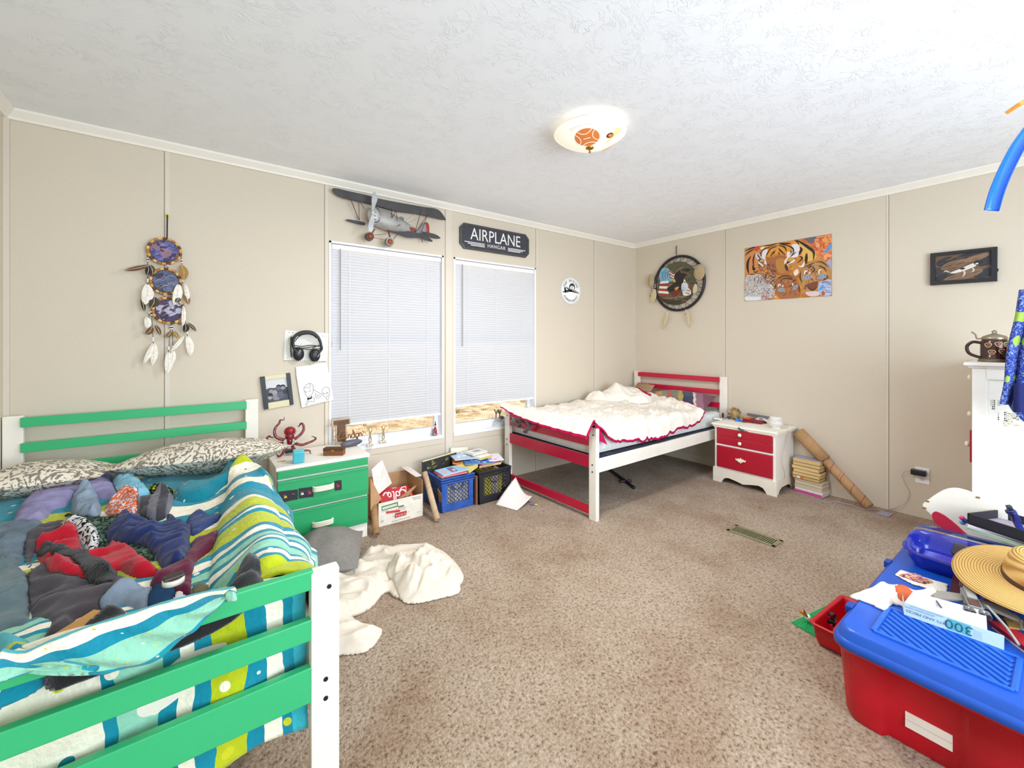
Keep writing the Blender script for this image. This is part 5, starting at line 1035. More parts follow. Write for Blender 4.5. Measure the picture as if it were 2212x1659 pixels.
arm([(640, 590), (760, 500), (820, 400), (800, 305), (760, 300), (735, 350), (700, 335)], -.15, -.13, 1)
arm([(650, 660), (780, 690), (880, 660), (1000, 610), (1040, 570), (1000, 540), (960, 535)], -.17, -.15, 1)
arm([(520, 690), (470, 780), (420, 860), (370, 900), (330, 880), (315, 830)], -.18, -.22, 1)
arm([(600, 690), (640, 770), (690, 800), (780, 800), (870, 790), (930, 800), (940, 850), (975, 850)], -.18, -.20, 1)
m = MB('26262a'); m.box(oc(480, 760)+V((0, .0, -.012)), oc(640, 830)+V((0, .04, 0))); m.v = [V((q.x, q.y, max(q.z, DZ+.001))) for q in m.v]; m.build('stand', DP, t)
# small things along the dresser top
m = MB('4fb8c8'); c = PZ(647, 1001, DZ); m.rot((c.x, c.y+.03, DZ+.001), R(-8)); m.box((-.032, -.03, 0), (.032, .03, .072), .009); t = thing('cube_box', 'small turquoise cube with rounded corners at the front of the dresser top', 'box', (c.x, c.y+.03, DZ)); m.build('body', GL, t)
m = MB('6fd0dc'); m.rot((c.x, c.y+.03, DZ+.001), R(-8)); m.box((-.030, -.028, .0722), (.030, .028, .0745), .001); m.build('lid', GL, t)
a, b = PZ(698, 985, DZ), PZ(740, 984.6, DZ); WD = M_('wood')
t = thing('wooden_box', 'little hinged wooden box standing open near the middle of the dresser top', 'box', ((a.x+b.x)/2, -.33, DZ)); ax = (b-a).normalized()
m = MB('7a4a26'); m.frame(a+V((0, 0, .001)), ax); L_ = (b-a).length; m.box((0, 0, 0), (L_, .05, .030)); m.build('body', WD, t)
m = MB('5a3018'); m.frame(a+V((0, 0, .001)), ax); m.box((-.001, -.001, .0302), (L_+.001, .051, .0475), .002); ld = m.build('lid', WD, t)
m = MB('c9a24a'); m.frame(a+V((0, 0, .001)), ax); m.box((L_*.42, -.003, .026), (L_*.58, -.0005, .038)); m.build('clasp', M_('metal'), t)
m = MB('c9a050'); c = PZ(607, 996, DZ+.004); m.tube([c+V((-.022, 0, 0)), c+V((.0, -.004, .001)), c+V((.026, -.002, 0))], [.002, .004, .0015], 7); tag(m.build('pencil_stub', M_('wood')), 'splintered pencil stub lying by the paisley pillow on the dresser', 'pencil')
m = MB('5c5c66'); c = PZ(762, 966, DZ); pts_ = []
m.frame((c.x, c.y+.03, DZ+.024), (.97, .22, 0), (-.22, .97, 0)); m.ball((0, 0, 0), (.080, .030, .0235), 20, 12); t = thing('glasses_case', 'dark grey glasses case lying in front of the archer trophies', 'case', (c.x, c.y+.03, DZ)); m.build('shell', SA, t)
m = MB('55555e'); m.frame((c.x, c.y+.03, DZ+.024), (.97, .22, 0), (-.22, .97, 0)); m.tube([(.0805*math.cos(q), .0305*math.sin(q), -.002) for q in [2*math.pi*i/28 for i in range(28)]], .0012, 5, True); m.build('seam', SA, t)
# letter I and wooden name
t = thing('letter_sign', 'standing wooden letter I with a pale painted border against the window', 'sign', (-3.41, -.05, DZ)); g = lambda x, y: (PY(560+x/8.508, 880+y/8.508, -.05).x, PY(560+x/8.508, 880+y/8.508, -.05).z)
def m5(col, Y): m = MB(col); m.frame((0, Y, 0), (1, 0, 0), (0, 0, 1)); return m
O_ = [g(*p) for p in ((1322, 215), (1660, 180), (1660, 300), (1598, 325), (1592, 632), (1392, 632), (1392, 345), (1325, 345))]; O_[4] = (O_[4][0], DZ+.001); O_[5] = (O_[5][0], DZ+.001)
m = m5('b9a890', -.05); m.prism(O_, 0, .016); s = m.build('border', WD, t)
m = m5('6a4a2e', -.067); c_ = (sum(p[0] for p in O_)/8, sum(p[1] for p in O_)/8)
I_ = [g(*p) for p in ((1355, 240), (1640, 210), (1640, 290), (1575, 300), (1570, 620), (1425, 620), (1420, 320), (1358, 320))]; m.prism(I_, 0, .002); m.lay = .0024
rng = random.Random(9)
for i in range(9): a = g(1500+rng.uniform(-40, 40), 290+rng.uniform(-40, 40)); m.line([(a[0]-.004, a[1]-.006), a, (a[0]+.005, a[1]+.004)], .0016, '3a2818')
m.build('wood_panel', WD, t)
t = thing('name_sign', 'freestanding script name cut from wood next to the letter I', 'sign', (-3.33, -.07, DZ))
def scr(P, w, m): m.tube(curve([(*g(*p), 0) for p in P], 5), w, 7)
m = m5('8a5a38', -.09)
scr([(1470, 400), (1440, 470), (1415, 540), (1450, 560), (1500, 545)], .004, m)                                   # L
scr([(1560, 480), (1515, 470), (1500, 520), (1530, 550), (1560, 500), (1565, 545), (1590, 540)], .0036, m)        # a
scr([(1600, 480), (1605, 545), (1615, 490), (1640, 480), (1650, 540), (1670, 530)], .0036, m)                     # n
scr([(1720, 470), (1680, 470), (1665, 520), (1695, 545), (1725, 490), (1700, 410), (1690, 415), (1730, 530), (1745, 525)], .0038, m)  # d
scr([(1775, 455), (1745, 480), (1755, 520), (1790, 510), (1790, 465), (1775, 455)], .0036, m)                     # o
scr([(1800, 450), (1808, 510), (1815, 460), (1840, 445), (1850, 495), (1875, 470)], .0036, m)                     # n
m.build('script_name', M_('wood'), t)
m = m5('5a3a26', -.09); q = g(1770, 590); m.box((q[0]-.02, DZ+.001, -.015), (q[0]+.02, DZ+.009, .015)); m.box((q[0]-.006, DZ+.008, -.003), (q[0]+.006, g(1770, 515)[1], .003)); m.build('base', WD, t)
# archer trophies on the sill, figurine at the far end
def trophy(px, by, label):
    c = PZ(px, by, .492); c.y = max(c.y, -.03)+.012; t = thing('trophy', label, 'trophy', (c.x, c.y, .492), 0, 'archer trophies on the window sill')
    m = MB('efe9d8'); m.box((c.x-.024, c.y-.02, .4925), (c.x+.024, c.y+.02, .512), .002); b = m.build('base', GL, t)
    m = MB('d8cfb4'); m.box((c.x-.017, c.y-.0212, .4965), (c.x+.017, c.y-.0201, .509)); m.build('name_plate', M_('metal'), b)
    z = .512; G_ = mat('pale gold metal', 'cdbb94', .35, metal=.7, var=.1); m = MB('b9a98c'); m.lathe([(.012, 0), (.012, .004), (.006, .008), (.006, .014), (.011, .016)], 14, (c.x, c.y, z)); m.build('stem', G_, t)
    bm = bmesh.new(); S = [((0, 0, .075), .009), ((0, 0, .105), .011), ((0, 0, .117), .005), ((0, 0, .126), .0075), ((-.005, 0, .05), .006), ((-.010, 0, .016), .004), ((.005, 0, .05), .006), ((.010, 0, .016), .004), ((.018, -.002, .106), .0035), ((.038, -.004, .107), .003), ((-.016, .002, .108), .0035), ((-.004, -.008, .111), .003)]
    E_ = [(0, 1), (1, 2), (2, 3), (0, 4), (4, 5), (0, 6), (6, 7), (1, 8), (8, 9), (1, 10), (10, 11)]
    me = bpy.data.meshes.new('archer_figure'); me.from_pydata([V(p)+V((0, 0, 0)) for p, r in S], E_, []); o = bpy.data.objects.new('archer_figure', me); C.objects.link(o); o.parent = t; o.location = (0, 0, z-.492)
    md = o.modifiers.new('skin', 'SKIN'); sv = me.skin_vertices.new() if not me.skin_vertices else me.skin_vertices[0]
    for i, (p, r) in enumerate(S): sv.data[i].radius = (r, r)
    sv.data[0].use_root = True; o.modifiers.new('sub', 'SUBSURF').levels = 1; o.modifiers['sub'].render_levels = 1; me.materials.append(G_)
    me.attributes.new('Col', 'FLOAT_COLOR', 'POINT'); me.attributes['Col'].data.foreach_set('color', [*lin('b9a98c'), 1]*len(S))
    m = MB('8d7c66'); m.tube(curve([(c.x+.030, c.y-.004, z+.145), (c.x+.046, c.y-.004, z+.125), (c.x+.046, c.y-.004, z+.09), (c.x+.030, c.y-.004, z+.07)], 5), .0014, 6); m.tube([(c.x+.030, c.y-.004, z+.145), (c.x-.004, c.y-.006, z+.108), (c.x+.030, c.y-.004, z+.07)], .0005, 4); m.build('bow', G_, t)
trophy(803, 966, 'archer trophy on a cream base, the one touching the glasses case'); trophy(829, 958, 'archer trophy on a cream base, farther along the sill from the glasses case')
c = V((-2.635, -.0, .492)); t = thing('figurine', 'small painted figurine in a red robe at the end of the window sill', 'figurine', c, 0)
m = MB('8a8070'); m.ball(c+V((0, .015, .009)), (.026, .018, .008)); m.build('base', MT, t)
m = MB('a8323a'); m.lathe([(.018, 0), (.015, .03), (.009, .055), (.006, .062), (0, .064)], 14, (c.x+.004, c.y+.015, c.z+.012)); m.build('robe', MT, t)
m = MB('5a7c8a'); m.lathe([(.010, 0), (.008, .03), (.004, .048), (0, .05)], 12, (c.x-.014, c.y+.012, c.z+.012)); m.build('cloak', MT, t)
m = MB('d8b49a'); m.ball(c+V((.003, .013, .082)), .007); m.build('head', MT, t)
m = MB('2a2632'); m.lathe([(.008, 0), (.006, .012), (.003, .02), (.005, .03), (0, .034)], 10, (c.x+.005, c.y+.014, c.z+.086)); m.build('headdress', MT, t)
m = MB('e8dcc0'); [m.ball(c+V((.018*math.cos(a), .015-.014*abs(math.sin(a)), .016)), .005, 8, 6) for a in (.3, 1.2, 2, 2.8)]; m.build('flowers', MT, t)
# =====================================================  CARTONS, TUBES, CRATES UNDER THE WINDOWS
cb = lambda x, y: (790+x/5.286, 985+y/5.286)
BX0, BX1, BY0, BY1 = -3.228, -2.90, -.326, -.045; CD = M_('card')
t = thing('cardboard_box', 'open white cardboard box with upside-down red and green printing', 'box', ((BX0+BX1)/2, -.18, 0))
m = MB('b58d62'); e = .004
m.box((BX0, BY0, .001), (BX1, BY1, .006)); m.box((BX0, BY1-e, .001), (BX1, BY1, .27)); m.box((BX0, BY0, .001), (BX0+e, BY1, .21)); m.box((BX1-e, BY0, .001), (BX1, BY1, .262)); m.box((BX0, BY0+.0005, .001), (BX1, BY0+e, .164)); m.build('carton', CD, t)
m = MB('ece4d6'); m.box((BX0, BY0-.0012, .001), (BX1, BY0, .164)); w0 = m.build('printed_front', CD, t)
def bf(x, y): p = PY(*cb(x, y), BY0-.0016); return (p.x, p.z)
m = m5('2f7a4a', BY0-.0016)
def bq(P, col): m.poly([bf(*p) for p in P], col); m.up(.00015)
bq([(180, 578), (368, 524), (370, 578), (182, 628)], '2f7a4a'); bq([(190, 588), (358, 540), (359, 568), (191, 616)], 'e9e2d2')
for x in range(205, 350, 13): yy = 588-(x-190)*.285; bq([(x, yy+5), (x+6, yy+3), (x+6, yy+24), (x, yy+26)], 'c3cfb4')
bq([(372, 572), (436, 556), (436, 574), (372, 590)], '4a8a5c')
bq([(335, 655), (468, 622), (462, 672), (328, 708)], 'c0343c')
for i, ch in enumerate('AMOR'):
    a = bf(352+i*31, 680-i*8.2); m.text(ch, a[0], a[1], .020, 'efe6da', rot=math.pi+.02)
m.up(.0002)
for (xa, ya, xb, yb, col) in ((335, 612, 468, 576, 'c9484c'), (350, 628, 455, 600, 'c9484c'), (295, 750, 505, 692, '6a675f'), (525, 478, 632, 456, '4a5048'), (540, 494, 632, 476, '4a5048'), (178, 640, 262, 616, '5a8a68'), (168, 745, 208, 735, '5a8a68'), (170, 757, 200, 750, '5a8a68'), (300, 690, 322, 684, '6a6a60'), (476, 640, 498, 634, '6a6a60'), (580, 640, 632, 632, 'c9a0a0')):
    A, B = V(bf(xa, ya)), V(bf(xb, yb)); n = 9
    for i in range(n):
        p = A.lerp(B, (i+.1)/n); q = A.lerp(B, (i+.75)/n); m.line([p, q], .0035, col)
m.build('box_print', PR, w0)
def flapP(P, Ys, col, nm, th=.003):
    V3 = [PY(*cb(x, y), Y) for (x, y), Y in zip(P, Ys)]; n_ = (V3[1]-V3[0]).cross(V3[2]-V3[0]).normalized()*th; m = MB(col); k = len(V3)
    m.add(V3+[q+n_ for q in V3], [tuple(range(k)), tuple(range(2*k-1, k-1, -1))]+[(i, (i+1) % k, k+(i+1) % k, k+i) for i in range(k)]); m.build(nm, CD, t)
flapP([(70, 155), (187, 45), (300, 310), (150, 438), (95, 330)], [-.27, -.20, -.18, -.30, -.30], 'e9e3dc', 'torn_flap')
flapP([(60, 260), (95, 330), (182, 492), (60, 620)], [-.33, -.31, -.34, -.36], 'b98f68', 'side_flap')
flapP([(400, 122), (500, 122), (640, 222), (570, 236)], [-.05, -.05, -.30, -.30], 'e2d8ce', 'end_flap')
flapP([(375, 480), (470, 410), (612, 290), (622, 300), (515, 410), (495, 445)], [-.31, -.27, -.22, -.22, -.27, -.31], 'a98258', 'bent_flap')
t = thing('soda_carton', 'red soda carton with white script lettering inside the open cardboard box', 'carton', (-3.06, -.2, .01))
V4 = [PY(*cb(x, y), Y) for (x, y), Y in zip([(165, 520), (560, 470), (550, 265), (270, 270)], (-.29, -.29, -.15, -.15))]; V4[0].x = max(V4[0].x, BX0+.012)
m = MB('b3101e'); ux = (V4[1]-V4[0]).normalized(); uy = (V4[3]-V4[0]-ux*(V4[3]-V4[0]).dot(ux)).normalized(); Wc, Hc = .255, .15; o_ = V((-3.195, -.305, .125)); m.frame(o_, ux, V((0, .75, .66))); m.box((0, 0, -.09), (Wc, Hc, 0), .004)
m.v = [V((q.x, min(q.y, BY1-.01), max(q.z, .012))) for q in m.v]; cbn = m.build('carton_body', SA, t)
m = MB('f2ece6'); m.frame(o_, ux, V((0, .75, .66))); m.lay = .0012
def sc(P, w=.008): m.line(c2([(Wc*.52-(x-.5)*Wc*.62, Hc*.53-(y-.5)*Hc*.8) for x, y in P], 5), w)
sc([(.28, .75), (.12, .85), (.02, .55), (.10, .22), (.26, .2), (.36, .34)], .011); sc([(.36, .34), (.2, .05), (-.02, .0)], .006)
sc([(.46, .58), (.38, .5), (.38, .32), (.47, .26), (.54, .4), (.5, .56), (.44, .56)]); sc([(.56, .5), (.66, .92), (.72, .88), (.62, .3), (.7, .25)], .008)
sc([(.92, .55), (.82, .56), (.78, .36), (.86, .26), (.94, .5), (.93, .28), (1.04, .28), (1.15, .45)])
m.text('TASTE', Wc*.5, Hc*.93, .014, rot=math.pi); m.text('ORIGINAL TASTE', Wc*.93, Hc*.5, .012, rot=math.pi/2)
m.line([(Wc*.84, .01), (Wc*.8, Hc*.5), (Wc*.85, Hc*.97)], .003)
m.build('script_lettering', PR, cbn)
m = MB('c11a28'); m.frame(o_, ux, V((0, .75, .66))); m.box((.02, -.045, -.012), (.12, .0, -.004)); m.build('torn_tab', SA, t)
def cardtube(name, label, p0, p1, r, col='b08a62', th=.003):
    t = thing(name, label, 'tube', (V(p0)+V(p1))/2*1.0); m = MB(col); m.pipe(p0, p1, r, th, 24); m.build('paper_core', CD, t); d = (V(p1)-V(p0)).normalized(); a = d.orthogonal().normalized(); b = d.cross(a); L_ = (V(p1)-V(p0)).length
    m = MB('7a5c3e'); m.tube([V(p0)+d*(L_*i/60)+(a*math.cos(i*.42)+b*math.sin(i*.42))*(r+.0002) for i in range(61)], .0008, 4); m.build('spiral_seam', CD, t); return t
cardtube('cardboard_tube', 'cardboard tube leaning between the white box and the blue crate', (-2.868, -.50, .022), (-2.845, -.24, .285), .021, 'c9ac8a')
cardtube('cardboard_tube', 'short cardboard tube propped between the dresser and the white box', (-3.293, -.47, .024), (-3.262, -.335, .16), .022, 'a88056')
m = MB('a47e5a'); m.add([PZ(*(890+x/5.52, 945+y/5.52), z) for x, y, z in ((395, 905, .002), (340, 870, .01), (318, 760, .07), (305, 610, .19), (350, 680, .16), (362, 850, .03))], [(0, 1, 2, 3, 4, 5)]); q = [v+V((.004, .004, .001)) for v in m.v]; k = 6; m.add(q, [tuple(range(5, -1, -1))]); m.f += [[i, (i+1) % k, k+(i+1) % k, k+i] for i in range(k)]; m.c += [m.cc]*k; m.sm += [False]*k
tag(m.build('cardboard_scrap', CD), 'narrow torn cardboard scrap standing against the corner of the blue crate', 'cardboard')
def crate(name, label, x0, x1, y0, y1, h, col, dark):
    t = thing(name, label, 'crate', ((x0+x1)/2, (y0+y1)/2, 0)); P_ = mat('scuffed crate plastic', None, .5, var=.28, vscale=24)
    w = .012
    for nm, (ax, o, L_) in dict(front=((1, 0, 0), (x0, y0, 0), 0), back=((-1, 0, 0), (x1, y1, 0), 0), end=((0, -1, 0), (x0, y1, 0), 1), end2=((0, 1, 0), (x1, y0, 0), 1)).items():
        Ln = (x1-x0) if not L_ else (y1-y0); m = MB(col); m.frame(o, ax, (0, 0, 1)); ins_ = 0
        m.box((0, .001, -w), (Ln, .055, 0), .003)
        for i in range(3): m.box((0, h-.05+i*.018, -w-.002), (Ln, h-.05+i*.018+.012, .005-.002*(2-i)), .002)
        for x in (0, Ln-.05): m.box((x+.001, .05, -w), (x+.049, h-.05, -.001), .002)
        sd_ = m.build('side_panel', P_, t)
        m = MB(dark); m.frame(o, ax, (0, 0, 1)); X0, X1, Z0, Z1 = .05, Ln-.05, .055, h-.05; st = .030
        for s in (1, -1):
            k = -(Z1-Z0) if s == 1 else 0
            c = X0-(Z1-Z0)
            while c < X1+(Z1-Z0):
                if s == 1: a = [(c, Z0), (c+(Z1-Z0), Z1)]
                else: a = [(c+(Z1-Z0), Z0), (c, Z1)]
                (xa, za), (xb, zb) = a
                if xa > xb: xa, za, xb, zb = xb, zb, xa, za
                sl = (zb-za)/(xb-xa)
                if xa < X0: za += (X0-xa)*sl; xa = X0
                if xb > X1: zb -= (xb-X1)*sl; xb = X1
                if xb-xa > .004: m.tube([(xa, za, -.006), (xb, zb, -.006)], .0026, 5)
                c += st
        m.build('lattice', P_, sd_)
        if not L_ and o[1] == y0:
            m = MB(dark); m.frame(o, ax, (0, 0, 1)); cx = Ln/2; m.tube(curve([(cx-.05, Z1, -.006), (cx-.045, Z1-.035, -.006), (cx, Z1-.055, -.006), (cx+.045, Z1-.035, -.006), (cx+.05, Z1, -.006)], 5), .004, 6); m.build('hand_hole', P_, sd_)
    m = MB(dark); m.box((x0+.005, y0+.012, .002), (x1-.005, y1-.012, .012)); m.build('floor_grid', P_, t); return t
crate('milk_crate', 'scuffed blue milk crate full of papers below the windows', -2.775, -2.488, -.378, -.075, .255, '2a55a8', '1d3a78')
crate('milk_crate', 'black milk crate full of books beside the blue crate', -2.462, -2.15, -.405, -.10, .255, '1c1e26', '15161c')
m = MB('8a5a44'); m.box((-2.483, -.395, .002), (-2.469, -.36, .225)); tag(m.build('cardboard_sheet', CD), 'upright cardboard edge squeezed between the blue and black crates', 'cardboard')
rng = random.Random(12)
def book(label, c, w, d, h, rz=0, cover='c8c0b0', pages='e8dfc8', tilt=(0, 0), art=None, group=None, name='book', cat='book', soft=.0015):
    """A book lying flat: c is the middle of its underside."""
    t = thing(name, label, cat, c, 0, group); M0 = Matrix.Translation(V(c)) @ Matrix.Rotation(rz, 4, 'Z') @ Matrix.Rotation(tilt[0], 4, 'X') @ Matrix.Rotation(tilt[1], 4, 'Y')
    m = MB(pages); m.m = M0; m.box((-w/2+.003, -d/2+.002, soft), (w/2-.001, d/2-.003, h-soft)); m.build('pages', M_('paper'), t)
    m = MB(cover); m.m = M0; m.box((-w/2, -d/2, 0), (w/2, d/2, soft)); m.box((-w/2, -d/2, h-soft), (w/2, d/2, h)); m.box((-w/2, -d/2, 0), (-w/2+soft, d/2, h)); q = m.build('cover', PR, t)
    if art: m = MB(); m.m = M0; m.lay = h+.0004; art(m, w, d); m.build('cover_art', PR, q)
    return t
def blobs(cols, n=14, seed=1, title=None):
    def a(m, w, d):
        r = random.Random(seed)
        for i in range(n): m.oval(r.uniform(-.36, .36)*w, r.uniform(-.36, .36)*d, r.uniform(.05, .12)*w, r.uniform(.04, .1)*d, r.choice(cols), 10, r.uniform(0, 3)); m.up(.00004)
        if title: m.rect(-w*.4, d*.25, w*.4, d*.42, title); m.up(.0001)
    return a
G_B = 'magazines and books piled on the milk crates'
zt = .262
t_ = thing('board_book', 'large dark board book standing at the back of the blue crate', 'book', (-2.66, -.1, .2)); P4 = [PY(890+x/5.52, 945+y/5.52, Y) for x, y, Y in ((125, 290, -.135), (530, 172, -.10), (530, 300, -.10), (125, 395, -.135))]
m = MB('30302a'); n_ = V((0, .012, 0)); dz = V((0, 0, -.12)); m.add([P4[0], P4[1], P4[1]+dz, P4[0]+dz]+[q+n_ for q in (P4[0], P4[1], P4[1]+dz, P4[0]+dz)], [(0, 3, 2, 1), (4, 5, 6, 7), (0, 1, 5, 4), (1, 2, 6, 5), (3, 0, 4, 7)]); cv = m.build('cover', PR, t_)
m = MB('e6dcae'); e3 = V((0, -.001, .0)); m.add([P4[0]+V((0, -.001, .002)), P4[1]+V((0, -.001, .002)), P4[1]+V((0, .013, .002)), P4[0]+V((0, .013, .002)), P4[0]+V((0, -.001, -.003)), P4[1]+V((0, -.001, -.003))], [(0, 1, 2, 3), (4, 5, 1, 0)]); m.build('page_edge', PR, cv)
m = MB(); m.frame(P4[3]+V((0, -.0012, 0)), P4[2]-P4[3], P4[0]-P4[3]); m.lay = .0004; r = random.Random(3); Lx = (P4[2]-P4[3]).length
for i in range(30): m.oval(r.uniform(.02, Lx*.95), r.uniform(.005, .055), r.uniform(.006, .02), r.uniform(.004, .01), r.choice(('5a5a36', '77703a', '3c3a30', '8a8458', '24242a', '6a3a34')), 9, .5); m.up(.00003)
m.build('cover_art', PR, cv)
book('thin red and white booklet under the blue comic on the blue crate', (-2.655, -.30, zt), .22, .15, .006, R(-4), 'd86a70', 'f0c8c8', group=G_B)
def comic(m, w, d):
    m.rect(-w*.47, -d*.46, w*.47, d*.46, '9fc0dc'); m.up(.0001); m.rect(-w*.12, -d*.36, w*.12, d*.36, '4a78a8'); m.up(.0001); m.oval(-w*.02, 0, w*.09, d*.2, 'c8404a'); m.up(.0001); m.oval(w*.03, -d*.1, w*.05, d*.14, 'e0d8a0')
    for k in range(5): m.line([(w*.18, d*(.3-.14*k)), (w*.43, d*(.3-.14*k))], .002, '6a7a8a')
    m.oval(-w*.32, -d*.05, w*.08, d*.25, 'c8a8b0'); m.up(.0001)
book('open blue comic with a red figure lying on the front edge of the blue crate', (-2.635, -.285, zt+.012), .235, .135, .007, R(3), '9fc0dc', 'f4f2ee', (.06, -.02), comic, G_B)
book('yellow-paged book standing open where the two crates meet', (-2.50, -.28, zt+.01), .11, .15, .02, R(18), 'd8c46a', 'e6d890', (.1, -.25), None, G_B)
book('orange and yellow magazine fanned out under the blue picture book', (-2.47, -.19, zt+.03), .20, .15, .006, R(-25), 'e07a28', 'f2e2c2', (.05, .1), blobs(('f0a04a', 'f2d27a', 'd85a20'), 12, 4), G_B)
book('thick paperback with a maroon cover at the front of the black crate', (-2.31, -.27, zt+.002), .21, .15, .022, R(-3), '7a1c34', 'd9bf8a', (0, 0), None, G_B)
book('pink-edged magazine on top of the maroon paperback', (-2.31, -.265, zt+.026), .2, .17, .004, R(4), 'c86478', 'f0e6e6', (0, 0), blobs(('e6d8e6', 'd8b0c4', 'ffffff'), 10, 5), G_B)
book('glossy blue picture book with a swirling cover overhanging both crates', (-2.385, -.245, zt+.036), .24, .19, .006, R(-16), '3f6fb4', 'e6ecf4', (.03, .06), blobs(('6c94c8', '8fb4d8', 'c8c88a', '4a7ac0', 'a8c4dc'), 22, 6), G_B)
book('white magazine with a purple corner at the far end of the black crate', (-2.235, -.24, zt+.034), .17, .2, .004, R(-20), 'ece8f0', 'f4f2f4', (.02, -.03), blobs(('c8a0c8', 'e4d4e8', '8a4a8a'), 9, 7), G_B)
book('pale blue magazine at the corner of the black crate by the red bed', (-2.195, -.2, zt+.002), .1, .18, .008, R(-12), '9fc2d8', 'e6eef2', (.0, .04), None, G_B)
book('small yellow-edged paperback with a white cover in the middle of the pile', (-2.325, -.235, zt+.052), .145, .1, .018, R(14), 'f2efe8', 'd8b84a', (0, .02), None, G_B)
book('large pale blue atlas near the top of the pile', (-2.41, -.15, zt+.062), .3, .2, .008, R(-10), 'b4c4d4', 'dfe6ec', (.04, .03), blobs(('d4dee6', 'a4b8cc', 'e6eaee'), 12, 8), G_B)
book('white paperback with a grey blue label on the very top of the pile', (-2.345, -.17, zt+.078), .165, .11, .016, R(12), 'e4e2dc', 'e6dcbc', (.02, .02), lambda m, w, d: [m.rect(-w*.2, -d*.2, w*.3, d*.25, 'a4b4c4'), m.up(.0001), m.rect(-w*.12, -d*.05, w*.2, d*.02, '5a6c84')], G_B)
t_ = book('cream photo book propped upright behind the pile against the wall', (-2.44, -.045, .255), .17, .014, .12, R(0), 'd9d2c0', 'e6e0cc', (-.1, .1), None, G_B)
for i in range(6):
    for x0, cl in ((-2.72, ('d9d0bc', 'c9bfa8', 'e2dacb')), (-2.41, ('cbc0b2', 'd8c832', 'd9cc40', 'bdb2a4'))):
        xx = x0+i*.034; m = MB(cl[i % len(cl)]); m.box((xx, -.355, .014), (xx+.03, -.13, .19+.03*((i*7) % 3)/3)); tag(m.build('magazine', M_('paper')), 'magazine standing on edge inside the %s crate, seen through its lattice' % ('blue' if x0 < -2.6 else 'black'), 'magazine', 'magazines inside the %s crate' % ('blue' if x0 < -2.6 else 'black'))
# white paper and marker on the carpet
P = [(1605, 940, .004), (1700, 985, .006), (1860, 1005, .004), (1960, 940, .012), (2040, 840, .04), (1930, 790, .05), (1845, 600, .16)]
c5 = lambda x, y: (780+x/5.53, 920+y/5.53)
def sheetp(u, v):
    A = PZ(*c5(1605, 940), .004); B = PZ(*c5(1860, 1008), .004); Cc = PZ(*c5(2040, 838), .055); D_ = PZ(*c5(1848, 610), .15)
    a = A.lerp(B, u); b = D_.lerp(Cc, u); p = a.lerp(b, v); p.z += .03*v*(1-v)*math.cos(u*3)-.045*math.sin(u*math.pi)*v*v; p.z = max(.004, p.z); return p
m = MB('ebe4de'); m.grid(14, 14, sheetp, thick=.0012); tag(m.build('paper_sheet', M_('paper')), 'blank white paper sheet leaning on the black crate, corner curled', 'paper')
c = PZ(1155, 1090, .008); t = thing('marker', 'small purple and yellow marker on the carpet by the white paper', 'marker', (c.x, c.y, 0)); m = MB('6a62b8'); m.cyl(c+V((-.02, .03, 0)), c, .0075, n=12); m.build('cap', GL, t); m = MB('c8c04a'); m.cyl(c, c+V((.013, -.02, 0)), .0068, n=12); m.build('barrel', GL, t)
# =====================================================  RED BED
REDH = 'c01338'
rbed = bed('red_bed', 'twin bed with red slats and white posts under a cream blanket', (-.03, -.045, 0), V((.022, -1, 0)).normalized(), V((-1, -.022, 0)).normalized(), 1.08, 1.96, REDH, [(.873, .922), (.75, .797), (.62, .668)], .66, .928,
           [(.605, .65), (.527, .585), (.372, .458)], (.035, .09), REDP)
m = MB('2c3040'); m.box((-1.925, -1.115, .385), (-.085, -.09, .45), .015); tag(m.build('box_spring', mat('navy mattress foundation', None, .9, bump=.2)), 'navy foundation between the red bed rails and its mattress', 'foundation')
m = MB('d9dbd8'); m.box((-1.93, -1.098, .452), (-.085, -.09, .588), .035); tag(m.build('mattress', mat('pale quilted mattress cover', None, .9, bump=.55, bscale=24, stretch=(3, 3, 1))), 'pale grey quilted mattress on the red bed', 'mattress')
def rb(X, Y):
    z = .603+.010*vnoise(X*7, Y*7, 4)+.075*np.clip((X+.50)/.16, 0, 1)*np.clip((Y+1.05)/.12, 0, 1)
    z = z+.085*np.exp(-((X+.62)/.16)**2-((Y+.24)/.14)**2)+.03*np.exp(-((X+1.05)/.25)**2-((Y+.25)/.2)**2)
    z = z+.072*np.clip((-1.80-X)/.1, 0, 1)
    return z+(.036*folds(X, Y, .13, 1.1, 61, 2.5)+.02*folds(X, Y, .05, .6, 62, 2.5))*np.clip((X+1.93)/.1, .25, 1)
def rtop(x, y): return float(rb(np.array([x]), np.array([y]))[0])
DXs, DZs = [-1.95, -1.88, -1.82, -1.72, -1.48, -1.1, -.75, -.56, -.45, -.36], [.0, .015, .065, .11, .135, .14, .115, .075, .03, -.06]
BLK = mat('cream cotton blanket', None, .95, var=.06, vscale=14, bump=.25, bscale=60, spec=.15)
def blank(u, v):
    x = -.33-v*1.64+.05*math.sin(u*5)*(1-v)**4; d = float(np.interp(x, DXs[::1], DZs)); flat = 1.005+min(0, d); S_ = flat+.04*1.57*(d > .02)+max(0, d-.03); s = u*S_
    wv = .012*math.sin(x*21)+.008*math.sin(x*37+1)
    if s < flat: return V((x, -.075-s, rtop(x, -.075-s)))
    y0 = -.075-flat; z0 = rtop(x, y0); t = s-flat
    if t < .063: a = t/.063*math.pi/2; return V((x, y0-.048*math.sin(a)-wv*.2*a, z0-.04*(1-math.cos(a))))
    return V((x, y0-.048-wv*.35-.1*(t-.063), z0-.04-(t-.063)))
MAG = 'b00f48'
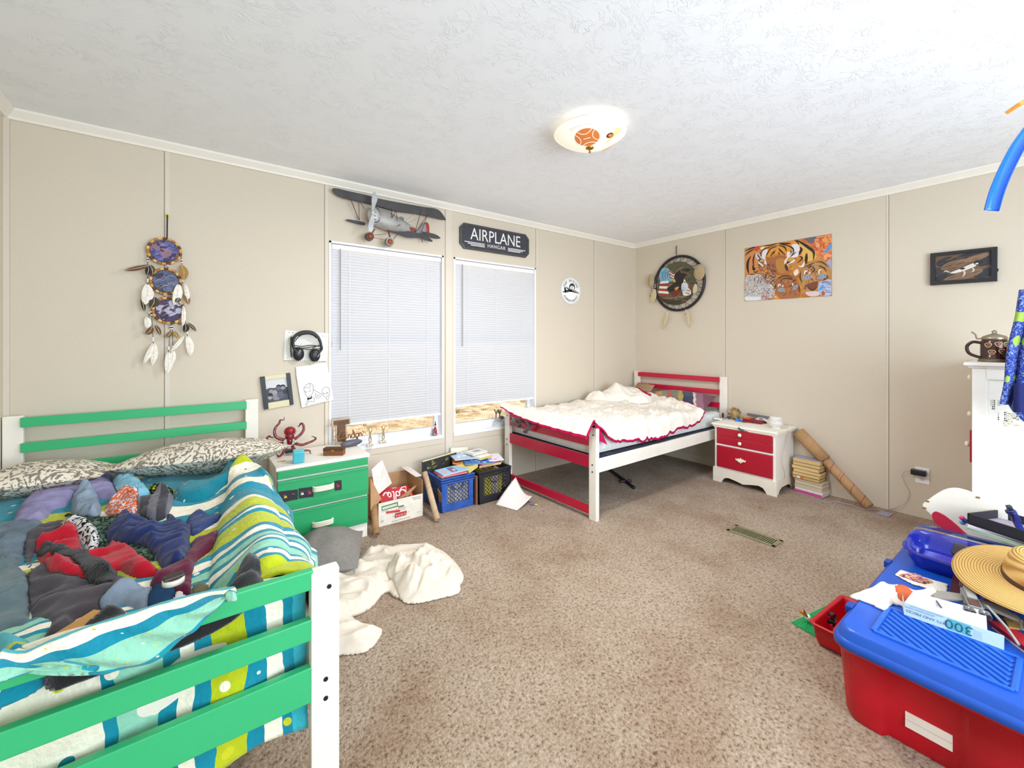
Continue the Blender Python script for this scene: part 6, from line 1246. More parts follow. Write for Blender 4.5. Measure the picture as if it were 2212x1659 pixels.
m = MB('eee6da'); m.grid(120, 150, blank, thick=.006, colfn=lambda u, v: MAG if (u > .983 and v < .985) or v < .006 else 'eee6da'); blkt = m.build('blanket', BLK, loc=(-1.1, -.6, .6)); tag(blkt, 'cream blanket with a magenta border spread over the red bed', 'blanket')
sP = lambda x, y: (1050+x/4.022, 780+y/4.022)
cr_ = curve([PX(*sP(x, y), -1.985) for x, y in ((130, 372), (300, 425), (500, 470), (720, 505), (940, 528))], 8); hm_ = curve([PX(*sP(x, y), -2.025) for x, y in ((138, 398), (232, 458), (330, 505), (455, 552), (600, 598), (750, 640), (895, 682))], 6)
def at(L_, u): k = u*(len(L_)-1); i = min(int(k), len(L_)-2); return L_[i].lerp(L_[i+1], k-i)
def rflap(u, v):
    a, b = at(cr_, u), at(hm_, u)
    if v < .2: w = v/.2; q = V((-1.90, max(min(a.y, -.08), -1.10), rtop(-1.90, max(min(a.y, -.08), -1.10))+.002)); p = q.lerp(a, w); p.z += .01*math.sin(w*math.pi); return p
    w = (v-.2)/.8; p = a.lerp(b, w); p.x -= .018*math.sin(w*math.pi*.5)+.006*math.sin(u*60)*w+.004*math.sin(u*97)*w; return p
m = MB('eee6da'); m.grid(110, 40, rflap, thick=.006, colfn=lambda u, v: MAG if v > .84 or u > .985 else 'eee6da'); m.build('foot_flap', BLK, blkt)
m = MB(MAG); c0, c1, c2_ = PX(*sP(945, 528), -2.0), PY(*sP(985, 640), -1.135), PY(*sP(1060, 716), -1.135)
V5 = [c0, PX(*sP(895, 682), -2.02), PY(*sP(948, 640), -1.15), c1, PY(*sP(1010, 680), -1.155), c2_, PY(*sP(965, 535), -1.12)]
m.add([c0, PY(*sP(950, 690), -1.16), PY(*sP(1000, 700), -1.155), PY(*sP(1055, 728), -1.15), PY(*sP(1000, 610), -1.125), PY(*sP(968, 545), -1.115)], [(0, 1, 2, 4, 5), (2, 3, 4)]); m.build('border_fold', BLK, blkt)
# rumpled ridge of blanket by the wall
rp = Pile(-1.4, -.1, -.8, -.06, .0105, lambda X, Y: rb(X, Y)+.006)
P = [(-.95, -.09), (-.55, -.08), (-.36, -.2), (-.34, -.45), (-.50, -.58), (-.62, -.52), (-.72, -.36), (-.95, -.28)]
m = rp.sheet(P, puff=.05, amp=.05, wl=.11, ang=1.9, seed=64, edge=.05, col='eee6da', colfn=lambda x, y: MAG if x > -.395+.25*max(0, y+.2) else 'eee6da'); m.build('rumpled_end', BLK, blkt)
m = MB('a88a68'); pillow(m, (-.22, -.24, .70), (.55, -.2, .65), (.3, 1, 0), .26, .3, .10, seed=8); tag(m.build('pillow', mat('tan pillow', None, .95, bump=.3)), 'small tan pillow behind the rumpled end of the cream blanket', 'pillow')
PW = stripes('patchwork cloth', [(0, '8a6474'), (.10, 'b98f9a'), (.17, 'c79a4a'), (.27, '8a8578'), (.36, 'b0604a'), (.44, '7c7a6c'), (.55, 'b29a4e'), (.62, '3a3f5c'), (.78, 'd8cbb4'), (.82, '94687a'), (.93, '7a4a5a')], axis='X', wob=.05)
m = MB(); pillow(m, (-.215, -.70, .665), (.12, -1, .0), (1, .1, .35), .66, .36, .16, seed=9)
for k in list(m.uv): u, v = m.uv[k]; m.uv[k] = (u+.25*(v-.5) if k < 441 else 1-u, v)
tag(m.build('pillow', PW), 'patchwork pillow in plum, mustard and navy against the red headboard', 'pillow')
# moose plush under the blanket hem; reindeer plush on the sill behind the post
PLM = M_('plush'); q6 = lambda x, y, X=-2.03: PX(1060+x/9.52, 860+y/9.52, X)
t = thing('moose_plush', 'brown moose plush hanging out under the blanket hem at the red footboard', 'plush toy', q6(560, 600))
m = MB('5a4640'); m.ball(q6(590, 430, -2.02), (.035, .052, .036)); hd = m.build('head', PLM, t)
m = MB('6a5248'); m.ball(q6(480, 490, -2.045), (.028, .034, .030)); m.build('muzzle', PLM, hd); m = MB('241c1c'); m.ball(q6(535, 470, -2.07), (.006, .010, .008)); m.build('eye', GL, hd)
m = MB('2a2022'); m.ball(q6(590, 570, -2.03), (.02, .022, .018)); m.build('mouth', PLM, hd)
m = MB('5c4a48'); m.tube(curve([q6(740, 470), q6(800, 560), q6(770, 620), q6(720, 680)], 5), .016, 10); m.build('leg', PLM, t); m = MB('4a3a40'); m.ball(q6(712, 690), (.018, .026, .015)); m.build('hoof', PLM, t)
q7 = lambda x, y, Y=.02: PY(1060+x/9.52, 860+y/9.52, Y)
t = thing('reindeer_plush', 'white fluffy plush with olive antlers on the sill beside the red bed post', 'plush toy', q7(200, 640))
m = MB('e6ebee'); m.ball(q7(190, 560), (.05, .03, .042), 18, 12); [m.ball(q7(190+110*math.cos(a), 560+70*math.sin(a)), .014, 8, 6) for a in [i*.45 for i in range(14)]]; m.build('body', PLM, t)
m = MB('7a6a80'); m.ball(q7(230, 400), (.022, .016, .018)); m.build('head', PLM, t)
for P in ([(180, 400), (190, 310), (160, 230)], [(185, 320), (130, 250)], [(190, 310), (215, 240)], [(110, 400), (110, 310), (75, 230)], [(112, 330), (140, 260)]): m = MB('8a8455'); m.tube([q7(*p) for p in P], .0065, 8); m.build('antler', PLM, t)
t = thing('toy_sword', 'black toy sword with a dark red guard lying on the carpet under the red bed', 'toy', (-1.08, -.68, 0)); A, B = V((-.95, -.42, .012)), V((-1.19, -.905, .012)); d = (B-A).normalized()
m = MB('26262c'); m.frame(A, d); m.box((0, -.016, -.006), (.36, .016, .006), .004); m.build('blade', SA, t); m = MB('3a1a28'); m.frame(A, d); m.box((.36, -.055, -.010), (.385, .055, .012), .006); m.build('guard', SA, t)
m = MB('1c1c22'); m.cyl(A+d*.385, A+d*.52, .012, n=12); m.ball(A+d*.53, .016); m.build('grip', SA, t)
# =====================================================  NIGHTSTAND
NX, NY0, NY1, NZ = -.395, -1.195, -1.712, .535
t = thing('nightstand', 'white nightstand with red drawers and a scalloped base beside the red bed', 'nightstand', (-.2, -1.455, 0)); BRD = chip_mat('red painted drawer', 'b0142c', 'd88a8a', .35, .8)
def fN(name, mt, par, col, boxes, bev=.002):
    m = m2(col)
    for (y0, z0, d0), (y1, z1, d1) in boxes: m.box((y0, z0, d0), (y1, z1, d1), bev)
    return m.build(name, mt, par)
a, b = -NY0, -NY1
fN('carcass', CREAM, t, 'f1ebe0', [((a+.006, .12, .02), (b-.006, NZ-.05, -NX-.006))])
fN('face_frame', CREAM, t, 'f3eee6', [((a+.004, .12, -NX-.006), (a+.022, .51, -NX)), ((b-.022, .12, -NX-.006), (b-.004, .51, -NX)), ((a+.02, .498, -NX-.006), (b-.02, .512, -NX)), ((a+.02, .333, -NX-.006), (b-.02, .347, -NX))], .001)
fN('top_board', CREAM, t, 'f3ede0', [((a-.018, NZ-.020, .012), (b+.018, NZ, -NX+.026)), ((a-.010, NZ-.036, .012), (b+.010, NZ-.019, -NX+.016)), ((a-.002, NZ-.048, .012), (b+.002, NZ-.035, -NX+.007))], .005)
W_ = b-a+.016; arch = [(0, .125), (W_, .125), (W_, 0), (W_-.075, 0), (W_-.085, .02), (W_-.105, .045), (W_-.14, .055), (W_*.62, .045), (W_/2, .030), (W_*.38, .045), (.14, .055), (.105, .045), (.085, .02), (.075, 0), (0, 0)]
m = m2('efe7d6'); arch = [(a-.008+x, z) for x, z in arch]; m.prism(arch, -NX-.004, -NX+.012); m.build('scalloped_base', CREAM, t)
for yy in (NY0+.006, NY1-.006+.012): pass
for y0 in (NY0-.004, NY1-.006):
    m = MB('efe7d6'); D_ = .385; pr = [(0, 0), (.05, 0), (.07, .03), (.12, .05), (D_-.13, .05), (D_-.08, .03), (D_-.06, 0), (D_-.01, 0), (D_-.01, .125), (0, .125)]; m.frame((-.012, y0+.010, 0), (-1, 0, 0), (0, 0, 1)); m.prism(pr, 0, .010); m.build('side_base', CREAM, t)
KN = mat('cream knob', 'f2ead8', .35)
for z0, z1 in ((.423, .496), (.350, .421)):
    d = fN('drawer', BRD, t, 'b0142c', [((a+.024, z0, -NX-.004), (b-.024, z1, -NX+.010))], .006); m = m2('f2ead8'); c = ((a+b)/2-.02, (z0+z1)/2); m.cyl((*c, -NX+.010), (*c, -NX+.024), .006, n=12); m.ball((*c, -NX+.030), (.016, .016, .010)); m.build('knob', KN, d)
d = fN('drawer', BRD, t, 'b0142c', [((a+.024, .137, -NX-.004), (b-.024, .331, -NX+.010))], .006)
m = m2('f4ece0'); c = ((a+b)/2-.02, .235); pl = [(-.045, .012), (-.03, .006), (-.02, .016), (-.012, .01), (0, .024), (.012, .01), (.02, .016), (.03, .006), (.045, .012), (.040, -.008), (.026, -.004), (.014, -.014), (0, -.026), (-.014, -.014), (-.026, -.004), (-.040, -.008)]
m.prism([(c[0]+x, c[1]+y) for x, y in pl], -NX+.010, -NX+.013); m.tube(curve([(c[0]-.026, c[1]+.004, -NX+.013), (c[0]-.018, c[1]-.006, -NX+.024), (c[0], c[1]-.010, -NX+.026), (c[0]+.018, c[1]-.006, -NX+.024), (c[0]+.026, c[1]+.004, -NX+.013)], 4), .003, 7); m.build('bail_pull', KN, d)
# on the nightstand
zn = NZ; n8 = lambda x, y, z=zn: PZ(1530+x/6.35, 860+y/6.35, z)
c = V((-.115, -1.245, zn+.052)); t = thing('coral', 'spiky tan coral lump at the back of the nightstand', 'coral', (c.x, c.y, zn)); m = MB('a58a5c'); m.ball(c, (.042, .048, .048)); m.build('core', mat('rough coral', None, 1, var=.3, vscale=40, bump=.8, bscale=90), t)
rng = random.Random(6); m = MB()
for i in range(90):
    d_ = V((rng.gauss(0, 1), rng.gauss(0, 1), rng.gauss(.35, 1))).normalized()
    if d_.z < -.5: continue
    m.col(rng.choice(('b3925e', '8c7648', '6a6444', 'c4a878', '9a6a48'))); p = c+V((d_.x*.042, d_.y*.048, d_.z*.048)); m.cyl(p-d_*.004, p+d_*rng.uniform(.008, .022), .006, .0025, 6)
m.build('spikes', mat('rough coral', None, 1), t)
def bits(name, label, cat, pts9, cols, sz, seed, n, mt=GL, z=zn):
    t = thing(name, label, cat, pts9[0]); r = random.Random(seed)
    for j, (x, y) in enumerate([(p.x, p.y) for p in pts9]):
        m = MB()
        for i in range(n):
            m.col(r.choice(cols)); m.rot((x+r.uniform(-1, 1)*sz, y+r.uniform(-1, 1)*sz, z+.001+r.uniform(0, .5)*sz*1.5), r.uniform(0, 3), r.uniform(-.5, .5)); w = sz*r.uniform(.35, .8); m.box((-w, -w*.4, 0), (w, w*.4, w*.5), .0015)
        m.v = [V((q.x, q.y, max(q.z, z+.0008))) for q in m.v]; m.build(('torso', 'limb', 'limb', 'wing', 'limb')[j % 5], mt, t)
    return t
bits('robot_toy', 'blue brick robot toy lying next to the coral on the nightstand', 'toy', [n8(375, 275), n8(330, 280), n8(450, 262), n8(420, 320)], ('1f62c8', '2a80e0', '1a3f8a', '3a3f5a', '4a9ae6'), .022, 3, 9)
bits('robot_toy', 'dark grey and blue toy parts in front of the red case on the nightstand', 'toy', [n8(500, 335), n8(560, 330), n8(620, 345)], ('2a2c34', '4a5060', '2a70b8', '6a6e78', '7a2a3a'), .016, 4, 7)
bits('toy_figure', 'small navy toy figure between the purple figure and the blue robot', 'toy', [n8(272, 270), n8(285, 290)], ('2a2a6a', '34346a', '1c1c3a'), .014, 5, 5)
t = thing('toy_figure', 'tiny purple toy figure at the bed end of the nightstand', 'toy', n8(200, 265)); c = n8(200, 268)
for nm, z_, r_ in (('legs', .008, .009), ('body', .022, .011), ('head', .038, .009)): m = MB('5a1f3a'); m.ball(c+V((0, 0, z_)), (r_, r_*1.2, r_)); m.build(nm, GL, t)
c = n8(160, 300); t = thing('white_case', 'narrow white plastic case at the front edge of the nightstand', 'case', c); m = MB('f4f2ea'); m.frame(c+V((.0, .02, .001)), (.1, -1, 0)); m.box((-.035, -.012, 0), (.035, .016, .014), .004); m.build('shell', GL, t); m = MB('d8d2c0'); m.frame(c+V((.0, .02, .001)), (.1, -1, 0)); m.box((.0352, -.008, .003), (.039, .012, .011)); m.build('cap', GL, t)
t = thing('red_case', 'open dark red case with an orange lining behind the toys', 'case', (-.08, -1.41, zn)); m = MB('8a0f1c'); m.box((-.17, -1.50, zn+.001), (-.055, -1.34, zn+.028), .003); m.build('tray', SA, t); m = MB('d8502a'); m.box((-.16, -1.40, zn+.0282), (-.10, -1.345, zn+.036), .002); m.build('lining', SA, t); 
m = MB('6a6a70'); m.frame((-.05, -1.33, zn+.055), (-.02, -1, -.03)); m.box((0, -.008, -.010), (.22, .008, .012), .003); t2 = tag(m.build('grey_bar', SA), 'grey metal bar resting on the red case against the wall', 'bar')
c = n8(735, 340); t = thing('toy_car', 'white toy car with a red stripe nosed against the yarn ball', 'toy car', c)
m = MB('f0f2f4'); Q = [(-.055, .004), (.05, .004), (.052, .016), (.036, .030), (.012, .042), (-.030, .044), (-.052, .030)]; m.frame(c+V((.01, .0, .001)), (.15, -1, 0), (0, 0, 1)); m.prism(Q, -.022, .022, False); m.build('body', GL, t)
m = MB('2a2c30'); m.frame(c+V((.01, .0, .001)), (.15, -1, 0), (0, 0, 1)); m.box((-.02, .034, -.0225), (.01, .041, .0225)); m.build('window', GL, t); m = MB('c83030'); m.frame(c+V((.01, .0, .001)), (.15, -1, 0), (0, 0, 1)); m.box((-.05, .006, -.0228), (.045, .011, .0228)); m.build('stripe', GL, t)
for xx in (-.03, .03):
    for s in (-.022, .016): m = MB('1c1c20'); m.frame(c+V((.01, .0, .001)), (.15, -1, 0), (0, 0, 1)); m.cyl((xx, .010, s), (xx, .010, s+.007), .010, n=14); m.build('wheel', SA, t)
c = V((-.235, -1.645, zn)); t = thing('yarn_cone', 'fat cone of white yarn at the wall-outlet end of the nightstand', 'yarn', c); m = MB('f0ece6'); m.lathe([(0, .001), (.036, .001), (.038, .006), (.028, .012), (.028, .02)], 24, c); m.build('spool', SA, t)
m = MB('ece7e0'); m.lathe([(.02, .012), (.048, .018), (.058, .04), (.057, .062), (.046, .086), (.036, .098), (.022, .092), (0, .09)], 28, c); k0 = len(m.v); rng = random.Random(2)
for i in range(46): ph, tl, zz = rng.uniform(0, 6.28), rng.uniform(-.35, .35), rng.uniform(.025, .08); rr = .0585 if .03 < zz < .07 else .052; m.col(rng.choice(('f4f0ea', 'd8d0c4', 'e6dfd4'))); m.tube([c+V((rr*math.cos(ph+q), rr*math.sin(ph+q), zz+tl*.035*math.sin(q*1.5))) for q in [j*.16 for j in range(9)]], .0013, 5)
m.build('yarn_wrap', mat('yarn', None, .95, bump=.5, bscale=200), t)
m = MB('b8a0a8'); m.tube(curve([n8(980, 345, zn+.004), n8(1060, 370, zn+.003), PZ(1530+1090/6.35, 860+405/6.35, zn-.004), PY(1530+1105/6.35, 860+470/6.35, NY1-.012), PY(*(1500+805/4.254, 840+640/4.254), NY1-.012), PY(*(1500+830/4.254, 840+780/4.254), NY1-.012), PZ(*(1500+820/4.254, 840+905/4.254), .006), PZ(*(1500+895/4.254, 840+955/4.254), .005)], 6), .002, 6); tag(m.build('phone_cable', GL), 'thin grey cable hanging down the open side of the nightstand', 'cable')
m = MB('cdb6c0'); c = n8(1130, 372); m.rot((c.x, c.y, zn+.001), .2); m.box((-.02, -.012, 0), (.02, .012, .012), .003); tag(m.build('charger_plug', GL), 'small pinkish plug at the back corner of the nightstand', 'plug')
m = MB('4a4a4c'); c = PX(1530+440/6.35, 860+425/6.35, NX-.02); m.tube(curve([c+V((.0, .05, .005)), c+V((0, .02, .012)), c+V((0, -.02, -.006)), c+V((.005, -.06, -.014))], 5), [.006]*6+[.014]*5+[.004]*5, 8, flat=.6); tag(m.build('hair_clip', SA), 'dark clip hanging over the top red drawer of the nightstand', 'clip')
# books and long tubes beside the nightstand
G2 = 'paperbacks stacked by the nightstand'
def stack(x, y, z0, items, w, d, seed):
    z = z0; r = random.Random(seed)
    for lab, h, cov, pg, rz in items: book(lab, (x+r.uniform(-.004, .004), y+r.uniform(-.005, .005), z), d, w, h, R(rz+(180 if 'yellowed' in lab or 'grey paged' in lab or 'violet' in lab else 0)), cov, pg, group=G2); z += h+.0008
    return z
z1 = stack(-.078, -1.862, .001, [('pink and white comic paperback at the very bottom of the stack', .024, 'd2559a', 'e0d8dc', -6), ('white spined paperback on the pink one at the bottom of the stack', .022, 'e8dcd8', 'd8ccc0', -6), ('grey paged paperback third from the carpet in the stack', .026, 'b8a890', 'cbbca2', -5), ('grey paged paperback fourth from the carpet in the stack', .028, '9a8a74', 'd0c0a4', -6), ('thin paperback with a small portrait on its cover, topmost of the lower pile', .018, 'c9b89a', 'c9b898', -5)], .205, .13, 2)
b0 = z1
z2 = stack(-.085, -1.845, z1, [('black paperback with yellow spine lettering under the yellowed books', .024, '1c1c1c', 'c9a86a', -3), ('yellowed paperback lying on the black one in the stack', .026, '8a6a48', 'd9b878', -3), ('yellowed paperback in the middle of the upper pile', .027, '7a5c44', 'deC088', -2), ('yellowed paperback next below the top of the stack', .03, '6a5040', 'dcbc80', -4), ('thick yellowed paperback second from the top of the stack', .026, '5a4a44', 'd8b676', -3), ('pale violet covered paperback on the very top of the stack', .03, 'b8b0bc', 'd6b474', -2)], .20, .125, 3)
# spine lettering: on the faces toward the room
m = MB(); m.frame((-.085-.0645, -1.845, b0+.012), (-.05, -1, 0), (0, 0, 1)); m.lay = .001; m.rect(-.07, -.009, -.045, .009, 'e6e0dc'); m.rect(-.042, -.008, -.02, .008, 'd86a28'); m.text('crime', .02, 0, .018, 'c9c83a'); m.text('stories', .066, 0, .013, 'd8d870'); sp_ = m.build('spine_print', PR, [o for o in bpy.data.objects if o.get('label', '').startswith('black paperback with yellow')][0])
dN = lambda x, y: (1500+x/4.254, 840+y/4.254)
pA, pB = PX(*dN(955, 395), -.07), PX(*dN(1200, 650), -.07)
cardtube('cardboard_tube', 'thick cardboard tube slanting down the wall from behind the nightstand', pA, pB, .047, 'b58d62', .004)
pC = PZ(*dN(1607, 1082), .037); dd = (pC-pB).normalized()
t_ = cardtube('cardboard_tube', 'long thin cardboard tube bound with red thread, sticking out of the thick tube', pB-dd*.06+V((-.0, 0, 0)), pC, .034, 'b89068', .003)
m = MB('a83a3a'); ax_ = dd; a_ = ax_.orthogonal().normalized(); b_ = ax_.cross(a_); Lq = (pC-pB).length
m.tube([pB+ax_*(Lq*i/90)+(a_*math.cos(i*.30)+b_*math.sin(i*.30))*.0352 for i in range(3, 88)], .0016, 5); m.build('red_thread', MT, t_)
# small things on the carpet
c = PZ(1642, 1096, .004); m = MB('b4622a'); m.rot((c.x, c.y, .002), .5); m.box((-.012, -.006, 0), (.012, .006, .008), .003); tag(m.build('orange_scrap', MT), 'tiny orange scrap on the carpet in front of the nightstand', 'scrap')
Pq = [PZ(*dN(*p), .002) for p in ((1660, 1145), (1715, 1122), (1832, 1150), (1785, 1180))]; m = MB('9a94a0'); m.add(Pq+[q+V((0, 0, .004)) for q in Pq], [(0, 1, 2, 3), (7, 6, 5, 4), (0, 4, 5, 1), (1, 5, 6, 2), (2, 6, 7, 3), (3, 7, 4, 0)]); tag(m.build('grey_card', PR), 'thin grey plastic card on the carpet below the outlet', 'card')
t = thing('floor_vent', 'olive metal floor vent set in the carpet', 'vent', (-1.28, -1.925, 0)); VE = mat('olive vent enamel', None, .4, metal=.3, var=.1); vx0, vx1, vy0, vy1 = -1.348, -1.212, -2.075, -1.775
m = MB('8d8c68'); h_ = .006
m.box((vx0, vy0, .001), (vx0+.022, vy1, h_), .002); m.box((vx1-.022, vy0, .001), (vx1, vy1, h_), .002); m.box((vx0, vy0, .001), (vx1, vy0+.022, h_), .002); m.box((vx0, vy1-.022, .001), (vx1, vy1, h_), .002)
for i in range(20): yy = vy0+.022+i*(vy1-vy0-.044)/20; m.box((vx0+.02, yy, .001), (vx1-.02, yy+.0055, h_-.001))
m.build('grille', VE, t); m = MB('17150f'); m.box((vx0+.01, vy0+.01, .0006), (vx1-.01, vy1-.01, .0016)); m.build('duct_opening', MT, t)
# =====================================================  RED AND BLUE STORAGE TOTE
r7 = lambda x, y: (1680+x/2.637, 1030+y/2.637)
TX0, TX1, TY0, TY1 = -2.44, -1.52, -2.715, -3.50
t = thing('storage_tote', 'red storage tote with a blue ribbed lid at the near corner of the carpet', 'storage tote', ((TX0+TX1)/2, (TY0+TY1)/2, 0))
TP = mat('worn tote plastic', None, .38, var=.05, vscale=14, bump=.05, bscale=160)
def rrect(x0, x1, y0, y1, rr, n=5):
    P = []
    for cx, cy, a0 in ((x1-rr, y1-rr, 0), (x0+rr, y1-rr, 90), (x0+rr, y0+rr, 180), (x1-rr, y0+rr, 270)):
        for i in range(n+1): a = R(a0+90*i/n); P.append((cx+rr*math.cos(a), cy+rr*math.sin(a)))
    return P
def loft(m, rings, cap0=True, cap1=True, smooth=True):
    vs = [V(p) for rg in rings for p in rg]; n = len(rings[0]); fs = [(j*n+i, j*n+(i+1) % n, (j+1)*n+(i+1) % n, (j+1)*n+i) for j in range(len(rings)-1) for i in range(n)]
    m.add(vs, fs, smooth)
    if cap0: m.add(vs, [tuple(range(n-1, -1, -1))], False)
    if cap1: m.add(vs, [tuple(range((len(rings)-1)*n, len(rings)*n))], False)
    return m
def body_ring(z, g, rec):
    """Body outline at height z, grown by g, with a recess rec deep in the end wall toward the room."""
    x0, x1, y1, y0 = TX0-g, TX1+g, TY0+g, TY1-g; P = []
    for cx, cy, a0 in ((x1-.05, y1-.05, 0), (x0+.05, y1-.05, 90)):
        for i in range(6): a = R(a0+90*i/5); P.append((cx+.05*math.cos(a), cy+.05*math.sin(a), z))
    for y, d in ((-2.818, 0), (-2.832, rec), (-3.0, rec), (-3.014, 0), (-3.20, 0), (-3.214, rec), (-3.36, rec), (-3.374, 0)): P.append((x0+d, y, z))
    for cx, cy, a0 in ((x0+.05, y0+.05, 180), (x1-.05, y0+.05, 270)):
        for i in range(6): a = R(a0+90*i/5); P.append((cx+.05*math.cos(a), cy+.05*math.sin(a), z))
    return P
m = MB('c1071f'); loft(m, [body_ring(.001, -.006, .022), body_ring(.02, 0, .02), body_ring(.12, .006, .02), body_ring(.228, .014, .02), body_ring(.232, .02, .004), body_ring(.245, .028, .0), body_ring(.272, .03, 0)]); bd = m.build('tote_body', TP, t)
m = MB('f0e6dc'); 
for za, zb in ((.070, .0925), (.0945, .118)): m.box((TX0+.0115, -2.978, za), (TX0+.016, -2.874, zb))
m.build('paper_label', M_('paper'), bd)
def LR(g, rr=.055): return lambda z: [(x, y, z) for x, y in rrect(TX0-.06+g, TX1+.06-g, TY1-.045+g, TY0+.02-g, rr-g*.3)]
m = MB('1350b4'); loft(m, [LR(.004)(.262), LR(0)(.266), LR(.001)(.287), LR(.008)(.291), LR(.010)(.294), LR(.014)(.318), LR(.024)(.325)], True, True); lid = m.build('lid', TP, t)
# ribbed panel: raised frame and slanting ribs
PX0, PX1, PYa, PYb = -2.425, -2.225, -2.795, -3.095
m = MB('1a5cc4'); h0 = .3252
def strip(p, q, w, z0, z1, c0=.004):
    p, q = V(p), V(q); d = (q-p).normalized(); m.frame((p.x, p.y, 0), (d.x, d.y, 0)); L = (q-p).length; m.box((0, -w/2, z0), (L, w/2, z1), c0)
for a, b in (((PX0, PYa), (PX1, PYa)), ((PX0, PYb), (PX1, PYb)), ((PX0, PYa), (PX0, PYb)), ((PX1, PYa), (PX1, PYb))): strip((*a, 0), (*b, 0), .014, h0-.003, h0+.006)
n = 9
for i in range(-7, 9):
    y0 = PYa-i*.034; a = V((PX1, y0)); b = V((PX0, y0-.24))
    # clip to the panel between PYb and PYa
    if a.y <= PYb+.008 or b.y >= PYa-.008: continue
    sl = (b.x-a.x)/(b.y-a.y); ay, by = min(a.y, PYa-.012), max(b.y, PYb+.012); pa = V((a.x+(ay-a.y)*sl, ay)); pb = V((a.x+(by-a.y)*sl, by))
    if (pa-pb).length > .03: strip((*pa, 0), (*pb, 0), .013, h0-.003, h0+.005)
m.build('ribbed_panel', TP, lid)
m = MB('0c3c92')
for x in (-2.31, -1.80): m.box((x-.022, TY0+.0, .300), (x+.022, TY0+.0215, .3265), .003)
m.build('latch_notch', TP, lid)
LZ = .3255
# ---- heap on the lid: each lies on what is under it
BLUEP = mat('royal blue plastic', None, .2, var=.04, coat=.4); CLR, nt, b = nodemat('clear plastic'); b.inputs['Base Color'].default_value = (.93, .94, 1, 1); b.inputs['Roughness'].default_value = .06; b.inputs['Transmission Weight'].default_value = 1; b.inputs['IOR'].default_value = 1.12; b.inputs['Specular IOR Level'].default_value = .9
cx0, cx1, cy0, cy1 = -1.80, -1.545, -3.12, -2.745
t = thing('plastic_case', 'royal blue plastic case under a domed clear lid at the far end of the tote', 'case', ((cx0+cx1)/2, (cy0+cy1)/2, LZ))
def CRg(g, z, rr=.07): return [(x, y, z) for x, y in rrect(cx0+g, cx1-g, cy0+g, cy1-g, max(.02, rr-g))]
m = MB('1026b4'); loft(m, [CRg(.03, LZ+.001), CRg(.02, LZ+.02), CRg(.012, LZ+.03), CRg(.004, LZ+.058), CRg(.004, LZ+.064), CRg(.02, LZ+.064), CRg(.026, LZ+.04), CRg(.04, LZ+.02)]); m.build('tray', BLUEP, t)
m = MB('2a48d8'); m.box((cx0+.04, cy0+.1, LZ+.022), (cx0+.12, cy1-.06, LZ+.05), .012); m.build('divider', BLUEP, t)
m = MB('3a3440'); m.rot((cx0+.15, (cy0+cy1)/2, LZ+.03), .9); m.ball((0, 0, .02), (.07, .035, .02)); m.build('contents', SA, t)
m = MB(); loft(m, [CRg(-.008, LZ+.066), CRg(-.008, LZ+.072), CRg(.002, LZ+.076), CRg(.012, LZ+.115), CRg(.03, LZ+.130), CRg(.06, LZ+.132)], False, True); m.build('clear_lid', CLR, t)
tp = Pile(-2.52, -1.45, -3.45, -2.60, .0075, lambda X, Y: np.where((Y < TY0+.02) & (Y > TY1) & (X > TX0-.06), LZ, LZ-.002))
def rp7(P, z=.345): return [tuple(PZ(*r7(x, y), z)[:2]) for x, y in P]
def lay(name, label, cat, P, col, mt, z=.345, rd=True, **k): m = tp.sheet(rp7(P, z), col=col, round_=rd, **k); return tag(m.build(name, mt), label, cat)
lay('loose_page', 'printed loose page under the magenta comic on the tote lid', 'paper', [(668, 535), (700, 508), (820, 545), (972, 590), (960, 640), (880, 620), (760, 585)], 'e9e2d4', M_('paper'), rd=False, puff=.002, amp=.004, wl=.08, smooth=2)
def cm(x, y): return ('8a3a8a', 'c87ac0', 'd88a3a', 'e8c88a', '6a2a6a', 'd8b0c8')[int((math.sin(x*260)+math.sin(y*310+x*90)+2)*1.4) % 6]
lay('comic_book', 'magenta and orange comic book on the printed page by the clear case', 'comic', [(688, 542), (790, 532), (887, 586), (832, 592), (770, 575)], '8a3a8a', PR, rd=False, puff=.003, amp=.001, smooth=2, colfn=cm)
lay('paper_bag', 'crumpled white paper bag overhanging the open side of the blue lid', 'paper bag', [(408, 616), (500, 596), (560, 572), (625, 564), (690, 578), (745, 590), (850, 602), (960, 652), (978, 672), (900, 712), (800, 706), (705, 672), (650, 664), (606, 696), (520, 656)], 'ece4da', M_('paper'), .37, puff=.03, amp=.03, wl=.07, ang=.4, seed=71, edge=.03, smooth=3)
lay('drink_coaster', 'orange and white round card peeking from under the paper bag', 'card', [(670, 665), (720, 655), (775, 690), (830, 705), (760, 720), (690, 700)], 'c85a2a', PR, puff=.002, amp=0, smooth=2)
lay('booklet', 'small blue and cream booklet under the grey spaceship', 'booklet', [(880, 715), (960, 690), (1070, 720), (1090, 760), (1000, 770)], '8fb0c8', PR, rd=False, puff=.004, amp=.002, smooth=2, colfn=lambda x, y: '5f9ab8' if math.sin(x*70) > 0 else 'e0d8c0')
m = MB('4a1020'); P = rp7([(998, 540), (1125, 588), (1110, 640), (1060, 640), (975, 645)], .36); zz = max(tp.at(x, y) for x, y in P)+.003; m.prism(P, zz, zz+.018); m.lay = zz+.0184; q = rp7([(1085, 590), (1118, 600), (1112, 625), (1080, 618)], .36); m.poly(q, 'e0c8a8'); m.up(); m.poly([V(a).lerp(V(b), .4) for a, b in zip(q, q[1:]+q[:1])], 'b83a4a')
for k in range(3): a = rp7([(1040+k*10, 572+k*3), (1035+k*10, 600+k*3)], .36); m.line(a, .002, 'a8707a')
tag(m.build('maroon_book', PR), 'maroon hardback with a small square emblem beneath the hat brim', 'book')
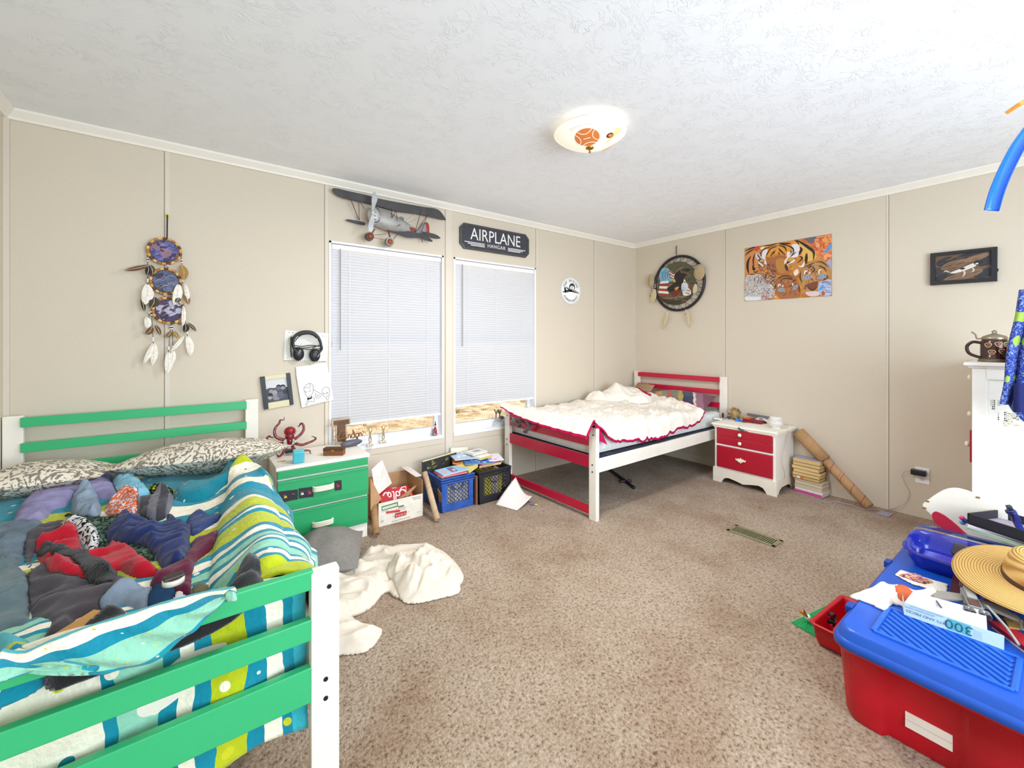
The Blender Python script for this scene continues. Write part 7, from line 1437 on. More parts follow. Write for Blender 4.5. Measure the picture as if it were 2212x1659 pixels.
rng = random.Random(31)
for lab, P, h, c, cols in (('dark purple and orange picture card next to the maroon book', [(1130, 605), (1230, 640), (1310, 740), (1270, 770), (1180, 690)], .006, '4a3a5a', ('d88a3a', 'e8d8b0', '7a6ab0', '2a2a5a')), ('navy and yellow trading card fanned under the hat brim', [(1190, 690), (1290, 740), (1330, 790), (1250, 800)], .004, '22224a', ('d8c83a', '4a4a8a', 'a8a8c0')), ('tan envelope edge poking out near the hat crown', [(1290, 790), (1350, 760), (1403, 810), (1403, 850), (1320, 840)], .005, 'b08a48', ('c89a50', '8a6a38'))):
    P_ = rp7(P, .36); zz = max(tp.at(x, y) for x, y in P_)+.02; m = MB(c); m.prism(P_, zz, zz+h); m.lay = zz+h+.0003; cx_ = sum(p[0] for p in P_)/len(P_); cy_ = sum(p[1] for p in P_)/len(P_)
    for i in range(12): m.oval(cx_+rng.uniform(-.02, .02), cy_+rng.uniform(-.02, .02), rng.uniform(.004, .012), rng.uniform(.003, .007), rng.choice(cols), 8, rng.uniform(0, 3)); m.up(.00004)
    tag(m.build('picture_card', PR), lab, 'card')
# open puzzle box end with upside-down print
A, B = PZ(*r7(720, 785), LZ+.004), PZ(*r7(1290, 988), LZ+.004); ux = (B-A); L = ux.length; ux.normalize(); up_ = V((.10, -.0, 1)).normalized()
t = thing('puzzle_box', 'flattened pale blue puzzle box with an upside-down 300 along its edge', 'box', A.lerp(B, .5)); hgt = .042
m = MB('c4dce6'); m.frame(A, ux, up_); m.box((0, 0, -.003), (L, hgt, 0)); fr = m.build('printed_side', PR, t)
m = MB('cdc6d6'); top = [A+up_*hgt, B+up_*hgt-ux*.035]; bk = V((.085, .0, .022)); m.add([top[0], top[1], top[1]+bk-ux*.01, top[0]+bk*.8+ux*.01], [(0, 1, 2, 3)]); m.add([q+V((0, 0, -.002)) for q in (top[0], top[1], top[1]+bk-ux*.01, top[0]+bk*.8+ux*.01)], [(3, 2, 1, 0)]); m.build('open_flap', M_('paper'), t)
m = MB('d8ccc8'); q0 = A; m.add([q0, q0+up_*hgt, q0+up_*hgt+V((.06, .016, .004)), q0+V((.06, .016, -.0))], [(0, 1, 2, 3), (3, 2, 1, 0)]); m.build('end_flap', M_('paper'), t)
m = MB(); m.frame(A, ux, up_); m.lay = .0006; m.rect(L*.46, hgt*.12, L*.69, hgt*.92, '5fb2bc'); m.up(.0004); m.text('300', L*.575, hgt*.52, hgt*.92, '22606e', sx=1.15, rot=math.pi); m.text('BITS AND PIECES', L*.24, hgt*.42, hgt*.30, '3a6a80', sx=1.05, rot=math.pi)
m.text('300 PIECE JIGSAW PUZZLE', L*.17, hgt*.70, hgt*.15, '4a7488', rot=math.pi)
for k in range(3): m.line([(L*.06, hgt*(.84+.04*k)), (L*.42, hgt*(.84+.04*k))], .0006, '6a90a4')
for k in range(6): m.line([(L*.715, hgt*(.2+.1*k)), (L*.80, hgt*(.2+.1*k))], .0008, '8a9aa4')
m.build('box_lettering', PR, fr)
m = MB('a01020'); A2, B2 = PZ(*r7(1230, 830), .35), PZ(*r7(1403, 958), .35); d2 = (B2-A2).normalized(); m.frame(A2+V((0, 0, -.018)), d2); m.box((-.02, 0, 0), (.26, .05, .014), .001); t2 = thing('red_binder', 'thin red binder edge running out past the puzzle box', 'binder', A2+V((0, 0, -.018))); m.build('cover', PR, t2); m = MB('e0d8cc'); m.frame(A2+V((0, 0, -.0195)), d2); m.box((-.01, .002, -.006), (.24, .048, .0012)); m.build('pages', M_('paper'), t2)
# grey spaceship
c = PZ(*r7(1110, 720), .385); t = thing('toy_spaceship', 'grey brick-built toy spaceship with spread wings lying on the puzzle box', 'toy', (c.x, c.y, .36)); ax = (PZ(*r7(1190, 850), .385)-PZ(*r7(1080, 620), .385)).normalized(); GP = mat('light grey plastic', None, .35, var=.12)
def sp(nm, parts):
    m = MB(); m.frame(c, ax)
    for col, lo, hi in parts: m.col(col); m.box(lo, hi, .002)
    m.build(nm, GP, t)
sp('hull', [('8f8f8c', (-.085, -.018, -.014), (.05, .018, .012)), ('a5a49e', (-.08, -.012, .012), (.0, .012, .022)), ('6a6a6a', (-.03, -.024, -.01), (.03, .024, .006)), ('5a3a34', (.0, -.014, .010), (.045, .014, .016)), ('77756f', (-.1, -.009, -.008), (-.08, .009, .008))])
for s in (-1, 1):
    m = MB('8a857c'); m.frame(c, ax); m.prism([(-.05, s*.02), (.0, s*.02), (.045, s*.10), (.03, s*.105), (-.03, s*.075)], -.004, .002); m.col('55524e'); m.tube([(.03, s*.1, 0), (.10, s*.088, 0)], .003, 6); m.build('wing', GP, t)
    m = MB('6f6e6c'); m.frame(c, ax)
    for y in (.010, .024): m.cyl((.05, s*y, 0), (.075, s*y, 0), .009, n=12); m.col('2a2628'); m.cyl((.0755, s*y, 0), (.077, s*y, 0), .007, n=12); m.col('6f6e6c')
    m.build('engine', GP, t)
m = MB('9a9a94'); m.frame(c, ax); m.tube([(.02, .03, .012), (.09, .06, -.01), (.14, .075, -.03)], .004, 6); m.build('cannon', GP, t)
# straw hat
HC, HR = V((-1.905, -3.125, .452)), .212; STR, nt, b = nodemat('woven straw'); L_ = nt.links.new
tc = N(nt, 'ShaderNodeTexCoord'); wv = N(nt, 'ShaderNodeTexWave', wave_type='RINGS', rings_direction='Z'); wv.inputs['Scale'].default_value = 42; wv.inputs['Distortion'].default_value = .4; L_(tc.outputs['Object'], wv.inputs[0])
rr_ = ramp(nt, [(0, lin('a87c38')), (.5, lin('d0a45a')), (1, lin('dfb873'))]); L_(wv.outputs['Fac'], rr_.inputs[0]); L_(rr_.outputs[0], b.inputs['Base Color']); b.inputs['Roughness'].default_value = .75
bp = N(nt, 'ShaderNodeBump'); bp.inputs['Strength'].default_value = .5; bp.inputs['Distance'].default_value = .004; L_(wv.outputs['Fac'], bp.inputs['Height']); L_(bp.outputs[0], b.inputs['Normal'])
t = thing('straw_hat', 'wide brimmed tan straw hat with a brown band on top of the tote heap', 'hat', HC); t.matrix_basis = Matrix.Translation(HC) @ Matrix.Rotation(R(-9), 4, 'Y') @ Matrix.Rotation(R(6), 4, 'X'); Mh = t.matrix_basis
def hatpart(nm, prof, mt, col, par, wav=0, oval=.86):
    m = MB(col); n = 64; vs = []
    for q, z in prof:
        for i in range(n):
            a = 2*math.pi*i/n; w = wav*(q/HR)**3*math.sin(2*a+.8)
            vs.append(Mh @ V((q*math.cos(a), q*math.sin(a)*(oval+(1-oval)*min(1, q/HR)), z+w)))
    m.add(vs, [(j*n+i, j*n+(i+1) % n, (j+1)*n+(i+1) % n, (j+1)*n+i) for j in range(len(prof)-1) for i in range(n)], True); return m.build(nm, mt, par)
br = hatpart('brim', [(.098, .0), (.12, -.004), (.16, -.006), (.2, -.010), (HR, -.016), (HR, -.013), (.2, -.006), (.16, -.001), (.12, .002), (.098, .006)], STR, 'd0a45a', t, .016)
hatpart('crown', [(.099, .002), (.098, .03), (.094, .06), (.086, .088), (.07, .102), (.05, .100), (.03, .090), (0, .082)], STR, 'd0a45a', t)
hatpart('hat_band', [(.1005, .004), (.1012, .007), (.1008, .019), (.0995, .021)], mat('brown leather band', None, .5), '4a2c22', t)
# stack behind: papers, black box with robots, paddle, white seat board
zS = LZ+.07
m = MB('0f2a9a'); m.box((-1.54, -3.4, LZ+.001), (-1.46, -3.06, LZ+.12), .01)
for i, (lab, c_, z0, h) in enumerate((('pale green folder under the black box', 'a8cba0', .458, .008), ('grey white folder on the pale green one', 'c9ccc8', .467, .006), ('white magazine directly beneath the black box', 'f0f0f2', .474, .009))):
    a, b_ = PZ(*r7(1075+i*4, 300-i*9), z0), PZ(*r7(1345, 388-i*14), z0); d_ = (b_-a).normalized(); m = MB(c_); m.frame(a, d_); m.box((0, -.0, 0), (.36, .20, h), .001); t_ = thing('folder', lab, 'folder', a, 0, 'folders stacked under the black box'); m.build('cover', PR, t_); m = MB('f4f2ea'); m.frame(a, d_); m.box((.002, .002, h*.25), (.362, .198, h*.75)); m.build('sheets', M_('paper'), t_)
BX = mat('black boxboard', None, .6, var=.1); zb = .486
a, b_ = PZ(*r7(1080, 265), zb), PZ(*r7(1400, 372), zb); d_ = (b_-a).normalized(); t = thing('black_box', 'open black box with a grey lining holding blue robot toys', 'box', a); W_, D_, H_ = .38, .19, .045
m = MB('26242a'); m.frame(a, d_); m.box((0, 0, 0), (W_, .006, H_)); m.box((0, D_-.006, 0), (W_, D_, H_)); m.box((0, 0, 0), (.006, D_, H_)); m.box((W_-.006, 0, 0), (W_, D_, H_)); m.box((0, 0, 0), (W_, D_, .005)); m.build('walls', BX, t)
m = MB('a498a4'); m.frame(a, d_); m.box((.008, .008, .0055), (W_-.008, D_-.008, .012)); m.build('lining', M_('card'), t)
RB = mat('navy robot plastic', None, .3, var=.08)
def robot(label, o, rz, cols):
    t = thing('robot_toy', label, 'toy', o); m0 = Matrix.Translation(o) @ Matrix.Rotation(rz, 4, 'Z') @ Matrix.Rotation(R(70), 4, 'X')
    for nm, lo, hi, c_ in (('torso', (-.016, .03, -.01), (.016, .07, .012), 0), ('head', (-.008, .072, -.008), (.008, .088, .008), 1), ('arm', (-.034, .03, -.007), (-.018, .068, .008), 0), ('arm', (.018, .04, -.007), (.05, .054, .008), 0), ('leg', (-.015, -.02, -.008), (-.003, .028, .009), 2), ('leg', (.004, -.014, -.008), (.016, .028, .009), 2)): m = MB(cols[c_]); m.m = m0; m.box(lo, hi, .003); m.build(nm, RB, t)
robot('navy robot toy sprawled at the front of the black box', a+d_*.16+V((.05, .0, .04)), .4, ('1a2470', '2a2a34', '24308a'))
robot('navy robot toy with grey joints at the back of the black box', a+d_*.25+V((.07, .0, .055)), -.6, ('1a226a', '8a8a92', '1c1c3a'))
m = MB('c8141e'); q = a+d_*.27; m.frame(q+V((-.01, -.0, .05)), d_); m.tube([(0, 0, 0), (.05, -.008, -.005), (.1, -.02, -.015)], [.006, .01, .008], 8); m.tube([(-.01, -.03, -.03), (.05, -.04, -.04), (.1, -.05, -.055)], [.006, .01, .008], 8); t_ = thing('red_pliers', 'tool with two red plastic handles lying across the black box', 'tool', q+V((-.01, 0, .03))); m.v = [q for q in m.v]; k = len(m.v)//2
m1_ = MB('c8141e'); m1_.frame(q+V((-.01, 0, .05)), d_); m1_.tube([(0, 0, 0), (.05, -.008, -.005), (.1, -.02, -.015)], [.006, .01, .008], 8); m1_.build('handle', GL, t_); m1_ = MB('c8141e'); m1_.frame(q+V((-.01, 0, .05)), d_); m1_.tube([(-.01, -.03, -.03), (.05, -.04, -.04), (.1, -.05, -.055)], [.006, .01, .008], 8); m1_.build('handle', GL, t_)
c_ = PZ(*r7(1050, 250), .475); t_ = thing('toy_figure', 'pink and blue toy bit at the corner of the black box', 'toy', c_)
for nm, o_, rr, cl in (('head', (0, 0, .012), .010, 'd8407a'), ('body', (.01, -.008, 0), .011, '2a50b8'), ('base', (.02, .0, -.012), .012, '6aa8d0')): m = MB(cl); m.ball(c_+V(o_), rr, 10, 7); m.build(nm, GL, t_)
# paddle and board: traced outlines on tilted planes of their own
def slab(name, label, cat, P, X, col, th, mt, lean=0):
    Q = [PX(*r7(x, y), X) for x, y in P]; f0 = MB(col); poly = [(-q.y, q.z) for q in Q]; f0.frame((X, 0, 0), (0, -1, 0), (0, 0, 1)); f0.prism(c2(poly, 4, True), -th, 0); return tag(f0.build(name, mt), label, cat)
slab('table_tennis_paddle', 'crimson rounded paddle leaning on the clear case', 'paddle', [(878, 218), (886, 204), (905, 200), (950, 222), (1010, 268), (1060, 315), (1095, 345), (1050, 340), (985, 318), (930, 290), (890, 255)], -1.535, 'a4062e', .008, mat('rubber', None, .8, var=.05))
bo = slab('chair_seat', 'white painted chair seat standing on edge between the tote and the chest', 'chair seat', [(826, 166), (862, 128), (905, 98), (950, 74), (1005, 66), (1060, 76), (1110, 96), (1180, 142), (1300, 190), (1420, 260), (1420, 420), (1200, 480), (1000, 480), (960, 330), (900, 240)], -1.36, 'f0eadc', .018, CREAM)
m = MB('8a6a3a')
for x, y in ((852, 140), (835, 178), (1140, 118)): q = PX(*r7(x, y), -1.361); m.frame(q, (0, -1, 0), (0, 0, 1)); m.prism([(-.008, -.003), (.006, -.004), (.008, .004), (-.004, .005)], 0, .0008)
bq_ = m.build('wood_chip_mark', M_('wood'), bo)
# ---- little red tray, baseplate, flame toy on the carpet
m = MB('1f9a5a'); q = [PZ(*(1700+x/5.95, 1260+y/5.95), .003) for x, y in ((55, 505), (870, 118))]; dx = (q[1]-q[0]); dx.z = 0; dl = .38; dx.normalize(); m.frame((q[0].x, q[0].y, .001), dx); m.box((0, -.25, 0), (dl, 0, .004), .0005); base_ = None
t = thing('baseplate', 'green studded brick baseplate under the small red tray on the carpet', 'baseplate', (q[0].x+.15, q[0].y-.1, 0)); m.build('plate', GL, t); m = MB('23a862'); m.frame((q[0].x, q[0].y, .001), dx)
for i in range(46):
    for j in range(31):
        if j < 3 or i < 18: x_, y_ = .004+i*.008, -.004-j*.008; m.add([(x_-.0024, y_-.0024, .004), (x_+.0024, y_-.0024, .004), (x_+.0024, y_+.0024, .004), (x_-.0024, y_+.0024, .004), (x_-.0022, y_-.0022, .0058), (x_+.0022, y_-.0022, .0058), (x_+.0022, y_+.0022, .0058), (x_-.0022, y_+.0022, .0058)], [(4, 5, 6, 7), (0, 1, 5, 4), (1, 2, 6, 5), (2, 3, 7, 6), (3, 0, 4, 7)])
m.build('studs', GL, t)
t = thing('red_tray', 'small red plastic tray of toys beside the tote', 'tray', (-1.95, -2.60, .006)); o_ = V((-2.135, -2.535, .007)); o_.y = -2.52; ang = R(-3)
def TR(g, z): return [V((o_.x, o_.y, 0))+V((x*math.cos(ang)-y*math.sin(ang), x*math.sin(ang)+y*math.cos(ang), z)) for x, y in rrect(-g, .34+g, -.165-g, g, .02+g*.5)]
m = MB('c0081c'); loft(m, [TR(-.02, .0075), TR(-.012, .03), TR(-.004, .085), TR(.004, .088), TR(.004, .094), TR(-.007, .094), TR(-.012, .085), TR(-.02, .03), TR(-.026, .012)]); m.build('tray_body', TP, t)
for lab, dx_, dy_, cols in (('red and black brick vehicle in the small red tray', .16, -.03, ('d0143a', '201c1e', 'c01030', '2a2a2e')), ('grey flat brick piece lying in the small red tray', .07, -.05, ('5a584a', '4a4a44', '6a6858'))):
    p = V((o_.x+dx_, o_.y+dy_, .0205)); t_ = thing('brick_toy', lab, 'toy', p); rg = random.Random(int(dx_*100))
    for j, nm in enumerate(('chassis', 'cab', 'wheel', 'wheel')):
        m = MB(cols[j % len(cols)]); m.rot(p+V((rg.uniform(-.02, .03), rg.uniform(-.015, .015), .004+j*.014*(1 if dx_ > .1 else .15))), rg.uniform(-.6, .6))
        if nm == 'wheel': m.cyl((0, -.008, .01), (0, .008, .01), .012, n=14)
        else: m.box((-.03, -.014, 0), (.03, .014, .024 if dx_ > .1 else .006), .003)
        m.build(nm, GL, t_)
c_ = PZ(1743, 1342, .01); t_ = thing('flame_toy', 'small toy flame in white, yellow and red at the corner of the red tray', 'toy', (c_.x, c_.y, .006)); rg = random.Random(9)
m = MB('f4f0e4'); m.cyl((c_.x+.02, c_.y-.01, .007), (c_.x+.005, c_.y, .03), .010, .012, 10); m.build('handle', GL, t_)
for i in range(9): m = MB(('e8c02a', 'e8902a', 'b82a2a', '8a1a2a')[i % 4]); d_ = V((-.6+rg.uniform(-.5, .5), .3+rg.uniform(-.6, .6), rg.uniform(.4, 1.2))).normalized(); p_ = V((c_.x+.004, c_.y+.002, .03)); m.tube([p_, p_+d_*.02, p_+d_*rg.uniform(.035, .05)], [.006, .004, .0008], 6); m.build('flame', GL, t_)
m = MB('d89a1a'); c_ = PZ(2062, 1650, .005); m.rot((c_.x, c_.y, .001), .6); m.box((-.03, -.014, 0), (.02, .014, .012), .003); m.box((-.012, -.010, .010), (.004, .010, .018), .002); tag(m.build('yellow_brick_piece', GL), 'yellow toy brick piece on the carpet against the foot of the tote', 'toy brick')
# =====================================================  WHITE CHEST, STEIN, TRACK, JACKET
CX, CY0, CY1, CZ = -.75, -2.845, -3.28, 1.16
t = thing('chest_of_drawers', 'tall white chest of drawers with a panelled side and small round knobs', 'chest of drawers', (-.39, -3.06, 0))
m = MB('f1efe8'); m.box((CX+.012, CY1, 0), (-.02, CY0-.004, CZ-.022)); m.build('carcass', CREAM, t)
m = MB('f4f1ea'); m.box((CX-.028, CY1-.01, CZ-.012), (-.005, CY0+.030, CZ+.006), .004); m.box((CX-.012, CY1, CZ-.024), (-.005, CY0+.014, CZ-.011), .003); m.build('top_board', CREAM, t)
m = m2('f3f1ea'); ya, yb = -CY0, -CY1
for lo, hi in (((ya, .0, -CX-.013), (ya+.055, CZ-.024, -CX)), ((yb-.06, .0, -CX-.013), (yb, CZ-.024, -CX)), ((ya+.05, CZ-.085, -CX-.013), (yb-.05, CZ-.024, -CX)), ((ya+.05, 0, -CX-.013), (yb-.05, .34, -CX))): m.box(lo, hi, .002)
m.build('side_frame', CREAM, t)
m = m2('2c2c34'); m.lay = -CX-.0115; g8 = lambda x, y: (lambda p: (-p.y, p.z))(PX(2060+x/2.974, 640+y/2.974, CX+.0115)); rg = random.Random(4)
for x0, y0, nx, ny, col in ((236, 666, 3, 3, '3a3a3a'), (282, 668, 2, 3, '34343a'), (246, 705, 2, 2, '44443a'), (284, 748, 1, 4, '2a2a2e'), (325, 742, 2, 5, '3a3a48'), (348, 750, 3, 6, 'a8a83a'), (380, 740, 3, 4, '4a4a4a'), (318, 800, 3, 3, 'b0b04a'), (400, 775, 2, 2, '2a2a30'), (390, 825, 3, 1, 'c0bc5a')):
    for i in range(nx):
        for j in range(ny):
            a_ = g8(x0+i*11, y0+j*13); b_ = g8(x0+i*11+8, y0+j*13+9); m.rect(a_[0], a_[1], b_[0], b_[1], col); m.up(.0001)
            if rg.random() < .6: mx_, my_ = (a_[0]+b_[0])/2, (a_[1]+b_[1])/2; m.rect(mx_-.0022, my_-.002, mx_+.0022, my_+.002, 'e8e6da')
            m.up(-.0001)
m.build('sticker_patch', PR, t)
for z in (1.075, .865): m = MB('f4e8e8'); m.cyl((CX+.10, CY0-.004, z), (CX+.10, CY0+.014, z), .006, n=10); m.ball((CX+.10, CY0+.020, z), (.016, .009, .016)); m.build('knob', KN, t)
for z0, z1 in ((.60, .99),): pass
for i, (z0, z1) in enumerate(((.99, 1.12), (.80, .97), (.60, .78), (.40, .58), (.12, .38))):
    out = .012 if i == 2 else .002; m = MB('b01a2c' if i == 2 else 'ece6dc'); m.box((CX+.03, CY0-.003, z0), (-.05, CY0+out, z1), .003); d = m.build('drawer', BRD if i == 2 else CREAM, t)
    if i == 2: m = MB('f4e8e8'); m.ball((CX+.10, CY0+out+.016, .69), (.016, .012, .016)); m.build('knob', KN, d)
# stein
g8p = lambda x, y, X=-.58: PX(2060+x/2.974, 640+y/2.974, X)
sc0 = g8p(262, 395); sR = .055; sc0 = V((sc0.x, sc0.y, CZ+.007)); BRN = mat('brown glazed stoneware', None, .25, var=.12, coat=.3)
t = thing('beer_stein', 'brown glazed beer stein with a pewter lid on the white chest', 'stein', sc0)
m = MB('3a1c14'); m.lathe([(0, 0), (sR*1.15, 0), (sR*1.18, .008), (sR, .018), (sR*1.02, .06), (sR*1.0, .11), (sR*.9, .128), (sR*.88, .13), (0, .13)], 28, sc0); b0 = m.build('body', BRN, t)
m = MB('c89a5a'); rg = random.Random(2)
for i, (an, zz) in enumerate(((200, .10), (235, .098), (175, .055), (215, .06), (250, .055), (280, .09), (160, .095))):
    a_ = R(an); p = sc0+V((sR*1.02*math.cos(a_), sR*1.02*math.sin(a_), zz)); m.frame(p, (-math.sin(a_), math.cos(a_), 0), (0, 0, 1)); m.col('d8b88a'); m.tube([(.013*math.cos(k)*(1+.2*math.sin(3*k)), .012*math.sin(k), 0) for k in [j*.42 for j in range(15)]], .0022, 5, True); m.col(('a05a3a', '6a8a7a', 'b87a4a')[i % 3]); m.ball((0, 0, 0), (.008, .006, .003), 8, 6)
m.build('relief', BRN, b0)
m = MB('6a5a3a'); m.lathe([(sR*1.2, .0), (sR*1.22, .006), (sR*1.05, .016)], 28, sc0+V((0, 0, .001))); m.build('foot_ring', BRN, t)
PEW = mat('dull pewter', 'a89a84', .35, metal=.8, var=.15)
m = MB('a89a84'); m.lathe([(sR*.92, .128), (sR*.95, .136), (sR*.8, .147), (sR*.3, .158), (.008, .162), (.012, .172), (.004, .18), (0, .181)], 24, sc0); ld = m.build('lid', PEW, t)
hd = V((0, 1, 0)); m = MB('3a1c14'); m.tube(curve([sc0+hd*sR*.95+V((0, 0, .108)), sc0+hd*(sR+.03)+V((0, 0, .112)), sc0+hd*(sR+.052)+V((0, 0, .085)), sc0+hd*(sR+.042)+V((0, 0, .045)), sc0+hd*sR*.98+V((0, 0, .022))], 6), .0085, 10); m.build('handle', BRN, t)
m = MB('a89a84'); m.tube(curve([sc0+hd*sR*.85+V((0, 0, .134)), sc0+hd*(sR+.012)+V((0, 0, .132)), sc0+hd*(sR+.018)+V((0, 0, .155)), sc0+hd*(sR+.034)+V((0, 0, .172))], 5), .004, 8); m.build('thumb_lever', PEW, ld)
c_ = g8p(350, 240, -.62); m = MB('1a1a1e'); m.frame((c_.x, c_.y-.01, CZ+.008), (0, -1, 0), (0, 0, 1)); m.prism(c2([(-.03, .035), (-.02, .065), (.01, .085), (.06, .085), (.06, .0), (-.005, .0), (-.02, .02)], 4, True), -.02, .02); tag(m.build('black_cap', mat('black cloth cap', None, .9)), 'dark rounded cap between the stein and the blue jacket', 'cap')
c_ = g8p(352, 320, -.66); m = MB('d8205a'); m.box((c_.x-.02, c_.y-.035, CZ+.008), (c_.x+.02, c_.y+.006, CZ+.09), .008); tag(m.build('pink_bottle', GL), 'bright pink container partly behind the blue jacket on the chest', 'container')
# jacket hanging from a hook on the ceiling side
JK, nt, b = nodemat('blue heather jersey'); tc = N(nt, 'ShaderNodeTexCoord'); n1 = N(nt, 'ShaderNodeTexNoise'); n1.inputs['Scale'].default_value = 110; n1.inputs['Detail'].default_value = 2; nt.links.new(tc.outputs['Object'], n1.inputs[0]); rj = ramp(nt, [(.38, lin('20327c')), (.52, lin('3a50a4')), (.66, lin('8ea0d4'))]); nt.links.new(n1.outputs['Fac'], rj.inputs[0])
n2 = N(nt, 'ShaderNodeTexVoronoi'); n2.inputs['Scale'].default_value = 9; nt.links.new(tc.outputs['Object'], n2.inputs[0]); rg2 = ramp(nt, [(.0, (1, 1, 1)), (.26, (0, 0, 0))], 'CONSTANT'); nt.links.new(n2.outputs['Distance'], rg2.inputs[0]); mx = N(nt, 'ShaderNodeMix', data_type='RGBA'); mx.inputs['B'].default_value = (*lin('9ab84a'), 1); nt.links.new(rg2.outputs[0], mx.inputs['Factor']); nt.links.new(rj.outputs[0], mx.inputs['A']); nt.links.new(mx.outputs['Result'], b.inputs['Base Color']); b.inputs['Roughness'].default_value = .95
gj = lambda x, y: PX(2060+x/2.974, 640+y/2.974, -.93)
Lf = curve([gj(*p) for p in ((430, -40), (415, 60), (400, 150), (365, 290), (345, 420), (335, 550), (305, 690))], 6); Rt = curve([gj(*p) for p in ((800, -60), (800, 60), (790, 180), (760, 340), (740, 480), (700, 620), (640, 760))], 6)
def jk(u, v):
    a, b = at(Lf, v), at(Rt, v); p = a.lerp(b, u); p.x -= .020*math.sin(u*17+v*2)*(.3+v)+.012*math.sin(u*31); p.z -= .05*math.sin(u*math.pi)*v**6-.02*math.sin(u*9)*v**8; return p
m = MB('20327c'); m.grid(60, 60, jk, thick=.006); t = thing('jacket', 'blue heather sports jacket with lime patches hanging in front of the white chest', 'jacket', (-.93, -3.1, .95)); m.build('body', JK, t)
m = MB('14205c'); m.grid(20, 30, lambda u, v: gj(395+u*120, 560-v*10+v*190)+V((-.03-.012*math.sin(u*6), 0, 0)), thick=.005); m.build('inner_panel', mat('navy jersey lining', None, .9, bump=.2), t)
hk = at(Rt, 0).lerp(at(Lf, 0), .4); m = MB('8a8a8a'); m.tube(curve([hk, hk+V((0, 0, .1)), V((hk.x, hk.y, 2.2)), V((hk.x, hk.y, 2.446))], 4), .004, 6); m.build('hanging_loop', SA, t)
# toy track hanging by its orange connector
def dp(x, y, d): return CAM+ray(x, y)*d
t = thing('toy_track', 'curved blue toy car track with an orange connector hanging from the ceiling', 'toy track', dp(2141, 455, 1.45)); Cn = curve([dp(2141, 455, 1.45), dp(2154, 410, 1.45), dp(2178, 355, 1.46), dp(2210, 300, 1.47), dp(2270, 230, 1.5), dp(2360, 165, 1.55)], 7); m = MB('1260d8'); side = V((_rt.x*.85, _rt.y*.85, .35)).normalized()
fwd = (-_fw)
k = len(Cn); prof = [(-.019, .007), (-.0165, .007), (-.0165, .0015), (.0165, .0015), (.0165, .007), (.019, .007), (.019, -.0015), (-.019, -.0015)]; vs = []
for i, p in enumerate(Cn):
    tg = (Cn[min(i+1, k-1)]-Cn[max(i-1, 0)]).normalized(); sd = tg.cross(_fw).normalized(); nn = sd.cross(tg).normalized()
    if nn.dot(_fw) > 0: nn = -nn
    nn = (nn+sd*.45).normalized(); sd2 = tg.cross(nn).normalized(); vs += [p+sd2*a+nn*b_ for a, b_ in prof]
n = 8; m.add(vs, [(j*n+i, j*n+(i+1) % n, (j+1)*n+(i+1) % n, (j+1)*n+i) for j in range(k-1) for i in range(n)]+[tuple(range(n-1, -1, -1)), tuple(range((k-1)*n, k*n))], True); m.build('track', GL, t)
m = MB('e8861a'); p0, p1 = dp(2192, 232, 1.47), dp(2240, 205, 1.5); d_ = (p1-p0).normalized(); m.frame(p0, d_, (d_.cross(V((.3, .2, 1)))).normalized()); m.box((-.012, -.021, -.006), (.03, .021, .006), .002); m.box((.03, -.012, -.004), (.1, .012, .006), .002); m.col('f0a84a'); m.box((-.014, -.019, -.004), (-.0115, .019, .005)); m.build('connector', GL, t)
m = MB('e8861a'); e_ = Cn[-1]; m.tube(curve([p1+d_*.03, p1.lerp(e_, .5)+V((0, 0, .05)), e_], 5), .006, 6); m.build('hanger_arm', GL, t); m = MB('d0d0d0'); m.tube([e_, V((e_.x, e_.y, 2.447))], .002, 6); m.build('string', MT, t)
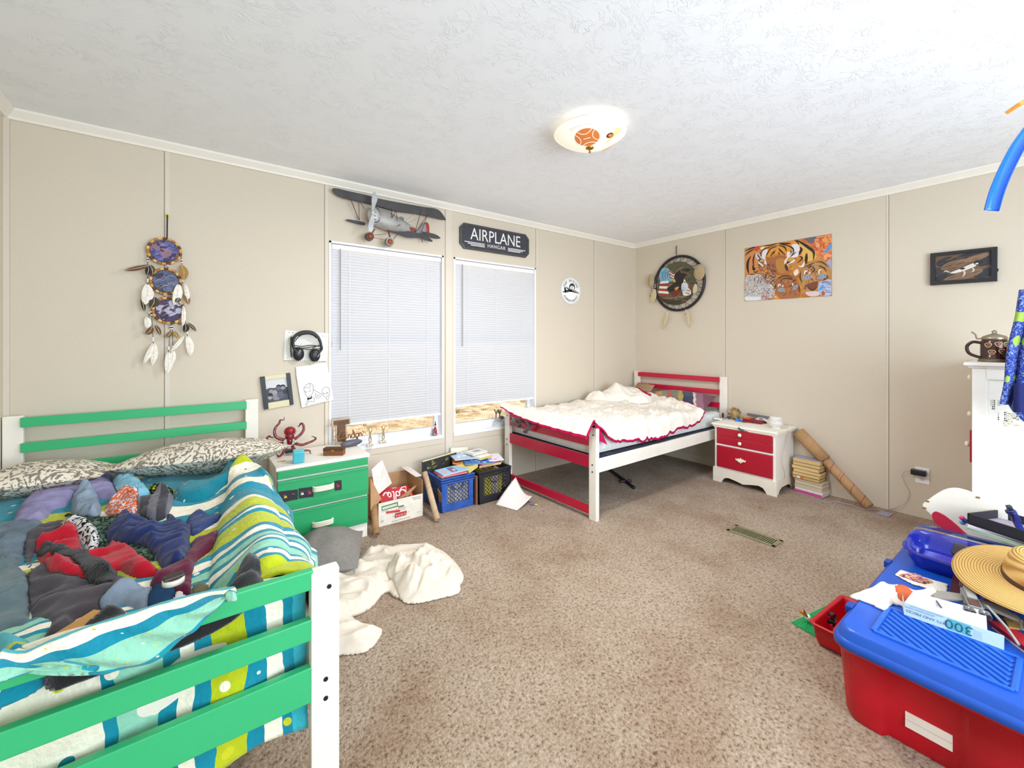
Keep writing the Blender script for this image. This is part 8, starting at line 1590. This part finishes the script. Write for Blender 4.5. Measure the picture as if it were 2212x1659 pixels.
# =====================================================  CAMERA, LIGHT
cam = bpy.data.cameras.new('camera'); co = bpy.data.objects.new('camera', cam); C.objects.link(co)
cam.sensor_fit = 'HORIZONTAL'; cam.sensor_width = 36; cam.lens = F/2212*36; cam.shift_y = (Y0-829.5)/2212; cam.clip_start = .02; cam.clip_end = 200
co.location = CAM; co.rotation_euler = (R(90), 0, -YAW); bpy.context.scene.camera = co
w = bpy.data.worlds.new('sky'); bpy.context.scene.world = w; w.use_nodes = True; nt = w.node_tree
sk = nt.nodes.new('ShaderNodeTexSky'); sk.sky_type = 'NISHITA'; sk.sun_disc = False; sk.sun_elevation = R(55); sk.sun_rotation = R(200)
nt.links.new(sk.outputs[0], nt.nodes['Background'].inputs[0]); nt.nodes['Background'].inputs[1].default_value = .024
def lamp(name, kind, loc, power, col=(1, 1, 1), **kw):
    l = bpy.data.lights.new(name, kind); l.energy = power; l.color = col
    for k, v in kw.items(): setattr(l, k, v)
    o = bpy.data.objects.new(name, l); C.objects.link(o); o.location = loc; return o
s = lamp('sun', 'SUN', (-6, 2, 8), 5.5, (1, .95, .87), angle=.01); s.rotation_euler = (R(8), R(-38), 0)
# added soft fill light, shining in at the made-up opening behind the camera
d = lamp('front_fill_light', 'AREA', ((FX[0]+FX[1])/2, YF-.14, 1.4), 128, (.76, .88, 1), shape='RECTANGLE', size=FX[1]-FX[0], size_y=1.4); d.rotation_euler = (R(104), 0, 0)
# ceiling fixture bulbs, under the glass bowl
lamp('ceiling_bulb', 'AREA', (-2.523, -1.60, 2.27), 27, (.97, .96, .96), shape='DISK', size=.3)
for x0, x1 in (W1X, W2X):
    d = lamp('window_daylight', 'AREA', ((x0+x1)/2, .16, 1.25), .5, (.88, .94, 1), shape='RECTANGLE', size=.85, size_y=1.45); d.rotation_euler = (R(-90), 0, 0)
sc = bpy.context.scene; vs = sc.view_settings; sc.display_settings.display_device = 'sRGB'
vs.view_transform = 'Standard'; vs.look = 'None'; vs.gamma = 1; vs.use_curve_mapping = False; vs.exposure = .33
sc.cycles.max_bounces = 10; sc.cycles.diffuse_bounces = 6; sc.cycles.use_denoising = True; sc.cycles.sample_clamp_indirect = 6
